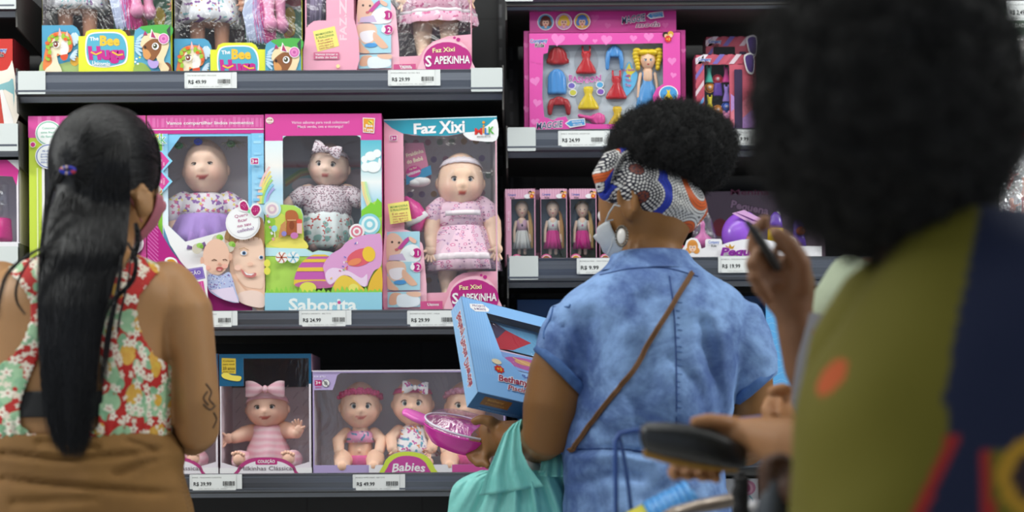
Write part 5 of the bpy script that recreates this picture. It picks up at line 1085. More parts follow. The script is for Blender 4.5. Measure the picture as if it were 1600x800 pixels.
# ================================================================ striped watch boxes
def watch_box(x0, y0, x1, y1, Y, label, art=True):
    m = panel((x0+x1)/2, (y0+y1)/2, Y); y1 = bot(m, ZR1)
    th = carton_thing('watch_box', m, x0, y0, x1, y1, .06, label, cat='toy box', group='striped watch boxes')
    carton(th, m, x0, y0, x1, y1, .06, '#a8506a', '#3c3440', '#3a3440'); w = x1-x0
    win = rrect(x0+w*.15, y0+16, x0+w*.58, y1-13, 2)
    a = front(m, x0, y0, x1, y1, '#c4586a', [win])
    cl = ['#e8dfe6', '#c4586a', '#7a6ab4', '#c4586a', '#d9c4cc', '#b84a5c', '#6aa0d8', '#e8e0ea']
    def band(k, c, wd=9):
        # diagonal band clipped to the border left and above the window
        t = k*13
        pts = [(x0+max(0, t-110), y0+min(t, 110)), (x0+min(t, w), y0+max(0, t-w)), (x0+min(t+wd, w), y0+max(0, t+wd-w)), (x0+max(0, t+wd-110), y0+min(t+wd, 110))]
        return pts
    for k in range(9):
        c = cl[k % 8]; t = k*13
        a.poly([(x0, y0+min(t+6, 108)), (x0+w*.14, y0+max(0, min(t+6, 108)-w*.2)), (x0+w*.14, y0+max(0, min(t+14, 110)-w*.2)), (x0, y0+min(t+14, 112))], c)
        a.poly([(x0+min(t, w-10)*1., y0+15), (x0+min(t+12, w), y0), (x0+min(t+20, w), y0), (x0+min(t+8, w-3), y0+15)], c); a.L -= 1
    a.L += 1
    a.poly([(x0+w*.6, y0+62), (x1, y0+90), (x1, y1), (x0+w*.6, y1)], '#b48ac8'); a.poly([(x0+w*.6, y0+90), (x1, y0+60), (x1, y0+84), (x0+w*.6, y1-12)], '#d87a8a')
    a.rr(x0+w*.66, y0+24, x0+w*.8, y1, 2, '#3a2a4a')
    a.text('Company', x0+14, y0+8, 5, '#2d62b8', w=20, off=.05, halo=WHITE, hw=.12); a.text('Kids', x0+15, y0+14, 4, '#333', w=10, off=.05)
    a.poly(smooth([(x1-15, y0+2), (x1, y0+1), (x1, y0+30), (x1-9, y0+30), (x1-14, y0+18)], 3), WHITE); a.poly(smooth([(x1-13, y0+4), (x1-1, y0+3), (x1-1, y0+27), (x1-8, y0+27), (x1-12, y0+17)], 3), '#5a3f8a')
    a.build('printed_front', M_PRINT, th); film_pane(th, m, win)
    if not art: return
    mt_ = panel((x0+x1)/2, (y0+y1)/2, Y+.02); X = lambda t: x0+w*t
    items = [('d', .23, 106, '#52c8b0'), ('r', .24, 137, '#e8922c'), ('d', .24, 152, '#e6d21c'), ('r', .38, 124, '#d0304c'), ('b', .38, 140, '#6a3fa8'), ('r', .38, 172, '#e8922c'), ('d', .53, 106, '#e8409c'), ('d', .53, 136, '#a884dc'), ('r', .53, 167, '#3a62c8'), ('c', .53, 182, '#e88ab4')]
    names = {'d': 'toy_dress', 'r': 'toy_ring', 'b': 'toy_handbag', 'c': 'toy_charm'}
    words = {'#52c8b0': 'mint', '#e8922c': 'orange', '#e6d21c': 'yellow', '#d0304c': 'red', '#6a3fa8': 'purple', '#e8409c': 'hot pink', '#a884dc': 'lilac', '#3a62c8': 'blue', '#e88ab4': 'pale pink'}
    for i, (k, t, y, c) in enumerate(items):
        kind = names[k].replace('_', ' '); extra = (' upper' if y < 150 else ' lower') if c == '#e8922c' else ''
        D = Doll(mt_, names[k], X(t), y+8, f'tiny{extra} {words[c]} {kind} in the striped watch box', 'tiny pieces in the striped box', cat=kind); cx = X(t)
        if k == 'd': D.b.loft([[D.p(cx+r*math.cos(q), yy, 3*math.sin(q)) for q in [2*PI*j/16 for j in range(16)]] for yy, r in ((y, 3.6), (y+2, 4), (y+8, 3.2), (y+22, 6.6), (y+23, 6.4))], c); [D.limb([(cx+s*3, y, 0), (cx+s*3, y-3, 0)], [1.2, 1], c) for s in (-1, 1)]
        elif k == 'r':
            D.b.add(*D._ball((cx, y, 0), (6, 3, 6), c)); D.b.add(*D._ball((cx, y, 3), (2.6, 2, 2.6), mixc(c, '#fff', .5)))
            D.b.tube([D.p(cx+7.4*math.cos(q), y+7.4*math.sin(q), -1) for q in [2*PI*j/20 for j in range(21)]], .9*D.sc, c, n=6, cap=None)
        elif k == 'b': D.b.loft([[D.p(cx+r*math.cos(q), yy, 3*math.sin(q)) for q in [2*PI*j/16 for j in range(16)]] for yy, r in ((y-10, 5), (y-8, 6), (y+8, 7.4), (y+10, 7))], c); D.b.tube([D.p(cx+4.5*math.cos(q), y-10-6*math.sin(q), 0) for q in [PI*j/10 for j in range(11)]], .8*D.sc, '#c04a6a', n=6)
        else: D.b.add(*D._ball((cx, y, 0), (6, 3, 6), c)); D.b.add(*D._ball((cx-4, y-6, 0), (2.4, 2, 3), c)); D.b.add(*D._ball((cx+4, y-6, 0), (2.4, 2, 3), c))
        D.b.build('piece', M_PLASTIC, D.th)
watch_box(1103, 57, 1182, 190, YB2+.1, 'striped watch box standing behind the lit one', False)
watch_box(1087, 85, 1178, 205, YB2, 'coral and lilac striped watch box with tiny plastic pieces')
# ================================================================ small boxed dolls
def small_doll_box(x0, y0, x1, label, dlabel, top, skirt, wide, hair='#d9a860', hr=None, yaw=0):
    m = panel((x0+x1)/2, 350, YB2, yaw); y1 = bot(m, ZR2)
    th = carton_thing('small_doll_box', m, x0, y0, x1, y1, .045, label, cat='doll box', group='small boxed dolls')
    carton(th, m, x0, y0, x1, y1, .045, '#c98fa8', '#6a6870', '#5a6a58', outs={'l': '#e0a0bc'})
    l = x0+(9 if wide else 1.5); win = [(l, 311), (x1-2, 310), (x1-2, y1-2), (l+5, y1-2), (l, y1-6)]
    a = front(m, x0, y0, x1, y1, '#dfa4bf', [win]); random.seed(int(x0))
    for i in range(int((x1-x0)/4)): a.poly([(x0+i*4, y0), (x0+i*4+1.6, y0), (x0+i*4+1.6, 308), (x0+i*4, 308)], '#e9b8cd'); a.L -= 1
    a.L += 1
    a.text('Company', x0+10, y0+9, 3.4, '#3a6ab8', w=13, off=.03); a.text('Kids', x0+11, y0+14, 3, '#555', w=7, off=.03)
    cx = x1-7; a.ell(cx-5, y0+12, 6, 3.6, '#f2eef2'); a.ell(cx-1.5, y0+6, 2.6, 2.6, '#2c1a14'); a.ell(cx+3, y0+7, 2.6, 2.6, '#e0a03c'); a.ell(cx-1.5, y0+7.5, 1.7, 1.7, '#e8b890'); a.ell(cx+3, y0+8.5, 1.7, 1.7, '#f0c8a4'); a.ell(cx+1, y0+12, 3.4, 3, '#d8501c'); a.ell(cx+1, y0+12, 1.5, 1.5, '#f0c040')
    if wide:
        a.text('Mini Moda', x0+4.5, 345, 3.6, '#f2d6e4', w=30, rot=-PI/2)
    # printed girl in the lower corner
    fx = l+8; a.ell(fx, y1-9, 8.6, 8.6, '#e26a9a'); a.ell(fx, y1-8, 7.4, 7.4, WHITE); a.ell(fx, y1-8, 6.4, 6.6, hr or '#a8643c'); a.ell(fx, y1-6.5, 4.6, 4.6, '#f2c8a0'); a.ell(fx-1.8, y1-7, .7, .9, '#2a2020'); a.ell(fx+1.8, y1-7, .7, .9, '#2a2020'); a.line([(fx-4, y1-10.5), (fx, y1-12.5), (fx+4, y1-10.5)], 1.2, hr or '#a8643c')
    a.build('printed_front', M_PRINT, th); film_pane(th, m, win)
    bk = Art(panel((x0+x1)/2, 350, YB2+.0435, yaw)); bk.grad(l-2, 308, x1-1.5, y1, [(0, '#6b7a8c'), (.4, '#7f93a8'), (.6, '#4c6a44'), (1, '#35532c')]); bk.build('printed_backing', M_PRINT, th)
    cx = (l+x1)/2-2.5; D = Doll(panel((x0+x1)/2, 350, YB2+.026, yaw), 'fashion_doll', cx, y1-4, dlabel, 'small long haired dolls', skin='#f6d4bc')
    D.head(cx, 328, 9.6, 12.6, eyes='#5a4a6a', eye=.14, lid=.25, lash=False, mouth='#c9606a', smile=.3, fn=soft_fn, ears=False)
    h = MB(); h.add(*D._ball((cx, 323.6, -3.4), (10.6, 8, 10.8), hair)); random.seed(2)
    for k in range(34):
        t = random.random(); h.tube([D.p(cx+4+t*4, 320+t*6, -3), D.p(cx+11+t*2, 335, -1), D.p(cx+12+t*4, 352+t*3, 3), D.p(cx+11+t*6, 376+random.random()*12, 2)], [.0016, .0022, .0022, .0008], mixc(hair, '#e8cf8a' if k % 2 else '#b8783c', .35), n=5)
    h.build('hair', M_HAIRV, D.th)
    for sg in (-1, 1):
        D.limb([(cx+sg*9, 347, 0), (cx+sg*12, 360, 0), (cx+sg*12.5, 374, 3)], [2.6, 2.4, 2]); D.b.add(*D._ball((cx+sg*12.5, 377, 3), (2.2, 1.8, 3)))
        D.limb([(cx+sg*4.5, 376, 0), (cx+sg*4.5, 396, 0)], [3, 2.6])
    D.limb([(cx, 338, 0), (cx, 345, 0)], [3, 3]); D.limb([(cx, 346, 0), (cx, 362, 0)], [7, 6]); D.finish()
    D.cloth('top', [(343.5, cx, 6, 4.6), (345, cx, 8.4, 6.4), (352, cx, 8, 6.8), (361, cx, 7.6, 6.4)], top)
    b = MB(); b.add(*D._ball((cx, 353, 6.5), (1.6, 1, 2), '#3a3440' if top is M_TOPP else '#d0709a')); b.build('printed_motif', M_CLOTH, D.th)
    D.cloth('skirt', [(360, cx, 7.4, 6, .0), (363, cx, 9, 7.4, .05), (376, cx, 12, 9.5, .08), (389, cx, 14.5, 11, .1)], skirt, 11, hem=.25)
M_TOPP = m_cloth('pale_pink_knit', '#dfb4cc'); M_TOPW = m_cloth('white_knit', '#e6e6e2')
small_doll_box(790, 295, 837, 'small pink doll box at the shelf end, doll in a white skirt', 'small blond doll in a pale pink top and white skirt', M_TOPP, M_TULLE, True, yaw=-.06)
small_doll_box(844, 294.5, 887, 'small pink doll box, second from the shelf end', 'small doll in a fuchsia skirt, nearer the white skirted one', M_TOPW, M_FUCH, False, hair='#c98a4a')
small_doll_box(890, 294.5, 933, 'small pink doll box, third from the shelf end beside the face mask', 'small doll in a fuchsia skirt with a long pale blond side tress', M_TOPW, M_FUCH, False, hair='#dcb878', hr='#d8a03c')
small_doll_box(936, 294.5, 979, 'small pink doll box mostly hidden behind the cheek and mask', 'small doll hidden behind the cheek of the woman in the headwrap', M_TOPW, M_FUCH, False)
for x in (829, 880):
    m = panel(x+18, 350, YB2+.05); th = carton_thing('small_doll_box', m, x, 296, x+34, bot(m, ZR2), .04, 'small pink doll box in the second row, behind the '+('white skirted' if x == 829 else 'two fuchsia skirted')+' doll', cat='doll box', group='small boxed dolls')
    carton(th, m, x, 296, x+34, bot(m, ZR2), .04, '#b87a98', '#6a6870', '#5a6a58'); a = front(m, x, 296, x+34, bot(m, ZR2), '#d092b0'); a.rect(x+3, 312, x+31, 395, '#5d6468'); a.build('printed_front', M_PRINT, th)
# ================================================================ display tray of little princess eggs
m = panel(1175, 380, YB2); yb = bot(m, ZR2)
th = thing('display_tray', m(1175, yb, -.05), 'white low display tray with purple Pequena lettering and printed faces', 'display tray')
pts = [(1063, yb), (1063, 391), (1070, 383), (1073, 375), (1080, 371), (1089, 372), (1094, 380), (1096, 388), (1102, 386), (1102, 375), (1104, 373), (1126, 373), (1128, 376), (1128, 382), (1140, 378), (1160, 374), (1185, 373), (1210, 377), (1222, 384), (1224, 376), (1228, 371), (1236, 369), (1243, 373), (1247, 385), (1284, 385), (1284, yb)]
a = front(m, 0, 0, 0, 0, '#f1eff1', outline=pts)
for fx in (1082, 1234):
    a.ell(fx, 384, 8.6, 10, '#e09a4c'); a.ell(fx-6, 391, 5, 5, '#e09a4c'); a.ell(fx+6, 391, 5, 5, '#e09a4c'); a.ell(fx, 386.5, 5.6, 6.6, '#f6cfae'); a.ell(fx, 380.5, 6.4, 3, '#d88e40'); a.ell(fx-2.2, 386, .8, 1.1, '#5a7ab0'); a.ell(fx+2.2, 386, .8, 1.1, '#5a7ab0'); a.ell(fx, 390, 1.3, .6, '#c85a6a')
a.text('Company', 1115, 378, 4.4, '#2d62b8', w=17, off=.04); a.text('Kids', 1115, 384, 4, '#444', w=8, off=.03); a.poly([(1133, 383), (1138, 386), (1140, 381), (1143, 386), (1148, 383), (1145, 389), (1135, 389)], '#c8962c')
a.text('Pequena', 1165, 393, 12, '#8a2a98', w=80, off=.08, shear=.2, halo='#e8c8ea', hw=.04); a.rect(1064, 383, 1068, 386, '#c8324c')
a.build('printed_front', M_PRINT, th); b = MB(); 
for x in (1063, 1284): b.add([m(x, 386, 0), m(x, yb, 0), m(x, yb, -.1), m(x, 386, -.1)], [(0, 1, 2, 3)], '#d9d9dc')
b.add([m(1063, yb, 0), m(1284, yb, 0), m(1284, yb, -.1), m(1063, yb, -.1)], [(0, 1, 2, 3)], '#e4e4e8'); b.add([m(1063, 386, -.1), m(1284, 386, -.1), m(1284, yb, -.1), m(1063, yb, -.1)], [(0, 1, 2, 3)], '#e4e4e8'); b.build('tray', M_PRINT, th)
m3 = panel(1175, 330, YB2+.2); th = carton_thing('toy_box', m3, 1085, 300, 1290, bot(m3, ZR2), .05, 'dark lilac boxes with Pequena lettering standing behind the egg display')
carton(th, m3, 1085, 298, 1290, bot(m3, ZR2), .05, '#4a3848', '#4a3848', '#4a3848'); a = front(m3, 1085, 298, 1290, bot(m3, ZR2), '#8a7482'); a.ell(1125, 355, 12, 14, '#9a3a48'); a.text('Pequena', 1172, 324, 12, '#d8b0cc', w=60, off=.06, rot=.2, halo='#5a3458', hw=.08); a.text('Menina', 1172, 300, 9, '#8a3a5c', w=60); a.build('printed_front', M_PRINT, th)
mt_ = panel(1175, 380, YB2+.045)
# egg
D = Doll(mt_, 'egg_capsule', 1158, 392, 'purple and clear toy egg capsule with a lilac label, in the display tray', cat='toy egg'); pz = D.b
n = 32; v = []; cc = []
def eggp(th_, ph): 
    y = math.cos(th_); r = math.sin(th_)*(1-.12*y); q = Vector((r*math.cos(ph), r*math.sin(ph), y)); q = Matrix.Rotation(.55, 3, 'Y') @ q; return D.p(1160+q.x*31, 366-q.z*37, q.y*26)
def eggpart(name, cond, mat, col, sc=1):
    b = MB(); vs = [eggp(PI*i/28, 2*PI*j/n) for i in range(29) for j in range(n)]; fs = []
    for i in range(28):
        for j in range(n):
            if cond(i, 2*PI*(j+.5)/n): fs.append((i*n+j, i*n+(j+1) % n, (i+1)*n+(j+1) % n, (i+1)*n+j))
    b.add(vs, fs, col, True); o = b.build(name, mat, D.th); return o
eggpart('purple_shell', lambda i, p: math.cos(p-PI) > -.15 or i > 21, M_PLASTIC, '#9a5cd8'); eggpart('clear_dome', lambda i, p: not (math.cos(p-PI) > -.15 or i > 21), M_FILMW, '#fff')
b = Art(panel(1175, 380, YB2+.012)); b.poly([(1144, 333), (1163, 328), (1194, 344), (1178, 352)], '#d9a8d8'); [b.line([(1150+i*4, 333+i*1.6-1), (1182+i*3-4, 349+i*.5-3)], .7, '#7a3a8a') for i in range(4)]; b.build('label_card', M_PRINT, D.th)
D2 = Doll(mt_, 'mini_doll', 1170, 385, 'tiny doll with golden buns curled inside the purple egg', cat='doll', skin='#d99a70'); D2.b.add(*D2._ball((1168, 352, 0), (11, 9, 11), '#c88a5a')); D2.b.add(*D2._ball((1152, 368, 10), (9, 8, 9), '#d8a84a')); D2.b.add(*D2._ball((1178, 370, 12), (8, 8, 9), '#d8b060')); D2.b.add(*D2._ball((1165, 378, 14), (11, 8, 7), '#e88a94')); D2.b.build('body', M_VINYL, D2.th)
def cone(cx, top, w, yb_, col, label, fig):
    D = Doll(mt_, 'clear_cone', cx, yb_, label, 'clear cones in the display tray', cat='toy cone')
    b = MB(); b.loft([[D.p(cx+r*math.cos(q)+o, y, r*.6*math.sin(q)) for q in [2*PI*j/28 for j in range(28)]] for y, r, o in ((top, 1, 6), (top+20, w*.35, 4), (yb_, w, 0))], '#fff'); b.build('cone', film('cone_film', .16, .3, 30), D.th)
    b = MB(); b.loft([[D.p(cx+r*math.cos(q), y, r*.55*math.sin(q)) for q in [2*PI*j/24 for j in range(24)]] for y, r in fig], col); b.build('figure', M_PLASTIC, D.th)
cone(1098, 318, 28, 390, '#e07ab8', 'clear cone with a pink figure beside the headwrap', [(345, 2), (350, 4), (356, 3), (364, 5), (372, 14), (388, 18)])
cone(1212, 320, 16, 390, '#d8b81c', 'clear cone with a purple and yellow figure behind the raised hand', [(350, 3), (358, 12), (388, 14)])
D = Doll(mt_, 'mini_doll', 1212, 358, 'purple topped mini figure behind the raised hand', cat='doll'); D.b.loft([[D.p(1212+r*math.cos(q), y, 2+r*.6*math.sin(q)) for q in [2*PI*j/24 for j in range(24)]] for y, r in ((332, 3), (338, 8), (348, 10), (357, 11))], '#6a4aa8'); D.b.build('body', M_PLASTIC, D.th)
D = Doll(mt_, 'mini_doll', 1250, 386, 'tiny figure with orange hair at the far end of the display tray', cat='doll'); D.b.loft([[D.p(1248+r*math.cos(q), y, r*.6*math.sin(q)) for q in [2*PI*j/20 for j in range(20)]] for y, r in ((345, 6), (352, 9), (366, 8), (372, 10), (386, 12))], '#6a4ab0'); D.b.add(*D._ball((1250, 362, 8), (7, 5, 7), '#b8603c')); D.b.build('body', M_PLASTIC, D.th)
# ================================================================ blue pool toy boxes behind the woman
def pool_box(x0, x1, y0, Y, label, frontmost):
    m = panel((x0+x1)/2, 560, Y); y1 = bot(m, ZR3); th = carton_thing('pool_toy_box', m, x0, y0, x1, y1, .12, label, cat='toy box', group='blue pool toy boxes')
    w = x1-x0; base = '#64b0ea' if frontmost else '#1d4a80'; carton(th, m, x0, y0, x1, y1, .12, '#1b4478', '#7a8a9a', '#a84050')  # wavy box is printed light blue, the boxes set further back dark blue
    win = [(x0+w*.32, y0+30), (x1-8, y0+30), (x1-8, y0+180), (x0+w*.32, y0+180)]
    a = front(m, x0, y0, x1, y1, base, [win] if frontmost else [])
    if frontmost:
        for i in range(22): a.line([(x0+2+t*4, y0+14+i*11+2*math.sin(t*1.3+i)) for t in range(int(w*.3/4))], .8, '#8fcaf2'); a.L -= 1
        a.L += 1; a.ell(x0+w*.3, y0+15, 9, 9, WHITE); a.text('Bethany', x0+w*.3, y0+15, 4, '#5a3a3a', w=15, off=.04, rot=.3)
        a.rr(x0+w*.36, y0+118, x0+w*.66, y0+140, 1, '#c03a5a'); a.text('PISCINA', x0+w*.5, y0+124, 4, WHITE, w=22, off=.03); a.text('DIVERTIDA', x0+w*.5, y0+132, 4, WHITE, w=26, off=.03)
        bk = Art(panel((x0+x1)/2, 560, Y+.05)); bk.poly([(x0+w*.3, y0+30), (x1-8, y0+30), (x1-30, y0+110), (x0+w*.45, y0+120), (x0+w*.3, y0+100)], '#b82838'); bk.rect(x0+w*.3, y0+110, x1-8, y0+180, '#6ab0e0'); bk.build('printed_backing', M_PRINT, th); film_pane(th, m, win, mat=M_FILMW)
    else:
        a.text('Company', x0+w*.5, y0+12, 7, '#4a5a70', w=30, off=.05); a.text('Kids', x0+w*.5, y0+21, 7, '#4a5a70', w=16, off=.05)
        a.poly([(x0+w*.4, y0+14), (x0+w*.62, y0+8), (x0+w*.66, y0+22), (x0+w*.44, y0+28)], '#2b3a5c')
    a.build('printed_front', M_PRINT, th)
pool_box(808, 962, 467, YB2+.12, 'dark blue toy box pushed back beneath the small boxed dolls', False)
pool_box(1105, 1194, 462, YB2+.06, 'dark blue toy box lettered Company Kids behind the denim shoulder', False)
pool_box(1196, 1330, 470, YB2, 'bright blue wavy pool toy box right of the denim shoulder', True)
m = panel(1180, 770, 3.6); th = carton_thing('toy_box', m, 1090, 747, 1186, 860, .12, 'white box with a pink flower print below the wallet'); carton(th, m, 1090, 747, 1186, 860, .12, '#d8d6d8', '#aaa', '#aaa')
a = front(m, 1090, 747, 1186, 860, '#e6e4e6'); [a.ell(1166, 762, 15-k*4, 12-k*3, ('#d88aa8', '#eeb4c8', '#c0608a')[k], k*.5) for k in range(3)]; a.line(smooth([(1170, 774), (1176, 782), (1172, 792)], 4, False), 2, '#6ab0b8'); a.build('printed_front', M_PRINT, th)
mr = panel(1180, 770, 3.53); zb = m(0, 860).z; SH = shelf(X2a, X2b, YR2, lvv(1180, 850), 30, 'grey metal shelf below the picture edge under the flower box')
# ================================================================ far left bay
m = panel(0, 130, YB); yb = bot(m, ZL1); th = carton_thing('toy_box', m, -110, 60, 21, yb, .12, 'red and cream toy box at the far left edge')
carton(th, m, -110, 60, 21, yb, .12, '#7a1c24', '#aaa', '#aaa'); a = front(m, -110, 60, 21, yb, '#c8342c')
a.poly(smooth([(-110, 116), (-10, 112), (12, 108), (20.5, 100), (20.5, yb), (-110, yb)], 3), '#eee4d6'); a.poly(smooth([(-110, 140), (0, 132), (20.5, 124), (20.5, 170), (8, 140), (-110, 180)], 3), '#86b8bc'); a.poly([(-20, 145), (4, 140), (20.5, 188), (20.5, yb), (-20, yb)], '#f0ece8'); a.poly([(-30, 150), (0, 145), (8, yb), (-30, yb)], '#c8483c')
a.text('Company', -2, 78, 6, '#2d62b8', w=26, off=.05, halo=WHITE, hw=.12); a.text('Kids', 0, 86, 5, '#333', w=12, off=.05, halo=WHITE, hw=.1); a.build('printed_front', M_PRINT, th)
m = panel(0, 320, YB); yb = bot(m, ZL2); th = carton_thing('toy_box', m, -110, 250, 30, yb, .12, 'white and pink window box with a hot pink toy at the far left edge')
win = [(-90, 270), (20, 276), (26, 290), (26, 378), (-90, 378)]
carton(th, m, -110, 250, 30, yb, .12, '#e6dce4', '#c8c0c8', '#cfc8d0'); a = front(m, -110, 250, 30, yb, '#e9e2e8', [win]); a.poly([(-110, 250), (30, 250), (30, 262), (26, 290), (20, 276), (-90, 269), (-110, 269)], '#d83a94'); a.poly([(12, 250), (30, 250), (30, 266)], WHITE); a.rect(-110, 379, 30, yb, '#f0eef0'); a.build('printed_front', M_PRINT, th); film_pane(th, m, win, mat=M_FILMW)
D = Doll(panel(0, 320, YB+.05), 'toy_bottle', 8, 378, 'hot pink toy cup with a clear top in the box at the far left', cat='toy cup')
b = MB(); b.loft([[D.p(2+r*math.cos(q), y, r*math.sin(q)) for q in [2*PI*j/28 for j in range(28)]] for y, r in ((342, 14), (344, 15), (372, 17), (377, 16))], '#e01f8a'); b.build('cup', M_PLASTIC, D.th)
b = MB(); b.loft([[D.p(2+r*math.cos(q), y, r*math.sin(q)) for q in [2*PI*j/28 for j in range(28)]] for y, r in ((284, 6), (288, 11), (342, 13))], '#fff'); b.build('clear_top', film('cup_clear', .12, .1), D.th)
m = panel(35, 100, YB+.1); th = carton_thing('toy_box', m, 26, 70, 40, bot(m, ZL1), .1, 'dark red edge of a box deeper on the far left shelf'); 
b = MB(); b.box(m(26, 0).x-.03, m(26, 0).x-.004, YB+.13, YB+.25, ZL1+.001, ZL1+.16, '#5a1820'); b.build('carton', M_PRINT, th)
# ================================================================ hanging soldier packs at the far right
def pack(x0, y0, x1, y1, Y, label, col, head, hy):
    m = panel((x0+x1)/2, (y0+y1)/2, Y); th = thing('toy_pack', m((x0+x1)/2, y0), label, 'bagged toy', 'hanging toy packs')
    a = Art(m); a.poly([(x0, y0), (x1, y0), (x1, hy), (x0, hy)], head); a.poly([(x0, y0), (x1, y0), (x1, hy), (x0, hy)], '#bbb', base=-.001)
    if y0 < 50:
        a.text('SOLDADO', (x0+x1)/2-8, 40, 6, '#e4e8e2', w=34, off=.06); a.rect(x1-14, 32, x1-4, 50, '#c8a83c'); a.ell(x0+20, 26, 10, 6, '#7a8a7c')
    a.build('header_card', M_PRINT, th)
    b = MB(); nx, ny = 12, 20; vs = []; random.seed(int(y0))
    for s in (1, -1):
        for i in range(ny+1):
            for j in range(nx+1):
                e = math.sin(PI*i/ny)**.4*math.sin(PI*j/nx)**.5; vs.append(m(x0+(x1-x0)*j/nx, hy+(y1-hy)*i/ny, s*(.018*e+random.uniform(-.0025, .0025)*(e > .1))))
    k = (nx+1)*(ny+1); fs = []
    for s in (0, k):
        for i in range(ny):
            for j in range(nx): q = s+i*(nx+1)+j; fs.append((q, q+1, q+nx+2, q+nx+1))
    b.add(vs, fs, '#fff', True); b.build('bag', M_FILMH, th)
    g = MB(); 
    for t in range(16 if col == 'army' else 7):
        cx, cy = x0+8+random.random()*(x1-x0-16), hy+20+random.random()*(y1-hy-34); c = random.choice(('#5a6a48', '#7a7a58', '#b88a5c', '#8a8f80', '#c8b48a')) if col == 'army' else random.choice(('#c8301c', '#b82418', '#d8703c'))
        p0 = m(cx, cy, 0); g.tube([m(cx, cy-12, 0), m(cx+2, cy-3, .002), m(cx-3, cy+12, 0)], [.004, .0065, .004], c, n=8); g.tube([m(cx+1, cy-5, .003), m(cx+12, cy-9, .006)], .0018, c, n=6); g.blob(m(cx, cy-16, 0), .0052, c, nu=10, nv=8)
    o = g.build('plastic_soldiers' if col == 'army' else 'plastic_toys', M_PLASTIC, th); o['kind'] = 'stuff'
    return m
YP = 3.62
pack(1556, 12, 1640, 198, YP, 'clear bag of plastic toy soldiers under a SOLDADO header card', 'army', '#5f6f62', 55)
pack(1560, 206, 1640, 345, YP, 'red bagged toy hanging below the soldier pack', 'red', '#a82a20', 216)
price_tag(1572, 1, 1640, 32, 'R$ 2,49', 'SOLDADOS', YP-.07, 'small white price tag reading R$ 2,49 on the peg hook of the soldier pack')
for y, l in ((10, 'metal peg hook holding the soldier pack'), (207, 'metal peg hook holding the red bagged toy')):
    p = P(1592, y, YP-.068); th = thing('peg_hook', p, l, 'hook', 'peg hooks'); MB().tube([p, p+Vector((0, .2, 0)), p+Vector((0, .335, 0))], .0025, '#999', n=8).build('rod', m_steel('peg_metal', '#9a9a9a', .3, .9), th)
# ================================================================ PEOPLE
def evaluated(o, name):
    dg = bpy.context.evaluated_depsgraph_get(); return bpy.data.meshes.new_from_object(o.evaluated_get(dg))
def remesh(mb, name, mat, parent, voxel=.005, smooth_it=4, fn=None, cf=None):
    o = mb.build('sculpt', mat); md = o.modifiers.new('r', 'REMESH'); md.mode = 'VOXEL'; md.voxel_size = voxel; md.use_smooth_shade = True
    if smooth_it: s = o.modifiers.new('s', 'SMOOTH'); s.factor = .5; s.iterations = smooth_it
    me = evaluated(o, name); bpy.data.objects.remove(o); me.name = name
    n = len(me.vertices); co = np.empty(n*3, np.float32); me.vertices.foreach_get('co', co); co = co.reshape(-1, 3)
    if fn:
        nr = np.empty(n*3, np.float32); me.vertices.foreach_get('normal', nr); co = fn(co.astype(float), nr.reshape(-1, 3).astype(float)).astype(np.float32); me.vertices.foreach_set('co', co.ravel())
    for a in list(me.color_attributes): me.color_attributes.remove(a)
    if cf:
        ca = me.color_attributes.new('Col', 'FLOAT_COLOR', 'POINT'); ca.data.foreach_set('color', cf(co).astype(np.float32).ravel())
    me.materials.clear(); me.materials.append(mat); me.polygons.foreach_set('use_smooth', [True]*len(me.polygons)); me.update()
    ob = bpy.data.objects.new(name, me); C.objects.link(ob)
    if parent: ob.parent = parent; ob.matrix_parent_inverse = Matrix.Translation(-parent.location)
    return ob
def topx(co):
    """world -> photo pixel arrays"""
    u = co[:, 0]*F/co[:, 1]; v = -(co[:, 2]-ZC)*F/co[:, 1]
    return 800+u+v*ROLL, 700-u*ROLL+v
def interp_rows(rows, step):
    ys = np.array([r[0] for r in rows], float); n = len(rows); out = []
    cols = [np.array([r[k] for r in rows], float) for k in range(1, len(rows[0]))]
    def cr(y, c):
        i = min(max(np.searchsorted(ys, y)-1, 0), n-2); t = (y-ys[i])/(ys[i+1]-ys[i]); h = ys[i+1]-ys[i]
        m0 = (c[i+1]-c[i-1])/(ys[i+1]-ys[i-1])*h if i > 0 else c[i+1]-c[i]; m1 = (c[i+2]-c[i])/(ys[i+2]-ys[i])*h if i < n-2 else c[i+1]-c[i]
        return (2*t**3-3*t*t+1)*c[i]+(t**3-2*t*t+t)*m0+(-2*t**3+3*t*t)*c[i+1]+(t**3-t*t)*m1
    y = ys[0]
    while y <= ys[-1]+.01:
        out.append((y,)+tuple(cr(y, c) for c in cols)); y += step
    return out
def torso_rings(rows, Yc, n=64, off=0., step=12, ex=2.3):
    """rows: (y, xL, xR, half depth in m, centre shift in m)"""
    S = Yc/F; rings = []
    for r in interp_rows(rows, step):
        y, xl, xr, hd, cy = r; ring = []; hw = (xr-xl)/2*S+off; hd += off
        c = P((xl+xr)/2, y, Yc)
        for j in range(n):
            a = 2*PI*j/n; ca, sa = math.cos(a), math.sin(a)
            ring.append(c+Vector((hw*math.copysign(abs(ca)**(2/ex), ca), cy+hd*math.copysign(abs(sa)**(2/ex), sa), 0)))
        rings.append(ring)
    return rings
def in_poly(x, y, poly):
    r = False; j = len(poly)-1
    for i in range(len(poly)):
        xi, yi = poly[i]; xj, yj = poly[j]
        if (yi > y) != (yj > y) and x < (xj-xi)*(y-yi)/(yj-yi)+xi: r = not r
        j = i
    return r
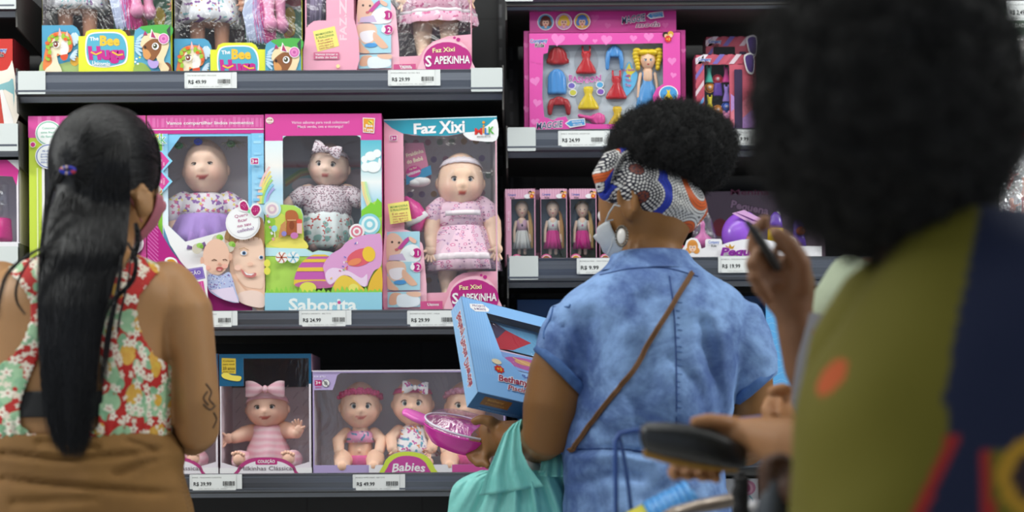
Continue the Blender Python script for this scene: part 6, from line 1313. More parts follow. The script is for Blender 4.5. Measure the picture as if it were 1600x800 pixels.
def seg_d(px, py, pts):
    """distance of pixel arrays to a polyline"""
    best = np.full(px.shape, 1e9)
    for (x0, y0), (x1, y1) in zip(pts[:-1], pts[1:]):
        dx, dy = x1-x0, y1-y0; t = np.clip(((px-x0)*dx+(py-y0)*dy)/(dx*dx+dy*dy+1e-9), 0, 1)
        best = np.minimum(best, np.hypot(px-x0-t*dx, py-y0-t*dy))
    return best
def folds(co, nr, Yc, lst, back=True):
    px, py = topx(co); face = np.clip(-nr[:, 1]*1.6, 0, 1)
    for pts, w, dep in lst:
        d = seg_d(px, py, pts); co[:, 1] += dep*np.exp(-(d/w)**2)*face
    return co
def vnoise(co, scale, amp, nr, seed=0):
    for i in range(len(co)):
        co[i] += nr[i]*amp*noise.noise(Vector((co[i, 0]*scale+seed, co[i, 1]*scale, co[i, 2]*scale)))
    return co
def adult_fn(d):
    x, y, z = d; X, Y, Z = .335*x, .42*y, .5*z
    if z < 0: X *= 1-.26*(-z)**1.5; Y *= 1-(.1 if y > 0 else .34)*(-z)**1.3; Y += .02*(-z)
    else: X *= 1-.05*z; 
    f = .085*g3(d, (0, .97, -.2), .1)+.05*g3(d, (0, .98, -.05), .07)+.03*(g3(d, (.14, .96, .16), .12)+g3(d, (-.14, .96, .16), .12))
    f -= .035*(g3(d, (.36, .9, .02), .13)+g3(d, (-.36, .9, .02), .13)); f += .028*g3(d, (0, .87, -.5), .11)-.012*g3(d, (0, .85, -.42), .04)+.035*g3(d, (0, .6, -.85), .16)
    f += .012*(g3(d, (.45, .8, -.25), .18)+g3(d, (-.45, .8, -.25), .18))
    return X, Y+f, Z
class Head:
    def __init__(s, c, H, yaw, tilt=0, roll=0):
        s.c = Vector(c); s.H = H; s.R = Matrix.Rotation(-yaw, 3, 'Z') @ Matrix.Rotation(tilt, 3, 'X') @ Matrix.Rotation(roll, 3, 'Y')
    def w(s, q): return s.c+s.R @ (Vector(q)*s.H)
    def add(s, mb, col='#fff'):
        nu, nv = 72, 54; v = []
        for i in range(nv+1):
            th = PI*i/nv
            for j in range(nu):
                ph = 2*PI*j/nu; v.append(s.w(adult_fn((math.sin(th)*math.cos(ph), math.sin(th)*math.sin(ph), math.cos(th)))))
        mb.add(v, [(i*nu+j, (i+1)*nu+j, (i+1)*nu+(j+1) % nu, i*nu+(j+1) % nu) for i in range(nv) for j in range(nu)], col, True)
        for sg in (-1, 1):  # ears: a rim, a bowl and a lobe
            R3 = s.R
            o = s.w((sg*.345, -.02, -.03)); pts = []
            for k in range(13):
                a = math.radians(-150+k*25); pts.append(s.w((sg*(.36+.035*math.sin((k+1)/13*PI)), -.045+.075*math.cos(a+PI/2)*-1, .0+.125*math.sin(a+PI/2))))
            mb.tube(pts, .0062*s.H/.22, col, n=8)
            mb.add(*ellip(s.w((sg*.345, -.03, -.03)), s.R, (.025*s.H, .07*s.H, .11*s.H), col)); mb.add(*ellip(s.w((sg*.35, -.005, -.13)), s.R, (.022*s.H, .035*s.H, .045*s.H), col))
    def eyes(s, th):
        for sg in (-1, 1):
            b = MB(); q = s.w((sg*.125, .335, .0)); b.blob(q, .0125*s.H/.225, '#fff', rot=s.R, cf=lambda d: lin('#0a0808') if d[1] > .95 else lin('#2c1a10') if d[1] > .8 else lin('#e6e2de')); b.build('eye', M_PLASTIC, th)
def ellip(c, R, r, col, nu=20, nv=14):
    v = [Vector(c)+R @ Vector((r[0]*math.sin(PI*i/nv)*math.cos(2*PI*j/nu), r[1]*math.sin(PI*i/nv)*math.sin(2*PI*j/nu), r[2]*math.cos(PI*i/nv))) for i in range(nv+1) for j in range(nu)]
    return v, [(i*nu+j, (i+1)*nu+j, (i+1)*nu+(j+1) % nu, i*nu+(j+1) % nu) for i in range(nv) for j in range(nu)], col, True
def hair_obj(name, strands, radii, mat, parent):
    """strands: list of point lists; radii: root radius per strand, tapering"""
    hc = bpy.data.hair_curves.new(name); hc.add_curves([len(s) for s in strands])
    pos = np.array([c for s in strands for p in s for c in p], np.float32); rad = []
    for s, r in zip(strands, radii):
        n = len(s); rad += [r*(1-.75*max(0, (i/(n-1)-.6)/.4)) for i in range(n)]
    (hc.attributes.get('position') or hc.attributes.new('position', 'FLOAT_VECTOR', 'POINT')).data.foreach_set('vector', pos)
    (hc.attributes.get('radius') or hc.attributes.new('radius', 'FLOAT', 'POINT')).data.foreach_set('value', np.array(rad, np.float32))
    hc.materials.append(mat); o = bpy.data.objects.new(name, hc); C.objects.link(o)
    if parent: o.parent = parent; o.matrix_parent_inverse = Matrix.Translation(-parent.location)
    return o
def on_surface(o, pts, off=.002):
    """rest photo points on a surface: follow the sight line to it and step out along its normal"""
    bv = BVHTree.FromPolygons([v.co[:] for v in o.data.vertices], [p.vertices[:] for p in o.data.polygons]); out = []
    O = Vector((0, 0, ZC))
    for x, y in pts:
        d = (P(x, y, 3)-O).normalized(); h = bv.ray_cast(O, d)
        if h[0] is None: h = bv.find_nearest(P(x, y, 2.9))
        nn = h[1] if h[1].dot(d) < 0 else -h[1]; out.append(h[0]+nn*off)
    return out
def legs(mb, Yc, xl, xr, y0, r=.085, shoes=None):
    """two legs from hip row y0 to the floor"""
    pl, pr = P(xl, y0, Yc), P(xr, y0, Yc)
    for p in (pl, pr):
        mb.tube([p, Vector((p.x, p.y, .48)), Vector((p.x, p.y, .3)), Vector((p.x, p.y, .07))], [r, r*.62, r*.6, r*.42], '#fff', n=16)
def shoes(th, Yc, xl, xr, y0, col):
    for x in (xl, xr):
        p = P(x, y0, Yc); b = MB(); b.loft([[Vector((p.x+rx*math.cos(q), p.y+.05+ry*math.sin(q), z)) for q in [2*PI*j/24 for j in range(24)]] for z, rx, ry in ((.001, .04, .12), (.02, .048, .13), (.05, .045, .11), (.09, .036, .055))], col); b.build('shoe', M_PLASTIC, th)
def trousers(th, Yc, xl, xr, y0, hips, mat):
    b = MB(); b.loft(torso_rings(hips, Yc), '#fff')
    for x in (xl, xr):
        p = P(x, y0, Yc); b.tube([p, Vector((p.x, p.y, .5)), Vector((p.x, p.y, .12))], [.098, .075, .062], '#fff', n=20)
    remesh(b, 'trousers', mat, th, .008, 3, lambda co, nr: vnoise(co, 12, .008, nr, 1))
def skin_mat(name, col, rough=.5):
    t = NT(name); c = lin(col); n1 = t.noise(9, 4); k = t.mix(n1, tuple(x*.82 for x in c[:3])+(1,), tuple(min(1, x*1.15) for x in c[:3])+(1,)); t.bump(t.noise(260, 4), .12, .002)
    return t.base(k, rough, Subsurface_Weight=.06, Subsurface_Scale=.01, Specular_IOR_Level=.35)
SK_A = skin_mat('skin_tan', '#a87c50'); SK_B = skin_mat('skin_brown', '#8c6136'); SK_C = skin_mat('skin_dark_brown', '#4a3020'); SK_D = skin_mat('skin_warm_brown', '#8a6246'); SK_E = skin_mat('skin_olive', '#a87850')
M_HAIR = m_plain('black_hair', '#0a090a', .5, Specular_IOR_Level=.35); M_AFRO = m_plain('black_coily_hair', '#0a0909', .75); M_AFRO_C = m_plain('dark_coily_hair', '#0d0a07', .8)
def fingers(mb, lst, rs, col='#fff'):
    for pts in lst:
        r = rs if isinstance(rs, (int, float)) else rs[lst.index(pts)]
        mb.tube([P(*p) for p in pts], [r*1.08, r, r*.95, r*.85][:len(pts)] if len(pts) <= 4 else [r]*len(pts), col, n=10)
# ---------------------------------------------------------------- woman in the floral top
YA = 2.80; SA = YA/F
A = thing('person', P(130, 1777, YA), 'woman with long black half tied hair in a red and green floral sleeveless top', 'person', 'shoppers in front of the shelves')
ROWS_A = [(372, 112, 190, .052, 0), (395, 92, 205, .062, 0), (412, 40, 240, .08, 0), (435, -5, 275, .098, 0), (470, -25, 285, .112, 0), (520, -15, 272, .118, 0), (600, -2, 266, .12, 0), (680, 2, 260, .116, 0), (700, 8, 254, .1, 0), (760, 2, 266, .108, 0), (860, -5, 275, .125, 0), (980, -5, 275, .125, 0), (1060, 0, 270, .12, 0)]
b = MB(); b.loft(torso_rings(ROWS_A, YA), '#fff')
hA = Head(P(170, 290, 2.80), .212, math.radians(42), tilt=-.02); hA.add(b)
EA = Matrix.Rotation(math.radians(-42), 3, 'Z'); ec = P(224, 319, 2.752); b.add(*ellip(ec, EA, (.009, .016, .024), '#fff')); b.add(*ellip(P(220, 334, 2.752), EA, (.008, .009, .010), '#fff'))
b.tube([ec+EA @ Vector((.008, -.002+.016*math.cos(a), .004+.024*math.sin(a))) for a in [math.radians(-70+k*22) for k in range(13)]], .0038, '#fff', n=8)
b.tube([P(150, 400, YA), P(158, 360, YA), P(163, 320, YA+.01)], [.062, .054, .056], '#fff', n=24)
b.tube([P(262, 455, YA+.01), P(287, 490, YA), P(300, 560, YA), P(308, 630, YA), P(309, 672, YA+.01), P(300, 682, YA+.09), P(288, 668, YA+.2), P(276, 655, YA+.26)], [(.052, .055), (.05, .055), (.04, .046), (.038, .04), (.036, .038), .034, .027, .024], '#fff', n=24)
b.tube([P(0, 455, YA+.01), P(-28, 490, YA), P(-42, 560, YA), P(-50, 630, YA), P(-48, 672, YA+.01), P(-38, 682, YA+.09), P(-20, 668, YA+.2), P(-8, 655, YA+.26)], [(.052, .055), (.05, .055), (.04, .046), (.038, .04), (.036, .038), .034, .027, .024], '#fff', n=24)
for sx, cx in ((1, 268), (-1, -2)):
    b.tube([P(cx+8*sx, 656, YA+.25), P(cx, 648, YA+.3), P(cx-5*sx, 645, YA+.34)], [(.026, .018), (.038, .016), (.036, .014)], '#fff', n=16)
    for k in range(4): b.tube([P(cx-5*sx, 632+k*20*.9, YA+.33), P(cx-9*sx, 628+k*20, YA+.37), P(cx-16*sx, 630+k*20, YA+.4), P(cx-20*sx, 640+k*18, YA+.405)], [.0095, .009, .0085, .0075], '#fff', n=10)
    b.tube([P(cx, 640, YA+.29), P(cx+2*sx, 618, YA+.32), P(cx-4*sx, 606, YA+.345)], [.012, .011, .009], '#fff', n=10)
legs(b, YA, 70, 200, 1010, .09)
def bodyA(co, nr):
    return folds(co, nr, YA, [([(268, 560), (272, 600), (277, 660)], 9, .006), ([(228, 480), (236, 530), (255, 575)], 26, .004), ([(150, 450), (150, 650)], 14, .008)])
body = remesh(b, 'body', SK_A, A, .006, 6, bodyA); hA.eyes(A); shoes(A, YA, 70, 200, 1010, '#4a3a30')
# armhole and back opening cut from the shell of the top
KEY = [(92, 470), (75, 520), (62, 556), (46, 590), (33, 630), (32, 662), (45, 676), (75, 683), (120, 686), (150, 670), (160, 600), (150, 520), (120, 470)]
ARM = [(252, 380), (250, 424), (236, 440), (222, 458), (215, 480), (217, 505), (226, 530), (243, 555), (273, 574), (330, 590), (400, 380)]
ARML = [(-2*130+60+(262-x)-2, y) for x, y in ARM]; ARML = [(262-x, y) for x, y in ARM]
NECK = [(60, 370), (66, 420), (90, 440), (150, 446), (190, 420), (206, 396), (215, 370)]
def shell(rings, name, mat, parent, cuts, thick=.0025, fn=None, front=True):
    n = len(rings[0]); v = [p for r in rings for p in r]; co = np.array([tuple(p) for p in v]); px, py = topx(co); cy = np.array([sum(p.y for p in r)/n for r in rings])
    fs = []
    for i in range(len(rings)-1):
        for j in range(n):
            q = (i*n+j, i*n+(j+1) % n, (i+1)*n+(j+1) % n, (i+1)*n+j); x = sum(px[k] for k in q)/4; y = sum(py[k] for k in q)/4; isb = v[q[0]].y < cy[i]
            if any(in_poly(x, y, poly) and (isb or both) for poly, both in cuts): continue
            fs.append(q)
    if fn: co = fn(co)
    b = MB(); b.add([tuple(c) for c in co], fs, '#fff', True); o = b.build(name, mat, parent)
    bm = bmesh.new(); bm.from_mesh(o.data); bmesh.ops.delete(bm, geom=[v for v in bm.verts if not v.link_faces], context='VERTS')
    for it in range(3): bmesh.ops.smooth_vert(bm, verts=[v for v in bm.verts if v.is_boundary], factor=.5, use_axis_x=True, use_axis_y=True, use_axis_z=True)
    bm.normal_update(); bm.to_mesh(o.data); bm.free(); md = o.modifiers.new('cloth_thickness', 'SOLIDIFY'); md.thickness = thick; md.offset = 1; return o
t = NT('floral_print'); v = t.flat(); v = t.n('ShaderNodeMapping', {'Vector': v, 'Scale': (1, 1, 1)}).outputs[0]
wv = t.n('ShaderNodeTexNoise', {'Vector': v, 'Scale': 9, 'Detail': 2}, noise_dimensions='2D').outputs['Color']
v = t.n('ShaderNodeVectorMath', {0: v, 1: t.n('ShaderNodeVectorMath', {0: wv, 1: (.03, .03, .03)}, operation='MULTIPLY').outputs[0]}, operation='ADD').outputs[0]
c = t.mix(t.noise(40, 2), lin('#a01410'), lin('#c02018'))
for (scale, rad, pet, dens, amp, seed, c1, c2) in ((15, .42, 2, .85, .6, 0, '#7fae84', '#a8c9a0'), (30, .34, 2, .5, .6, 4.3, '#5e9468', '#9cc4a0'), (16, .25, 1, .4, .25, 7.7, '#c88a34', '#dcb44a'), (19, .2, 1, .25, .3, 11.3, '#d8c040', '#c46a2c'), (52, .36, 5, .6, .3, 1.9, '#d9d2bc', '#efe9da'), (64, .3, 5, .45, .3, 13.1, '#e2dccb', '#d8c9b0')):
    m_, cs, dist = t.flower(v, scale, rad, pet, dens, amp, seed=seed); col = t.mix(t.math('MULTIPLY_ADD', t.noise(70, 3), 1.4, -.2), lin(c1), lin(c2)); c = t.mix(m_, c, col)
m_, cs, dist = t.flower(v, 52, .09, 1, .75, 0, seed=1.9); c = t.mix(m_, c, lin('#b03a24'))
t.bump(t.noise(30, 4), .3, .006); M_FLORAL = t.base(c, .75)
def wr(amp, sc, seed=0, vert=1.):
    def f(co):
        for i in range(len(co)): 
            co[i, 1] += amp*noise.noise(Vector((co[i, 0]*sc+seed, 0, co[i, 2]*sc*vert)))
        return co
    return f
R_ = torso_rings([r for r in ROWS_A if r[0] <= 760], YA, n=200, off=.006, step=3)
R_ = [r for r in R_ if level(0, 0) and topx(np.array([tuple(r[0])]))[1][0] < 700]
def ruffle(co):
    px, py = topx(co); k = np.clip((py-640)/60, 0, 1); sgn = np.where(co[:, 1] < YA, -1, 1)
    co[:, 1] += sgn*k*.004*(1+np.sin(px*.45)); return wr(.006, 16, 3)(co)
top = shell(R_, 'floral_top', M_FLORAL, A, [(KEY, False), (ARM, True), (ARML, True), (NECK, False), ([(40, 370), (66, 400), (205, 400), (230, 370)], True)], .003, ruffle)
top.data.materials[0] = M_FLORAL
# bra strap across the opening
RB = torso_rings(ROWS_A, YA, n=140, off=.0035, step=3); RB = [r for r in RB if 612 < topx(np.array([tuple(r[0])]))[1][0] < 656]
bb = MB(); bb.loft(RB, '#0b0b0c', cap=False); o = bb.build('black_band', m_plain('black_elastic', '#0a0a0b', .7), A); md = o.modifiers.new('t', 'SOLIDIFY'); md.thickness = .001
# tan knitted skirt with a bunched waist
ROWS_S = [(676, -3, 268, .124, 0), (690, -8, 276, .132, 0), (712, -14, 285, .14, 0), (735, -12, 284, .139, 0), (760, -18, 291, .147, 0), (800, -26, 300, .155, 0), (900, -34, 306, .165, 0), (1100, -30, 300, .17, 0), (1300, -20, 290, .165, 0)]
t = NT('tan_knit'); w_ = t.n('ShaderNodeTexWave', {'Vector': t.n('ShaderNodeMapping', {'Vector': t.coord(), 'Scale': (1, 1, .6), 'Rotation': (0, .7, 0)}).outputs[0], 'Scale': 210, 'Distortion': 1}, bands_direction='X'); t.bump(t.math('ADD', w_.outputs[0], t.math('MULTIPLY', t.noise(300, 3), .6)), .35, .003)
M_TAN = t.base(t.mix(t.noise(14, 4), lin('#6d4a20'), lin('#8f6730')), .85)
b = MB(); b.loft(torso_rings(ROWS_S, YA, n=160, step=5), '#fff')
def skirtf(co, nr):
    co = folds(co, nr, YA, [([(0, 708), (90, 718), (180, 712), (290, 700)], 6, .012), ([(180, 742), (230, 722), (285, 712)], 6, .009), ([(0, 748), (120, 762), (290, 772)], 6, .011), ([(60, 690), (150, 700)], 7, .008), ([(20, 785), (150, 780)], 7, .006), ([(200, 690), (240, 702), (280, 690)], 5, .008)])
    return vnoise(co, 14, .008, nr)
remesh(b, 'skirt', M_TAN, A, .006, 2, skirtf)
# tattoo on the upper arm
pts = [[(322, 600), (330, 612), (327, 624), (334, 632)], [(318, 632), (328, 640), (336, 634)], [(334, 645), (338, 655), (333, 668)], [(324, 612), (318, 622), (325, 632)]]
b = MB()
for p in pts: b.tube(on_surface(body, smooth(p, 5, False), .0003), .0014, '#3a2c22', n=5)
b.build('tattoo', m_plain('tattoo_ink', '#3b2b20', .6), A)
# pink face mask, ear loop
b = MB(); nu_, nv_ = 22, 14; g = []
for i in range(nv_+1):
    z = -.06-.40*i/nv_
    for j in range(nu_+1):
        a = math.radians(-56+112*j/nu_); r = math.sqrt(max(.05, 1-min(.98, (z*2)**2)))
        q = adult_fn((math.sin(a)*r, math.cos(a)*r, max(-1, z*2))); k = 1.07+.12*math.cos(a)*math.sin(PI*i/nv_)
        g.append(hA.w((q[0]*1.08, q[1]*k if q[1] > 0 else q[1], z)))
b.add(g, [(i*(nu_+1)+j, i*(nu_+1)+j+1, (i+1)*(nu_+1)+j+1, (i+1)*(nu_+1)+j) for i in range(nv_) for j in range(nu_)], '#fff', True)
M_MASKP = m_cloth('pink_mask_cloth', '#b56a78'); o = b.build('face_mask', M_MASKP, A); md = o.modifiers.new('t', 'SOLIDIFY'); md.thickness = .002
for z in (-.08, -.4):
    pass
b = MB()
for sg in (-1, 1): b.tube([hA.w((sg*.33, .12, -.1)), hA.w((sg*.385, -.04, .02)), hA.w((sg*.38, -.1, -.04)), hA.w((sg*.37, -.06, -.14)), hA.w((sg*.3, .1, -.3))], .0013, '#a05a68', n=6)
b.build('mask_loop', M_MASKP, A)
M_STRAND = m_plain('black_hair_strands', '#0b0a0c', .4, Specular_IOR_Level=.45)
# hair: cap over the skull, long fall and wisps
hb = MB(); Hc = P(164, 258, 2.795)
def capf(d):
    k = 1+.03*noise.noise(Vector(d)*3); return (d[0]*k, d[1]*k, d[2]*k*(1 if d[2] > 0 else 1.05))
hb.blob(Hc, (.088, .104, .096), '#fff', nu=48, nv=36, fn=capf)
def fall(y):  # left, right, depth of the falling hair
    T = [(225, 108, 205, 2.775), (262, 92, 205, 2.745), (300, 80, 206, 2.722), (350, 69, 203, 2.70), (390, 63, 200, 2.685), (430, 60, 182, 2.672), (480, 59, 168, 2.66), (540, 61, 155, 2.655), (600, 66, 149, 2.655), (650, 72, 144, 2.66), (695, 84, 140, 2.665), (712, 96, 132, 2.667)]
    for a, b_ in zip(T[:-1], T[1:]):
        if y <= b_[0]: k = max(0, (y-a[0])/(b_[0]-a[0])); return tuple(a[i]*(1-k)+b_[i]*k for i in (1, 2, 3))
    return T[-1][1:]
rings = []
for i in range(40):
    y = 225+i*(690-225)/39; l, r, Yf = fall(y); tp_ = max(0, (y-560)/130)**1.5; l += 4+10*tp_; r -= (5 if y < 560 else 3)+10*tp_; hd = (.026 if y < 400 else .026-.012*min(1, (y-400)/300))*(1-.6*tp_)
    rings.append([P((l+r)/2+(r-l)/2*math.cos(q), y, Yf+.012-hd*math.sin(q)*(1+.12*math.sin(9*q))) for q in [2*PI*j/48 for j in range(48)]])
hb.loft(rings, '#fff'); remesh(hb, 'hair', M_HAIR, A, .005, 14, lambda co, nr: vnoise(co, 60, .002, nr))
random.seed(21); st = []; rd = []
tie = Vector((-.052, -.077, -.008)); tie_p = P(104, 266, 2.70)
def cap_pt(d, o=1.015): d = d.normalized(); return Hc+Vector((d.x*.088, d.y*.104, d.z*.096))*o
dT = Vector(((tie_p.x-Hc.x)/.088, (tie_p.y-Hc.y)/.104, (tie_p.z-Hc.z)/.096)).normalized()
for k in range(5200):   # combed back to the tie
    while True:
        d = Vector((random.gauss(0, 1), random.gauss(0, 1), random.gauss(0, 1))).normalized()
        if d.z > -.15 and d.y < .75: break
    n = 9; pts = []; w0 = random.gauss(0, .05)
    for i in range(n):
        t_ = i/(n-1); dd = d.lerp(dT, t_*.96); ax = d.cross(dT); dd += ax*w0*math.sin(t_*PI)*2; dd.z += .25*math.sin(t_*PI)*(1 if d.z > 0 else 0); pts.append(cap_pt(dd, 1.012+.02*random.random()*math.sin(t_*PI)+.006))
    st.append(pts); rd.append(.00035)
for k in range(4200):   # long fall
    u = random.random(); y0 = random.uniform(205, 300) if u > .35 else random.uniform(262, 280); ye = random.uniform(600, 716) if random.random() < .8 else random.uniform(420, 560); n = 14; pts = []; ph = random.random()*6; sp = random.gauss(0, 2)
    for i in range(n):
        y = y0+(ye-y0)*i/(n-1); l, r, Yf = fall(y); x = l+(r-l)*(u*.94+.03)+2*math.sin(y*.02+ph)+sp*(i/n)**2*2; q = max(-1, min(1, 2*u-1)); bulge = math.sqrt(max(0, 1-q*q))
        if i == 0: fr_ = random.random()*.002
        Ym = Yf+.012-(.029 if y < 400 else .024)*bulge
        if y < 340:
            ex_ = ((x-164)*2.8/F/.088)**2+((y-258)*2.8/F/.096)**2; Yc2 = 2.795-.104*math.sqrt(max(0, 1-ex_)) if ex_ < 1 else Ym; kk = min(1, max(0, (y-250)/90)); Ym = Yc2*(1-kk)+min(Ym, Yc2 if ex_ < 1 else Ym)*kk+(.004 if i == 0 else 0)
        if u < .35 and y < 330: x = x+(108-x)*.8*(1-min(1, (y-262)/68))
        pts.append(P(x, y, Ym-fr_))
    st.append(pts); rd.append(.00034)
def wisp(path, n_, spread, Yw):
    for k in range(n_):
        o = random.gauss(0, spread); q = smooth([(x+o*(i/len(path)+.3), y+random.gauss(0, spread*.3)) for i, (x, y) in enumerate(path)], 5, False); st.append([P(x, y, Yw+random.gauss(0, .002)) for x, y in q]); rd.append(.0003)
for pth, n_, sp, Yw in (([(88, 378), (50, 395), (14, 425), (0, 465), (-4, 500)], 26, 2.5, 2.66), ([(92, 385), (50, 405), (28, 440), (26, 470), (40, 492)], 16, 1.6, 2.66), ([(200, 380), (212, 408), (205, 440), (176, 470), (160, 500)], 40, 3, 2.66), ([(190, 400), (184, 450), (170, 520), (160, 600)], 60, 3.5, 2.655),
        ([(205, 395), (200, 440), (188, 490), (184, 520)], 20, 2, 2.655), ([(212, 350), (216, 380), (206, 410)], 70, 4, 2.68), ([(100, 260), (80, 300), (68, 360)], 30, 3, 2.69), ([(230, 190), (246, 225), (249, 268), (240, 310)], 26, 1.8, 2.80), ([(150, 168), (200, 172), (236, 205)], 26, 1.5, 2.79), ([(84, 270), (74, 320), (64, 395), (60, 470)], 40, 2.5, 2.68)):
    wisp(pth, n_, sp, Yw)
hair_obj('hair_strands', st, [r*1.35 for r in rd], M_STRAND, A)
b = MB(); random.seed(5)
for k in range(18):
    a = 2*PI*k/18; b.add(*ellip(P(106+11*math.cos(a)*.9, 266+4.5*math.sin(a), 2.684), Matrix.Identity(3), (.0038, .0035, .003), random.choice(('#2a3fb4', '#2a3fb4', '#c23a4c', '#c8b0a0', '#3c2a8c')), 8, 6))
b.build('hair_tie', M_CLOTH, A)
# ---------------------------------------------------------------- woman in the denim dress
YW = 2.98
B = thing('person', P(1010, 1713, YW), 'woman in a blue denim dress with a patterned headwrap and black afro puff', 'person', 'shoppers in front of the shelves')
ROWS_B = [(372, 972, 1062, .054, 0), (398, 968, 1066, .058, 0), (425, 958, 1080, .066, 0), (448, 938, 1100, .076, 0), (480, 920, 1122, .088, 0), (540, 935, 1115, .092, .005), (620, 940, 1108, .094, .005), (700, 938, 1100, .092, .005), (780, 920, 1112, .105, .005), (900, 905, 1130, .125, 0), (1020, 910, 1125, .11, 0)]
b = MB(); b.loft(torso_rings(ROWS_B, YW), '#fff')
hB = Head(P(1013, 322, 2.985), .225, math.radians(-54), tilt=-.18); hB.add(b)
b.tube([P(1015, 412, YW), P(1018, 385, YW), P(1018, 345, YW+.0)], [.056, .055, .06], '#fff', n=24)
b.tube([P(932, 502, YW), P(893, 530, YW), P(872, 585, YW-.01), P(860, 640, YW-.02), P(853, 682, YW-.02), P(842, 690, YW+.05), P(815, 684, YW+.12), P(790, 678, YW+.2)], [.046, .054, .053, .05, .043, .04, .033, .026], '#fff', n=24)
b.tube([P(1108, 502, YW), P(1145, 535, YW), P(1170, 585, YW), P(1174, 640, YW+.01), P(1170, 690, YW+.03), P(1165, 700, YW+.12), P(1158, 690, YW+.25)], [.055, .05, .044, .04, .038, .034, .026], '#fff', n=24)
# left hand gripping the plate from below
b.tube([P(793, 679, YW+.195), P(775, 682, 3.19), P(762, 686, 3.20)], [(.026, .02), (.036, .018), (.036, .016)], '#fff', n=18)
fingers(b, [[(760, 668, 3.22), (742, 680, 3.235), (735, 697, 3.235), (741, 706, 3.22)], [(757, 680, 3.21), (738, 694, 3.225), (732, 708, 3.22), (738, 718, 3.205)], [(760, 692, 3.2), (745, 706, 3.21), (741, 718, 3.2), (748, 726, 3.19)], [(768, 698, 3.19), (758, 712, 3.195), (757, 722, 3.185), (763, 728, 3.175)]], .0095)
b.tube([P(778, 670, 3.17), P(766, 658, 3.16), P(752, 655, 3.165), P(742, 658, 3.17)], [.014, .0125, .011, .009], '#fff', n=12)
b.tube([P(1158, 690, YW+.25), P(1155, 688, YW+.32)], [(.03, .018), (.036, .016)], '#fff', n=14)
for k in range(4): b.tube([P(1142+k*9, 686, YW+.33), P(1140+k*9, 690, YW+.37), P(1141+k*9, 700, YW+.385)], [.009, .0085, .0075], '#fff', n=10)
b.tube([P(1142, 690, YW+.29), P(1128, 688, YW+.33), P(1124, 692, YW+.35)], [.012, .0105, .009], '#fff', n=10)
legs(b, YW, 955, 1080, 980, .088)
bodyB = remesh(b, 'body', SK_B, B, .0055, 4, lambda co, nr: folds(co, nr, YW, [([(1000, 392), (985, 372), (978, 345)], 5, .003), ([(985, 398), (992, 380)], 4, .003)])); hB.eyes(B); shoes(B, YW, 955, 1080, 980, '#c8c0b8')
# denim
t = NT('acid_wash_denim'); n1 = t.noise(7, 5, .62, None, .6); n2 = t.noise(38, 5, .65); k = t.math('ADD', t.math('MULTIPLY', n1, .75), t.math('MULTIPLY', n2, .25)); k = t.step(k, .36, .66)
tw = t.n('ShaderNodeTexWave', {'Vector': t.n('ShaderNodeMapping', {'Vector': t.coord(), 'Rotation': (0, .8, 0)}).outputs[0], 'Scale': 330}, bands_direction='X').outputs[0]
c = t.mix(k, lin('#274b8c'), lin('#86acdf')); c = t.mix(t.math('MULTIPLY', tw, .12), c, lin('#c4d4ea')); t.bump(t.math('ADD', t.math('MULTIPLY', n2, 1.0), t.math('MULTIPLY', tw, .04)), .45, .006); M_DENIM = t.base(c, .8)
t = NT('dark_denim_edge'); M_DEN2 = t.base(t.mix(t.noise(60, 3), lin('#26457c'), lin('#5a82bc')), .8); M_STITCH = m_plain('blue_stitching', '#23407a', .8)
ROWS_D = [(396, 958, 1074, .066, 0), (415, 946, 1090, .076, 0), (432, 922, 1115, .09, 0), (450, 893, 1142, .103, 0), (475, 872, 1166, .115, 0), (500, 880, 1168, .122, 0), (540, 898, 1160, .13, 0), (600, 900, 1148, .134, 0), (660, 888, 1140, .134, 0), (705, 882, 1132, .132, 0), (740, 880, 1134, .14, 0), (800, 882, 1142, .15, 0), (900, 868, 1158, .168, 0), (1050, 858, 1166, .172, 0), (1250, 850, 1172, .175, 0)]
b = MB(); b.loft(torso_rings(ROWS_D, YW, n=96, step=8), '#fff')
b.tube([P(938, 484, YW), P(902, 508, YW), P(889, 548, YW-.008), P(882, 574, YW-.01), P(874, 583, YW-.01)], [.045, .06, .064, .062, .06], '#fff', n=32, cap='flat')
b.tube([P(1100, 484, YW), P(1144, 508, YW), P(1160, 556, YW), P(1170, 596, YW+.005), P(1178, 607, YW+.005)], [.045, .058, .058, .05, .048], '#fff', n=32, cap='flat')
FD = [([(922, 500), (926, 560), (922, 640), (918, 700)], 14, .012), ([(950, 520), (940, 580), (925, 620)], 14, .008), ([(1098, 505), (1112, 560), (1125, 620), (1132, 680)], 12, .013), ([(1100, 540), (1118, 600), (1120, 690)], 16, .009), 
      ([(895, 704), (960, 700), (1040, 712), (1130, 706)], 5, .012), ([(900, 716), (960, 712), (1020, 720)], 8, -.008), ([(905, 650), (960, 680), (1030, 690)], 9, .008), ([(1000, 660), (1060, 690), (1120, 700)], 8, .008), ([(880, 760), (960, 740), (1000, 745)], 8, .011), ([(1010, 780), (1070, 745), (1120, 735)], 9, .01),
      ([(900, 560), (890, 530), (880, 510)], 6, .008), ([(862, 500), (872, 540), (895, 580)], 5, .008), ([(1010, 470), (1010, 700)], 20, .010), ([(960, 590), (1000, 640), (1060, 660)], 8, .006), ([(1050, 560), (1090, 600), (1110, 650)], 8, .006), ([(930, 760), (940, 800)], 8, .008), ([(1060, 760), (1075, 800)], 8, .008)]
def dressf(co, nr):
    co = folds(co, nr, YW, FD); return vnoise(vnoise(co, 11, .008, nr, 5), 32, .004, nr, 9)
dress = remesh(b, 'denim_dress', M_DENIM, B, .0055, 5, dressf)
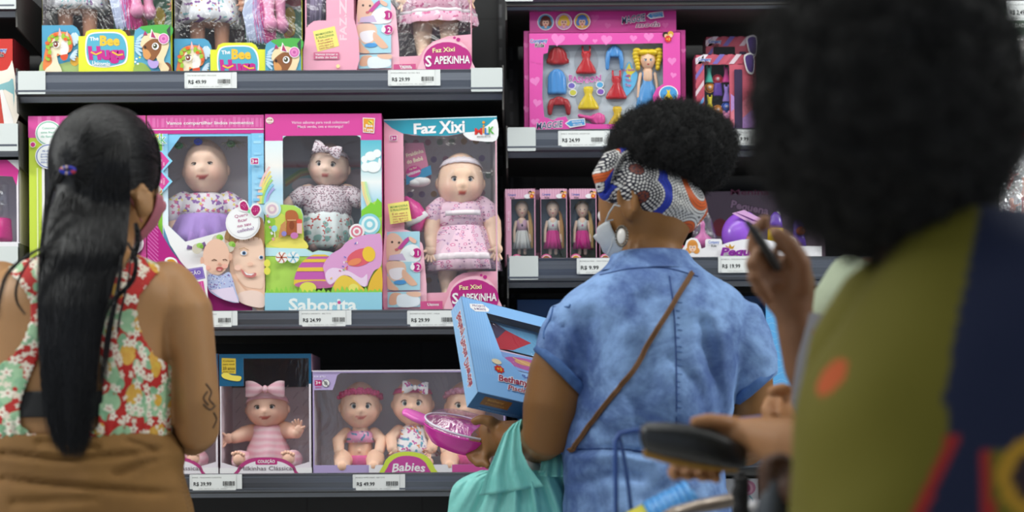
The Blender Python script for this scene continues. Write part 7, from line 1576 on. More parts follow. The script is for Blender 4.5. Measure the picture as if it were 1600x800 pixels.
# collar
cr = []
for y, l, r, hd, o_ in ((424, 936, 1096, .086, 0), (412, 950, 1086, .078, 0), (400, 960, 1078, .071, 0), (394, 966, 1074, .066, 0), (396, 968, 1072, .063, 0), (410, 960, 1078, .066, 0), (426, 950, 1084, .07, 0)):
    c0 = P((l+r)/2, y, YW); hw = (r-l)/2*YW/F; cr.append([c0+Vector((hw*math.cos(q), hd*math.sin(q), -.006*math.sin(q)*0+.008*math.cos(q)*0)) for q in [2*PI*j/80 for j in range(80)]])
b = MB(); b.loft(cr, '#fff', cap=False); b.build('collar', M_DENIM, B)
# sleeve cuffs, centre seam, shoulder tab
def seam(name, pts, r, mat, off=.0005, flat=None): b = MB(); b.tube(on_surface(dress, smooth(pts, 6, False), off), flat or r, '#fff', n=8); return b.build(name, mat, B)
seam('centre_seam', [(1046, 432), (1054, 500), (1057, 600), (1056, 700)], .0012, M_STITCH)
seam('collar_seam', [(938, 430), (985, 420), (1040, 419), (1090, 432)], .0011, M_STITCH)
seam('waist_seam', [(898, 703), (950, 701), (1010, 706), (1070, 711), (1128, 707)], .0013, M_STITCH)
seam('shoulder_seam', [(866, 470), (862, 492), (851, 516), (850, 528)], .0018, M_DEN2)
for a_, b__, r0, r1 in ((P(880, 577, YW-.01), P(873, 584, YW-.01), .0625, .0615), (P(1172, 600, YW+.005), P(1179, 608, YW+.005), .0505, .0495)):
    b = MB(); dv_ = (b__-a_).normalized(); b.tube([a_-dv_*.004, a_, b__, b__+dv_*.001], [r0-.003, r0, r1, r1-.006], '#fff', n=40, cap=None); o = b.build('sleeve_cuff', M_DEN2, B); md = o.modifiers.new('t', 'SOLIDIFY'); md.thickness = .002
b = MB()
for i in range(22): 
    y = 460+i*11+random.random()*4; p = on_surface(dress, [(1057+2*(i % 2), y), (1061+random.random()*5, y+1)], .0001); b.tube(p, .0009, '#2a4a84', n=6)
b.build('seam_puckers', M_DEN2, B)
# braided shoulder strap
cord = on_surface(dress, smooth([(1080, 428), (1060, 462), (1020, 528), (985, 585), (940, 645), (905, 690), (892, 706)], 10, False), .005); b = MB()
L = [0]
for a_, c_ in zip(cord[:-1], cord[1:]): L.append(L[-1]+(c_-a_).length)
for k in range(3):
    N = 260; pts = []
    for i in range(N+1):
        s_ = L[-1]*i/N; j = max(0, min(len(cord)-2, int(np.searchsorted(L, s_))-1)); f_ = (s_-L[j])/(L[j+1]-L[j]+1e-9); p = cord[j].lerp(cord[j+1], f_); tg = (cord[j+1]-cord[j]).normalized(); a1 = tg.cross(Vector((0, -1, 0))).normalized(); a2 = tg.cross(a1); th_ = s_/.013*2*PI+k*2*PI/3
        pts.append(p+a1*.0032*math.sin(th_)+a2*.0016*math.sin(2*th_))
    b.tube(pts, .0019, '#6b4a28', n=7, cap=None)
S_ = tag(b.build('shoulder_strap', m_plain('brown_braided_cord', '#6f4a26', .6, .25, 300)), 'thin brown braided bag cord running diagonally across the denim dress', 'bag strap')
# headwrap
t = NT('dotted_wrap_print'); v = t.flat(); v = t.n('ShaderNodeMapping', {'Vector': v, 'Rotation': (0, 0, -.4)}).outputs[0]
vo = t.n('ShaderNodeTexVoronoi', {'Vector': v, 'Scale': 9.5, 'Randomness': .8}, voronoi_dimensions='2D'); pos = t.n('ShaderNodeVectorMath', {0: v, 1: vo.outputs['Position']}, operation='SUBTRACT').outputs[0]; sp = t.n('ShaderNodeSeparateXYZ', {0: pos})
rr_ = t.n('ShaderNodeVectorMath', {0: pos}, operation='LENGTH').outputs['Value']; W = .0052; ring = t.math('FLOOR', t.math('DIVIDE', rr_, W)); fr = t.math('SUBTRACT', t.math('FRACT', t.math('DIVIDE', rr_, W)), .5)
ang = t.math('ARCTAN2', sp.outputs[1], sp.outputs[0]); cnt = t.math('ROUND', t.math('MULTIPLY', t.math('ADD', ring, .5), 6.283)); da = t.math('SUBTRACT', t.math('FRACT', t.math('MULTIPLY', t.math('DIVIDE', ang, 6.28318), cnt)), .5)
dot = t.math('LESS_THAN', t.math('SQRT', t.math('ADD', t.math('MULTIPLY', fr, fr), t.math('MULTIPLY', da, da))), .43)
def between(a_, b_): return t.math('MULTIPLY', t.math('GREATER_THAN', ring, a_-.5), t.math('LESS_THAN', ring, b_+.5))
cs = t.n('ShaderNodeSeparateColor', {0: vo.outputs['Color']}); alt = t.math('GREATER_THAN', cs.outputs[0], .28)
colr = t.mix(between(7, 9), lin('#dedcd8'), t.mix(alt, lin('#2238b0'), lin('#cf5a18'))); colr = t.mix(between(0, 1), colr, lin('#6a2a14')); 
small = t.math('LESS_THAN', t.math('SQRT', t.math('ADD', t.math('MULTIPLY', fr, fr), t.math('MULTIPLY', da, da))), t.math('MULTIPLY_ADD', between(2, 5), -.12, .44))
wide = t.math('MAXIMUM', small, t.math('MULTIPLY', between(7, 9), t.math('LESS_THAN', t.math('ABSOLUTE', fr), .44)))
t.bump(t.noise(20, 3), .3, .006); M_WRAP = t.base(t.mix(wide, lin('#0b0d24'), colr), .65)
Wc = P(1017, 303, 2.985); tl = math.radians(25); b = MB()
Rw = Matrix.Rotation(tl, 3, 'Y'); s = YW/F
b.blob(Wc, (92*s, 88*s, 58*s), '#fff', rot=Rw, nu=64, nv=44, fn=lambda d: (d[0]*(1+.02*math.sin(d[2]*9)), d[1], d[2]*(1+.02*math.sin(d[0]*8))))
b.tube([P(948, 300, 2.94), P(944, 275, 2.93), P(956, 252, 2.92), P(984, 238, 2.925)], [(.016, .02), (.022, .026), (.02, .024), (.012, .016)], '#fff', n=20)
def wrapf(co, nr):
    px, py = topx(co)
    for pts, w, dp in (([(946, 300), (958, 280), (978, 245)], 2.6, .010), ([(958, 320), (975, 290), (990, 245)], 5, .003), ([(1000, 250), (1050, 300), (1100, 330)], 6, .003), ([(985, 340), (1040, 330), (1090, 345)], 6, .003)):
        d = seg_d(px, py, pts); co[:, 1] += dp*np.exp(-(d/w)**2)*np.clip(-nr[:, 1]*1.5, 0, 1)
    return co
wrap = remesh(b, 'headwrap', M_WRAP, B, .0032, 3, wrapf)
# afro puff
def afro(name, c, r, mat, parent, n, L, rad, curl, seed, lump=.06, vox=.006):
    b = MB(); b.blob(c, r, '#fff', nu=64, nv=44, fn=lambda d: tuple(k*(1+lump*noise.noise(Vector(d)*2.3+Vector((seed, 0, 0)))+lump*.6*noise.noise(Vector(d)*6)) for k in d)); o = remesh(b, name, mat, parent, vox, 0, lambda co, nr: vnoise(vnoise(co, 45, r[0]*.07, nr), 130, r[0]*.04, nr))
    rs = np.random.RandomState(seed); me = o.data; nf = len(me.polygons); st = []; rd = []
    for f in rs.randint(0, nf, n):
        p = me.polygons[int(f)]; q = Vector(p.center); nn = Vector(p.normal); pts = [q-nn*.004]; ph = rs.rand()*6; l = L*(.5+rs.rand()); dr = (nn+Vector(rs.normal(0, .45, 3))).normalized(); a1 = dr.orthogonal().normalized(); a2 = dr.cross(a1)
        m = 8
        for i in range(1, m): t_ = i/(m-1); pts.append(q+dr*l*t_+a1*curl*math.cos(ph+t_*9)+a2*curl*math.sin(ph+t_*9))
        st.append(pts); rd.append(rad)
    hair_obj(name+'_curls', st, rd, mat, parent); return o
afro('afro_puff', P(1050, 234, 2.98), (.108, .11, .078), M_AFRO, B, 16000, .014, .00022, .003, 3)
# short nape hair, earring, mask
b = MB(); Re = Matrix.Rotation(math.radians(-50)*-1, 3, 'Z'); ep = P(971, 369, 2.915)
b.add(*ellip(ep, Re, (.0035, .0085*1.1, .0135), '#d9d4cc')); b.build('earring_stone', m_plain('pearl_stone', '#d8d4ce', .25), B)
b = MB()
for k in range(22):
    a = 2*PI*k/22; b.add(*ellip(ep+Re @ Vector((.001, .0125*math.cos(a)*1.0, .0175*math.sin(a))), Re, (.0026, .0022, .0022), '#6a645c', 8, 6))
b.tube([ep+Re @ Vector((.002, .0108*math.cos(a), .0155*math.sin(a))) for a in [2*PI*k/24 for k in range(25)]], .0014, '#57514a', n=6, cap=None); b.build('earring_rim', m_steel('dark_silver', '#7a756c', .35, .9), B)
b = MB(); g = []
for i in range(nv_+1):
    z = -.1-.42*i/nv_
    for j in range(nu_+1):
        a = math.radians(-66+132*j/nu_); r = math.sqrt(max(.05, 1-min(.98, (z*2)**2))); q = adult_fn((math.sin(a)*r, math.cos(a)*r, max(-1, z*2))); kk = 1.1+.14*math.cos(a)*math.sin(PI*i/nv_)
        g.append(hB.w((q[0]*1.1, q[1]*kk if q[1] > 0 else q[1], z+.004*math.sin(i*2.2))))
b.add(g, [(i*(nu_+1)+j, i*(nu_+1)+j+1, (i+1)*(nu_+1)+j+1, (i+1)*(nu_+1)+j) for i in range(nv_) for j in range(nu_)], '#fff', True)
M_MASKW = m_cloth('pale_grey_mask', '#b9bdbf'); o = b.build('face_mask', M_MASKW, B); md = o.modifiers.new('t', 'SOLIDIFY'); md.thickness = .0015
b = MB(); b.tube([hB.w((.36, .1, -.14)), hB.w((.37, .03, .02)), hB.w((.375, -.05, .06)), hB.w((.37, -.05, -.12)), hB.w((.33, .1, -.3))], .0013, '#c8ccce', n=6); b.build('mask_loop', M_MASKW, B)
b = MB(); b.tube([hB.w((-.37, .12, -.12)), P(946, 346, 2.925), P(952, 332, 2.913), P(960, 320, 2.908), P(968, 322, 2.905)], .0014, '#c8ccce', n=6); b.build('mask_loop', M_MASKW, B)
b = MB(); b.tube([P(949, 398, 2.93), P(956, 384, 2.912), P(958, 372, 2.905)], .0014, '#c8ccce', n=6); b.build('mask_loop', M_MASKW, B)
# ---------------------------------------------------------------- things she holds
ex = Vector((1, .5, -.223)).normalized(); ed = Vector((.178, -.8, -1)); ed = (ed-ex*ed.dot(ex)).normalized(); nrm = ex.cross(ed).normalized(); nrm = -nrm if nrm.y > 0 else nrm
O_ = P(720.5, 462.5, 3.18); s = .00130
def mbx(x, y, d=0.): return O_+ex*(x*s)+ed*(y*s)+nrm*d
th = thing('pool_toy_box', mbx(110, 188, -.04), 'light blue window box lettered Bethany, tilted in the hand of the woman in denim', 'toy box')
W_, H_, D_ = 152, 186, .044
b = carton(th, mbx, 0, 0, W_, H_, D_, '#7db4e6', '#8aa4bc', '#8a98a8', outs={'l': '#8fbde8', 'b': '#29629c', 't': '#7db4e6'})
win = [(38, 22), (W_-12, 22), (W_-12, H_-34), (88, H_-34), (78, 130), (64, 112), (52, 104), (46, 70)]
a = front(mbx, 0, 0, W_, H_, '#86b8ea', [win]); 
for i in range(9): a.line([(3+i*4, 4), (4+i*4, H_-40)], .8, '#9cc8f2'); a.L -= 1
a.L += 1
a.poly([(12, 12), (34, 6), (44, 13), (42, 19), (20, 25), (12, 20)], WHITE); a.text('PROJETE', 27, 12, 4, '#7a5a8a', w=22, rot=-.2); a.text('& MONTE', 28, 18, 4, '#7a5a8a', w=20, rot=-.2)
a.ell(40, 118, 8, 5, '#e8d8b4'); a.poly([(42+9*math.cos(k*PI/8)*(1 if k % 2 else .75), 132+8*math.sin(k*PI/8)*(1 if k % 2 else .75)) for k in range(16)], '#c8321c'); a.text('+3', 42, 132, 6, '#f0d040', w=8, off=.04)
a.text('Bethany', 62, 148, 12, '#9c1c40', w=50, off=.05, shear=.25, halo=WHITE, hw=.1, rot=-.05); a.text('Piscina Divertida', 96, 163, 9, '#9c1c40', w=92, off=.04, shear=.25, halo=WHITE, hw=.1, rot=-.02); a.ell(140, 142, 7, 3, '#d8dc40')
a.build('printed_front', M_PRINT, th); film_pane(th, mbx, win, mat=M_FILMW)
def mside(x, y, d=0.): return O_-ex*d+ed*(y*s)-nrm*(x*s)
a = Art(mside); a.text('Bethany Piscina Divertida', 16, 92, 13, '#9c1c40', w=142, off=.05, shear=.2, halo=WHITE, hw=.1, rot=PI/2); 
for i in range(6): a.line([(3+i*6, 2), (3+i*6, 12)], .7, '#b8d8f4'); a.L -= 1
a.build('printed_side', M_PRINT, th)
def mbot(x, y, d=0.): return mbx(x, H_)-nrm*(y*s)+ed*d
a = Art(mbot); a.rect(14, 5, 58, 22, '#8a5a2c'); a.text('Bethany', 34, 10, 4, '#d8a050', w=26); a.text('Piscina', 36, 17, 3, '#c89048', w=30); a.text('www.companykids', 50, 28, 4, '#5a8cc0', w=70); a.rect(104, 12, 134, 30, '#c8d4e0')
for i in range(9): a.rect(106+i*3, 14, 107.6+i*3, 28, '#1c3050'); a.L -= 1
a.build('printed_bottom', M_PRINT, th)
def mi(x, y, d=0.): return mbx(x, y, d-.022)
a = Art(mi); a.poly([(34, 18), (W_-12, 18), (W_-12, 70), (60, 70), (48, 60)], '#6aa4cc'); a.poly([(40, 60), (78, 30), (118, 44), (84, 68), (56, 74)], '#b82c3c'); a.poly([(38, 20), (60, 20), (78, 30), (60, 52), (42, 46)], '#4a3c58'); a.rect(40, 74, W_-12, 80, '#d8c0d4'); a.poly([(48, 78), (W_-12, 74), (W_-12, 108), (56, 108)], '#88a8e0'); a.ell(110, 92, 46, 12, '#b85a9c'); a.ell(98, 90, 16, 5, '#d8a06a'); a.line([(80, 84), (120, 98)], 2, '#e8c080'); a.rect(62, 110, W_-12, 128, '#9ac0ec'); a.text('Bethany', 110, 118, 7, '#3a5ab0', w=40, off=.03); a.ell(118, 140, 46, 14, '#b8a8cc'); a.ell(110, 138, 28, 7, '#d8cce4'); a.build('toy_insert', M_PRINT, th)
# pink lidded plate
pc = P(724, 677, 3.25); Rp = Matrix.Rotation(math.radians(15), 3, 'Y') @ Matrix.Rotation(math.radians(17), 3, 'X'); th = thing('lidded_plate', pc, 'bright pink toy plate with a clear domed lid held under the blue box', 'toy plate')
def pr(r, z, q, e=.78): return pc+Rp @ Vector((r*math.cos(q), r*e*math.sin(q), z))
b = MB(); b.loft([[pr(r, z, 2*PI*j/48) for j in range(48)] for r, z in ((.002, -.034), (.038, -.034), (.058, -.028), (.076, -.008), (.083, .006), (.085, .008), (.081, .008), (.07, -.006), (.04, -.02), (.002, -.022))], '#e83fb4', cap=False)
tb = [pc+Rp @ Vector(q) for q in ((-.078, .0, .006), (-.1, 0, .009), (-.118, 0, .012))]; b.tube(tb, [(.027, .008), (.026, .008), (.018, .007)], '#f070c8', n=16, up=Rp @ Vector((0, 0, 1))); b.build('plate', M_PLASTIC, th)
b = MB(); b.loft([[pr(r*(1+.012*math.sin(8*2*PI*j/48)), z, 2*PI*j/48) for j in range(48)] for r, z in ((.084, .0095), (.078, .013), (.066, .027), (.05, .034), (.035, .036), (.03, .034), (.002, .034))], '#fff', cap=False); b.build('clear_lid', film('lid_plastic', .3, .35, 30, .12, (.93, .93, .96)), th)
b = MB(); b.tube([pr(.079, .014, 2*PI*j/48) for j in range(49)], .0022, '#e9e4f0', n=6, cap=None); b.build('lid_rim', M_PLASTIC, th)
# teal carrier bag on the forearm
t = NT('teal_bag_film'); w_ = t.noise(24, 5, .6, t.n('ShaderNodeMapping', {'Vector': t.coord(), 'Scale': (1.6, 1, .5), 'Rotation': (0, .35, 0)}).outputs[0], 1.5); t.bump(w_, .4, .008); M_TEAL = t.base(t.mix(t.noise(10, 3), lin('#6ccfc6'), lin('#a4ece4')), .4, Transmission_Weight=0, Specular_IOR_Level=.5)
th = thing('carrier_bag', P(800, 720, 3.0), 'thin teal plastic carrier bag hanging from the forearm of the woman in denim', 'carrier bag')
random.seed(8); b = MB(); R_ = []
lf = [(735, 752, 884), (745, 726, 884), (760, 708, 884), (800, 700, 883), (860, 694, 884), (940, 696, 880), (1010, 710, 872), (1040, 740, 850)]
for y, l, r, in [(q[0], q[1], q[2]) for q in interp_rows([(a_[0], a_[1], a_[2]) for a_ in lf], 6)]:
    k = max(0, 1-(y-735)/330); ring_ = []
    for j in range(160):
        q = 2*PI*j/160; cx = (l+r)/2; cc = math.cos(q); u = (cc+1)/2
        # creases fan out from the handle at upper right of centre
        fan = math.atan2((cx+(r-l)/2*cc)-812, y-640); pl = .007*math.sin(fan*27)+.003*math.sin(fan*61+1)
        ring_.append(P(cx+(r-l)/2*cc, y, 3.03+(.045+.02*(1-k))*math.sin(q)+pl*k*(1 if math.sin(q) < 0 else .5)))
    R_.append(ring_)
b.loft(R_, '#fff', cap=False)
def strap(left, right, Yt, Yb_, n=24, m=14):
    g = []
    for i in range(n+1):
        t_ = i/n
        def at(pl):
            f_ = t_*(len(pl)-1); k = min(int(f_), len(pl)-2); f_ -= k; return (pl[k][0]*(1-f_)+pl[k+1][0]*f_, pl[k][1]*(1-f_)+pl[k+1][1]*f_)
        L_, R2 = at(left), at(right)
        for j in range(m+1): u = j/m; g.append(P(L_[0]*(1-u)+R2[0]*u, L_[1]*(1-u)+R2[1]*u, Yt*(1-t_)+Yb_*t_+.005*math.sin(u*17)*(.3+t_)))
    b.add(g, [(i*(m+1)+j, i*(m+1)+j+1, (i+1)*(m+1)+j+1, (i+1)*(m+1)+j) for i in range(n) for j in range(m)], '#fff', True)
strap([(800, 664), (787, 678), (772, 714), (757, 748), (748, 775)], [(815, 655), (812, 668), (816, 706), (826, 728), (850, 760)], 2.985, 2.975); strap([(846, 700), (846, 720), (842, 745)], [(884, 712), (884, 725), (884, 745)], 3.02, 2.985); strap([(815, 655), (830, 668), (846, 700)], [(800, 664), (820, 690), (884, 712)], 2.99, 3.06)
o = b.build('bag', M_TEAL, th); md = o.modifiers.new('t', 'SOLIDIFY'); md.thickness = .0006
b = MB(); b.add(*ellip(P(824, 742, 3.04), Matrix.Identity(3), (.03, .02, .03), '#d8d8d6')); tag(b.build('wrapped_item', M_PAPER), 'white wrapped item just showing inside the mouth of the teal bag', 'wrapped item')
# ---------------------------------------------------------------- foreground person with the large afro
YC_ = 1.80
Cp = thing('person', P(1490, 2377, YC_), 'large blurred person seen from behind with a big dark afro and yellow and navy top', 'person', 'people close to the camera')
b = MB(); ROWS_C = [(350, 1425, 1560, .06, 0), (400, 1400, 1640, .085, 0), (440, 1378, 1690, .11, 0), (500, 1340, 1720, .125, 0), (560, 1300, 1725, .13, 0), (640, 1265, 1722, .135, 0), (740, 1252, 1722, .135, 0), (900, 1250, 1722, .14, 0), (1080, 1240, 1735, .15, 0), (1250, 1260, 1720, .14, 0)]
b.loft(torso_rings(ROWS_C, YC_), '#fff'); hC = Head(P(1400, 235, 1.82), .225, math.radians(-30)); hC.add(b); b.tube([P(1480, 420, YC_), P(1460, 380, YC_), P(1420, 320, 1.82)], [.066, .06, .058], '#fff', n=24)
b.tube([P(1690, 440, YC_), P(1735, 520, YC_), P(1755, 700, YC_), P(1750, 860, YC_), P(1730, 950, YC_+.08), P(1700, 960, YC_+.2)], [.055, .052, .044, .04, .035, .028], '#fff', n=20)
b.tube([P(1400, 540, YC_+.05), P(1345, 580, YC_+.1), P(1310, 680, YC_+.13), P(1300, 760, YC_+.15), P(1270, 765, YC_+.17), P(1240, 762, YC_+.2)], [.055, .05, .044, .04, .032, .027], '#fff', n=20)
b.tube([P(1243, 760, YC_+.2), P(1228, 756, YC_+.215), P(1216, 752, YC_+.225)], [(.027, .022), (.034, .022), (.032, .02)], '#fff', n=16)
fingers(b, [[(1222, 722+k*24, 2.02), (1200, 722+k*24, 2.015), (1192, 732+k*23, 2.0), (1200, 740+k*22, 1.99)] for k in range(4)], .0095)
b.tube([P(1235, 735, 2.0), P(1218, 716, 1.985), P(1206, 722, 1.98)], [.013, .011, .0095], '#fff', n=12)
for cx in (1700,):
    b.tube([P(cx, 960, YC_+.2), P(cx-15, 962, YC_+.27)], [(.028, .02), (.036, .018)], '#fff', n=14)
    for k in range(4): b.tube([P(cx-30+k*14, 960, YC_+.28), P(cx-32+k*14, 968, YC_+.33), P(cx-30+k*14, 985, YC_+.34)], [.009, .0085, .0075], '#fff', n=10)
    b.tube([P(cx-30, 955, YC_+.23), P(cx-48, 958, YC_+.27), P(cx-50, 965, YC_+.3)], [.012, .011, .009], '#fff', n=10)
trousers(Cp, YC_, 1380, 1600, 1200, [(1110, 1235, 1742, .155, 0), (1240, 1250, 1728, .155, 0), (1290, 1300, 1680, .12, 0)], m_cloth('dark_trousers', '#25262c')); legs(b, YC_, 1380, 1600, 1220, .085); remesh(b, 'body', SK_C, Cp, .006, 4); hC.eyes(Cp); shoes(Cp, YC_, 1380, 1600, 1220, '#222222')
ROWS_C2 = [(338, 1445, 1605, .075, 0), (372, 1402, 1660, .095, 0), (410, 1376, 1705, .115, 0), (460, 1345, 1738, .13, 0), (500, 1326, 1748, .136, 0), (550, 1295, 1750, .142, 0), (600, 1266, 1748, .146, 0), (660, 1248, 1742, .15, 0), (740, 1241, 1740, .152, 0), (860, 1238, 1742, .155, 0), (1000, 1232, 1745, .16, 0), (1160, 1226, 1750, .165, 0)]
def colC(co):
    px, py = topx(co); out = np.tile(np.array(lin('#665f08')), (len(co), 1)); navy = np.array(lin('#0c1838')); red = np.array(lin('#a0201c'))
    bx = np.interp(py, [330, 480, 620, 690, 800, 1200], [1530, 1500, 1475, 1484, 1432, 1300]); out[px > bx] = navy
    m = (py > 680) & (np.abs(px-bx-4) < 10); out[m] = red
    b2 = np.interp(py, [700, 800, 1200], [1538, 1545, 1560]); out[(py > 700) & (px > b2)] = np.array(lin('#665f08')); out[(py > 700) & (np.abs(px-b2) < 9)] = red
    d = np.hypot((px-1620)/62, (py-745)/64); out[(d < 1) & (d > .62) & (px > 1540)] = np.array(lin('#b88a20')); out[(d <= .62) & (px > 1540)] = np.array(lin('#2a1a20'))
    d = np.hypot(((px-1300)*.8+(py-590)*.6)/16, ((py-590)*.8-(px-1300)*.6)/34); out[(d < 1)] = np.array(lin('#b8501c'))
    return out
b = MB(); b.loft(torso_rings(ROWS_C2, YC_, n=120, step=8), '#fff')
b.tube([P(1690, 450, YC_), P(1740, 520, YC_), P(1765, 640, YC_)], [.07, .068, .066], '#fff', n=28); b.tube([P(1395, 480, YC_+.06), P(1345, 560, YC_+.1), P(1318, 640, YC_+.13)], [.065, .062, .058], '#fff', n=28)
remesh(b, 'shirt', m_attr('jersey_cloth', .85, bump=400), Cp, .005, 4, lambda co, nr: vnoise(co, 9, .012, nr, 2), colC)
afro('afro', P(1386, 165, 1.80), (.14, .125, .158), M_AFRO_C, Cp, 9000, .02, .00035, .005, 5, .07, .008)
tag(MB().tube([P(1210, 760, 2.0), P(1205, 800, 2.0), P(1215, 900, 2.0)], [(.016, .02), (.02, .024), (.02, .024)], '#4a4e54').build('dark_pouch', m_plain('grey_vinyl', '#3f444a', .5)), 'dark grey blurred pouch held in the lowest near hand', 'pouch')
# ---------------------------------------------------------------- person with the pen
YD = 2.45
Dp = thing('person', P(1440, 1932, YD), 'person in a pale green shirt with a raised hand holding a dark pen', 'person', 'people close to the camera')
b = MB(); ROWS_E = [(392, 1385, 1475, .055, 0), (420, 1360, 1510, .08, 0), (460, 1340, 1560, .105, 0), (560, 1345, 1560, .115, 0), (700, 1350, 1550, .115, 0), (850, 1335, 1560, .14, 0), (960, 1345, 1550, .12, 0)]
b.loft(torso_rings(ROWS_E, YD), '#fff'); hD = Head(P(1430, 305, YD), .218, math.radians(-40)); hD.add(b); b.tube([P(1432, 405, YD), P(1432, 350, YD)], [.058, .056], '#fff', n=20)
b.tube([P(1360, 455, YD), P(1325, 500, YD-.02), P(1290, 590, YD-.04), P(1280, 612, YD-.05), P(1262, 570, YD-.07), P(1247, 515, YD-.085), P(1236, 478, YD-.09)], [.05, .046, .042, .038, .035, .03, .025], '#fff', n=20)
# fist closed round the pen
Yh = 2.355
b.tube([P(1240, 486, Yh), P(1232, 456, Yh), P(1221, 425, Yh+.002)], [(.029, .022), (.041, .024), (.042, .022)], '#fff', n=18)
fingers(b, [[(1196, 408, Yh), (1176, 388, Yh-.005), (1180, 360, Yh-.018), (1195, 344, Yh-.03)], [(1206, 400, Yh-.012), (1184, 396, Yh-.034), (1172, 414, Yh-.05), (1184, 430, Yh-.044)], [(1214, 418, Yh-.016), (1190, 418, Yh-.038), (1176, 436, Yh-.05), (1190, 449, Yh-.042)], [(1224, 436, Yh-.016), (1200, 440, Yh-.034), (1186, 455, Yh-.044), (1200, 466, Yh-.036)]], .0108)
b.tube([P(1250, 444, Yh-.014), P(1250, 410, Yh-.03), P(1234, 384, Yh-.04), P(1214, 366, Yh-.042)], [.018, .016, .014, .0115], '#fff', n=12)
b.tube([P(1535, 460, YD), P(1568, 520, YD), P(1560, 610, YD-.02), P(1530, 650, YD-.06), P(1440, 640, 2.33), P(1375, 622, 2.29), P(1352, 616, 2.28)], [.05, .046, .04, .037, .034, .027, .024], '#fff', n=18); b.tube([P(1352, 616, 2.28), P(1336, 612, 2.277), P(1318, 608, 2.275)], [(.024, .02), (.036, .016), (.036, .015)], '#fff', n=16)
fingers(b, [[(1322, 588+k*12, 2.274), (1306, 588+k*12, 2.274), (1290, 590+k*12, 2.272), (1282, 592+k*12, 2.27)] for k in range(4)], .0088)
b.tube([P(1345, 596, 2.265), P(1328, 584, 2.243), P(1314, 582, 2.236)], [.013, .0115, .0095], '#fff', n=12)
trousers(Dp, YD, 1390, 1500, 920, [(890, 1318, 1577, .152, 0), (950, 1325, 1570, .15, 0), (985, 1355, 1540, .12, 0)], m_cloth('faded_jeans', '#4a5870')); legs(b, YD, 1390, 1500, 930, .08); remesh(b, 'body', SK_D, Dp, .0055, 3); hD.eyes(Dp); shoes(Dp, YD, 1390, 1500, 930, '#30302e')
b = MB(); b.loft(torso_rings([(398, 1375, 1488, .07, 0), (425, 1350, 1525, .092, 0), (465, 1328, 1572, .118, 0), (560, 1332, 1572, .128, 0), (700, 1338, 1562, .128, 0), (900, 1320, 1575, .155, 0), (940, 1320, 1575, .155, 0)], YD, n=90, step=8), '#fff')
b.tube([P(1365, 450, YD), P(1330, 492, YD-.02), P(1303, 552, YD-.035)], [.062, .06, .055], '#fff', n=28, cap='flat'); b.tube([P(1530, 455, YD), P(1570, 520, YD), P(1572, 580, YD)], [.06, .058, .055], '#fff', n=28, cap='flat')
remesh(b, 'shirt', m_cloth('pale_green_cotton', '#a9b59a'), Dp, .006, 4, lambda co, nr: vnoise(co, 12, .012, nr, 4)); b = MB(); b.blob(P(1432, 285, YD-.02), (.085, .095, .105), '#fff'); b.build('hair', M_AFRO, Dp)
pen = MB(); pen.tube([P(1168, 348, Yh-.05), P(1182, 366, Yh-.052), P(1200, 394, Yh-.05), P(1214, 418, Yh-.046)], [.004, .0065, .0068, .006], '#1c1614', n=12); tag(pen.build('pen', m_plain('dark_pen', '#17120f', .4)), 'short dark pen gripped in the raised hand', 'pen')
YF = 2.26
def mfol(x, y, d=0.): return P(x, y, YF+(y-560)*-.0003)+Vector((0, -d, 0))
a = Art(mfol); pts = [(1266, 488), (1318, 497), (1330, 560), (1312, 640), (1244, 650), (1236, 628), (1246, 560)]; a.poly(pts, '#8f8f96', base=0); a.poly(pts, '#77777e', base=-.004); n = len(pts)
a.add([mfol(x, y, d) for d in (0, -.004) for x, y in pts], [(i, (i+1) % n, n+(i+1) % n, n+i) for i in range(n)], '#6a6a70'); a.L = 1
for i in range(5): a.line([(1268-i*3, 516+i*20), (1276-i*3, 530+i*20)], 4, '#a06a6c')
tag(a.build('folder', M_PAPER), 'blurred grey folder with faint red marks below the raised hand', 'folder')
# ---------------------------------------------------------------- person holding the wallet and the basket
YE = 2.2; YT = 2.11
Ep = thing('person', P(1480, 2072, YE), 'person mostly hidden, reaching out one arm with a black wallet in hand', 'person', 'people close to the camera')
b = MB(); b.loft(torso_rings([(520, 1440, 1530, .055, 0), (550, 1400, 1580, .085, 0), (600, 1385, 1610, .11, 0), (700, 1388, 1608, .118, 0), (850, 1390, 1600, .12, 0), (1000, 1375, 1615, .14, 0), (1100, 1390, 1600, .12, 0)], YT), '#fff')
hE = Head(P(1475, 430, YT), .205, math.radians(-50)); hE.add(b); b.tube([P(1480, 540, YT), P(1478, 480, YT)], [.055, .052], '#fff', n=20)
b.tube([P(1410, 590, YE), P(1370, 660, YE), P(1330, 712, YE+.02), P(1290, 705, YE+.04), P(1230, 692, YE+.07), P(1180, 682, YE+.1), P(1150, 680, YE+.115)], [.05, .045, .042, .04, .036, .028, .024], '#fff', n=20)
Yw = 2.325
b.tube([P(1152, 680, Yw-.01), P(1132, 684, Yw), P(1108, 690, Yw+.008)], [(.02, .025), (.019, .037), (.017, .037)], '#fff', n=18)
fingers(b, [[(1100+k*14, 704+k*3, Yw+.004), (1062+k*21, 716+k*3, Yw), (1050+k*22, 738+k*2, Yw-.012), (1054+k*22, 744+k*1.5, Yw-.035)] for k in range(4)], .0088)
b.tube([P(1145, 664, Yw-.015), P(1125, 660, Yw-.03), P(1105, 658, Yw-.038), P(1086, 660, Yw-.04)], [.014, .012, .011, .0095], '#fff', n=12)
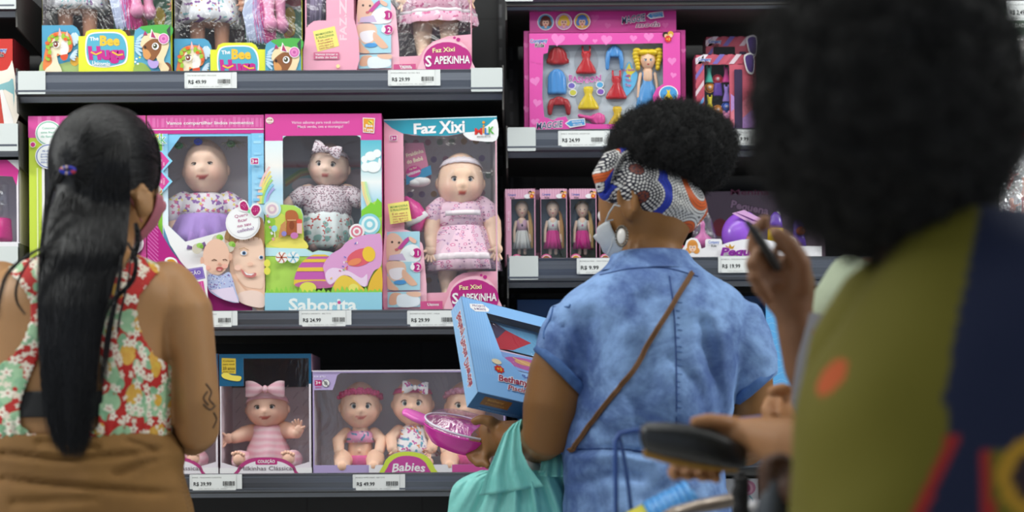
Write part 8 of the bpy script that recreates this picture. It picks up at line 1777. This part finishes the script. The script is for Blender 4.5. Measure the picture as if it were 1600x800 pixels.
# other arm, hand round the basket handle
b.tube([P(1420, 600, YE+.08), P(1360, 650, YE+.14), P(1310, 640, YE+.2), P(1268, 640, YE+.26), P(1245, 642, YE+.3)], [.048, .042, .036, .03, .024], '#fff', n=20)
b.tube([P(1247, 642, YE+.3), P(1232, 640, YE+.32), P(1218, 640, YE+.335)], [(.024, .02), (.034, .019), (.034, .018)], '#fff', n=16)
fingers(b, [[(1222, 622+k*13, 2.53), (1202+k*2, 626+k*14, 2.53), (1196+k*2, 640+k*14, 2.515), (1206+k*2, 650+k*13, 2.505)] for k in range(4)], .0092)
b.tube([P(1238, 622, 2.5), P(1222, 608, 2.49), P(1208, 612, 2.485)], [.013, .0115, .01], '#fff', n=12)
trousers(Ep, YT, 1430, 1560, 1050, [(1050, 1358, 1632, .15, 0), (1100, 1370, 1620, .145, 0), (1130, 1395, 1595, .12, 0)], m_cloth('brown_trousers', '#4a4038')); legs(b, YT, 1430, 1560, 1060, .08); remesh(b, 'body', SK_E, Ep, .005, 3); hE.eyes(Ep); shoes(Ep, YT, 1430, 1560, 1060, '#5a4a40')
b = MB(); b.loft(torso_rings([(545, 1410, 1570, .09, 0), (600, 1372, 1624, .122, 0), (700, 1374, 1622, .13, 0), (850, 1378, 1612, .132, 0), (1080, 1360, 1630, .14, 0)], YT, n=80, step=8), '#fff'); b.tube([P(1415, 590, YT), P(1380, 650, YT)], [.06, .056], '#fff', n=24); remesh(b, 'shirt', m_cloth('grey_cotton', '#77777a'), Ep, .007, 3); b = MB(); b.blob(P(1476, 415, YT-.015), (.082, .092, .095), '#fff'); b.build('hair', M_HAIR, Ep)
# wallet
t = NT('black_leather'); t.bump(t.noise(180, 4), .25, .002); M_LEA = t.base(lin('#0d0f11'), .36, Specular_IOR_Level=.6)
th = thing('wallet', P(1085, 700, 2.29), 'black leather zip wallet with an ochre edge held out in front of the denim dress', 'wallet'); b = MB(); R_ = []
for x, t0, t1, d in ((1000, 670, 688, .003), (1003, 664, 698, .010), (1012, 660, 706, .015), (1040, 659, 714, .019), (1075, 662, 722, .021), (1110, 670, 728, .020), (1140, 683, 732, .016), (1158, 694, 733, .011), (1166, 703, 731, .004)):
    c0 = P(x, (t0+t1)/2, 2.285); h = (t1-t0)/2*2.285/F; R_.append([c0+Vector((0, -d*math.cos(q), h*math.copysign(abs(math.sin(q))**.8, math.sin(q)))) for q in [2*PI*j/32 for j in range(32)]])
b.loft(R_, '#fff'); b.build('leather_body', M_LEA, th)
b = MB(); b.tube([P(1010, 706, 2.29), P(1050, 717, 2.29), P(1100, 728, 2.29), P(1150, 733, 2.29)], [(.008, .005), (.008, .006), (.006, .006), (.004, .004)], '#8a6418', n=12, up=(0, -1, 0)); b.build('ochre_edge', m_plain('ochre_leather', '#9a7020', .5), th)
# basket
M_BLUEW = m_plain('blue_coated_wire', '#2d4f94', .35); th = thing('shopping_basket', P(1090, 900, 2.6), 'wire shopping basket with a thin blue handle, hanging low in front of the denim dress', 'shopping basket')
Yk = 2.53
b = MB(); b.tube([P(963, 815, Yk-.03), P(962, 720, Yk-.03), P(962, 688, Yk-.03), P(968, 678, Yk-.028), P(985, 674, Yk-.02), P(1060, 667, Yk-.005), P(1140, 657, Yk), P(1236, 646, Yk+.01), P(1262, 650, Yk+.02), P(1268, 680, Yk+.03), P(1270, 815, Yk+.03)], .0036, '#fff', n=12)
b.tube([P(968, 684, Yk-.022), P(974, 710, Yk), P(982, 760, Yk+.02), P(988, 815, Yk+.03)], .0032, '#fff', n=12); b.build('handle', M_BLUEW, th)
b = MB(); zt_, zb_ = P(1100, 812, Yk).z, P(1100, 990, Yk).z; xl_, xr_ = P(950, 812, Yk).x, P(1275, 812, Yk).x
def loopz(z, ins): return [Vector((x, y, z)) for x, y in ((xl_+ins, Yk-.11+ins), (xr_-ins, Yk-.11+ins), (xr_-ins, Yk+.11-ins), (xl_+ins, Yk+.11-ins), (xl_+ins, Yk-.11+ins))]
for k in range(6): b.tube(loopz(zt_+(zb_-zt_)*k/5, .02*k/5), .0018 if k else .0032, '#fff', n=6, cap=None)
for i in range(17):
    t_ = i/16
    for yy, s_ in ((-.11, 1), (.11, -1)): x = xl_+(xr_-xl_)*t_; b.tube([Vector((x, Yk+yy, zt_)), Vector((x+.02*(1-2*t_), Yk+yy+s_*.02, zb_))], .0013, '#fff', n=5)
for i in range(10):
    t_ = i/9; y = Yk-.11+.22*t_; b.tube([Vector((xl_, y, zt_)), Vector((xl_+.02, y, zb_)), Vector((xr_-.02, y, zb_)), Vector((xr_, y, zt_))], .0013, '#fff', n=5)
b.build('wire_body', M_BLUEW, th)
# contents of the basket
ax0, ax1 = P(1018, 816, 2.5), P(1080, 785, 2.5); b = MB(); th = thing('food_tub', ax0, 'tub with a ribbed light blue lid lying in the basket', 'plastic tub')
dv = (ax1-ax0).normalized(); b.tube([ax0-dv*.06, ax0], [.029, .031], '#e6dc50', n=32, cap='flat'); b.build('yellow_tub', M_PLASTIC, th); b = MB()
for k in range(7): b.tube([ax0+dv*(.005+k*.01), ax0+dv*(.012+k*.01)], [.0335+.0008*(k % 2), .0342-.0006*(k % 2)], '#5ea8ea', n=32, cap='flat')
b.tube([ax0, ax1], [.0325, .0325], '#5ea8ea', n=32, cap='flat'); b.tube([ax1, ax1+dv*.006], [.031, .027], '#72b8f4', n=32, cap='flat'); b.tube([ax1+dv*.005, ax1+dv*.011], [.0165, .016], '#5ea8ea', n=24, cap='flat'); b.build('ribbed_lid', M_PLASTIC, th)
b = MB(); b.loft([[P(x, y+dy*math.sin(q), 2.44+.03*math.cos(q)+.004*math.sin(5*q+x*.05)) for q in [2*PI*j/28 for j in range(28)]] for x, y, dy in ((1035, 803, 3), (1050, 800, 9), (1090, 792, 12), (1140, 782, 12), (1160, 777, 9), (1168, 775, 3))], '#b8b0a8'); tag(b.build('wrapped_packet', m_plain('crinkled_wrap', '#a89a8c', .18, .3, 25, .8, 30, Metallic=.35)), 'long clear wrapped packet resting on the basket next to the blue lid', 'packet')
b = MB(); b.loft([[P(x, y+dy*math.sin(q), 2.5+.03*math.cos(q)) for q in [2*PI*j/24 for j in range(24)]] for x, y, dy in ((1150, 800, 4), (1160, 798, 16), (1190, 798, 18), (1205, 800, 6))], '#e9e6ea'); tag(b.build('white_packet', m_plain('white_plastic_wrap', '#dcdce0', .2, .1, 20, .5, 30)), 'white plastic packet standing in the basket corner near the dark pouch', 'packet')
b = MB(); random.seed(3)
for k in range(13): b.tube([P(1150+3*math.sin(k*1.3), 748+k*6, 2.4), P(1158+4*math.sin(k), 751+k*6, 2.395), P(1166, 748+k*6, 2.4)], .0042, '#111', n=8)
b.tube([P(1157, 742, 2.402), P(1155, 775, 2.402), P(1160, 800, 2.40), P(1172, 830, 2.4)], [(.008, .004), (.009, .004), (.01, .004), (.01, .004)], '#111'); tag(b.build('black_strap', m_plain('black_webbing', '#0e0e10', .6)), 'black gathered strap hanging beneath the wallet over the basket', 'strap')
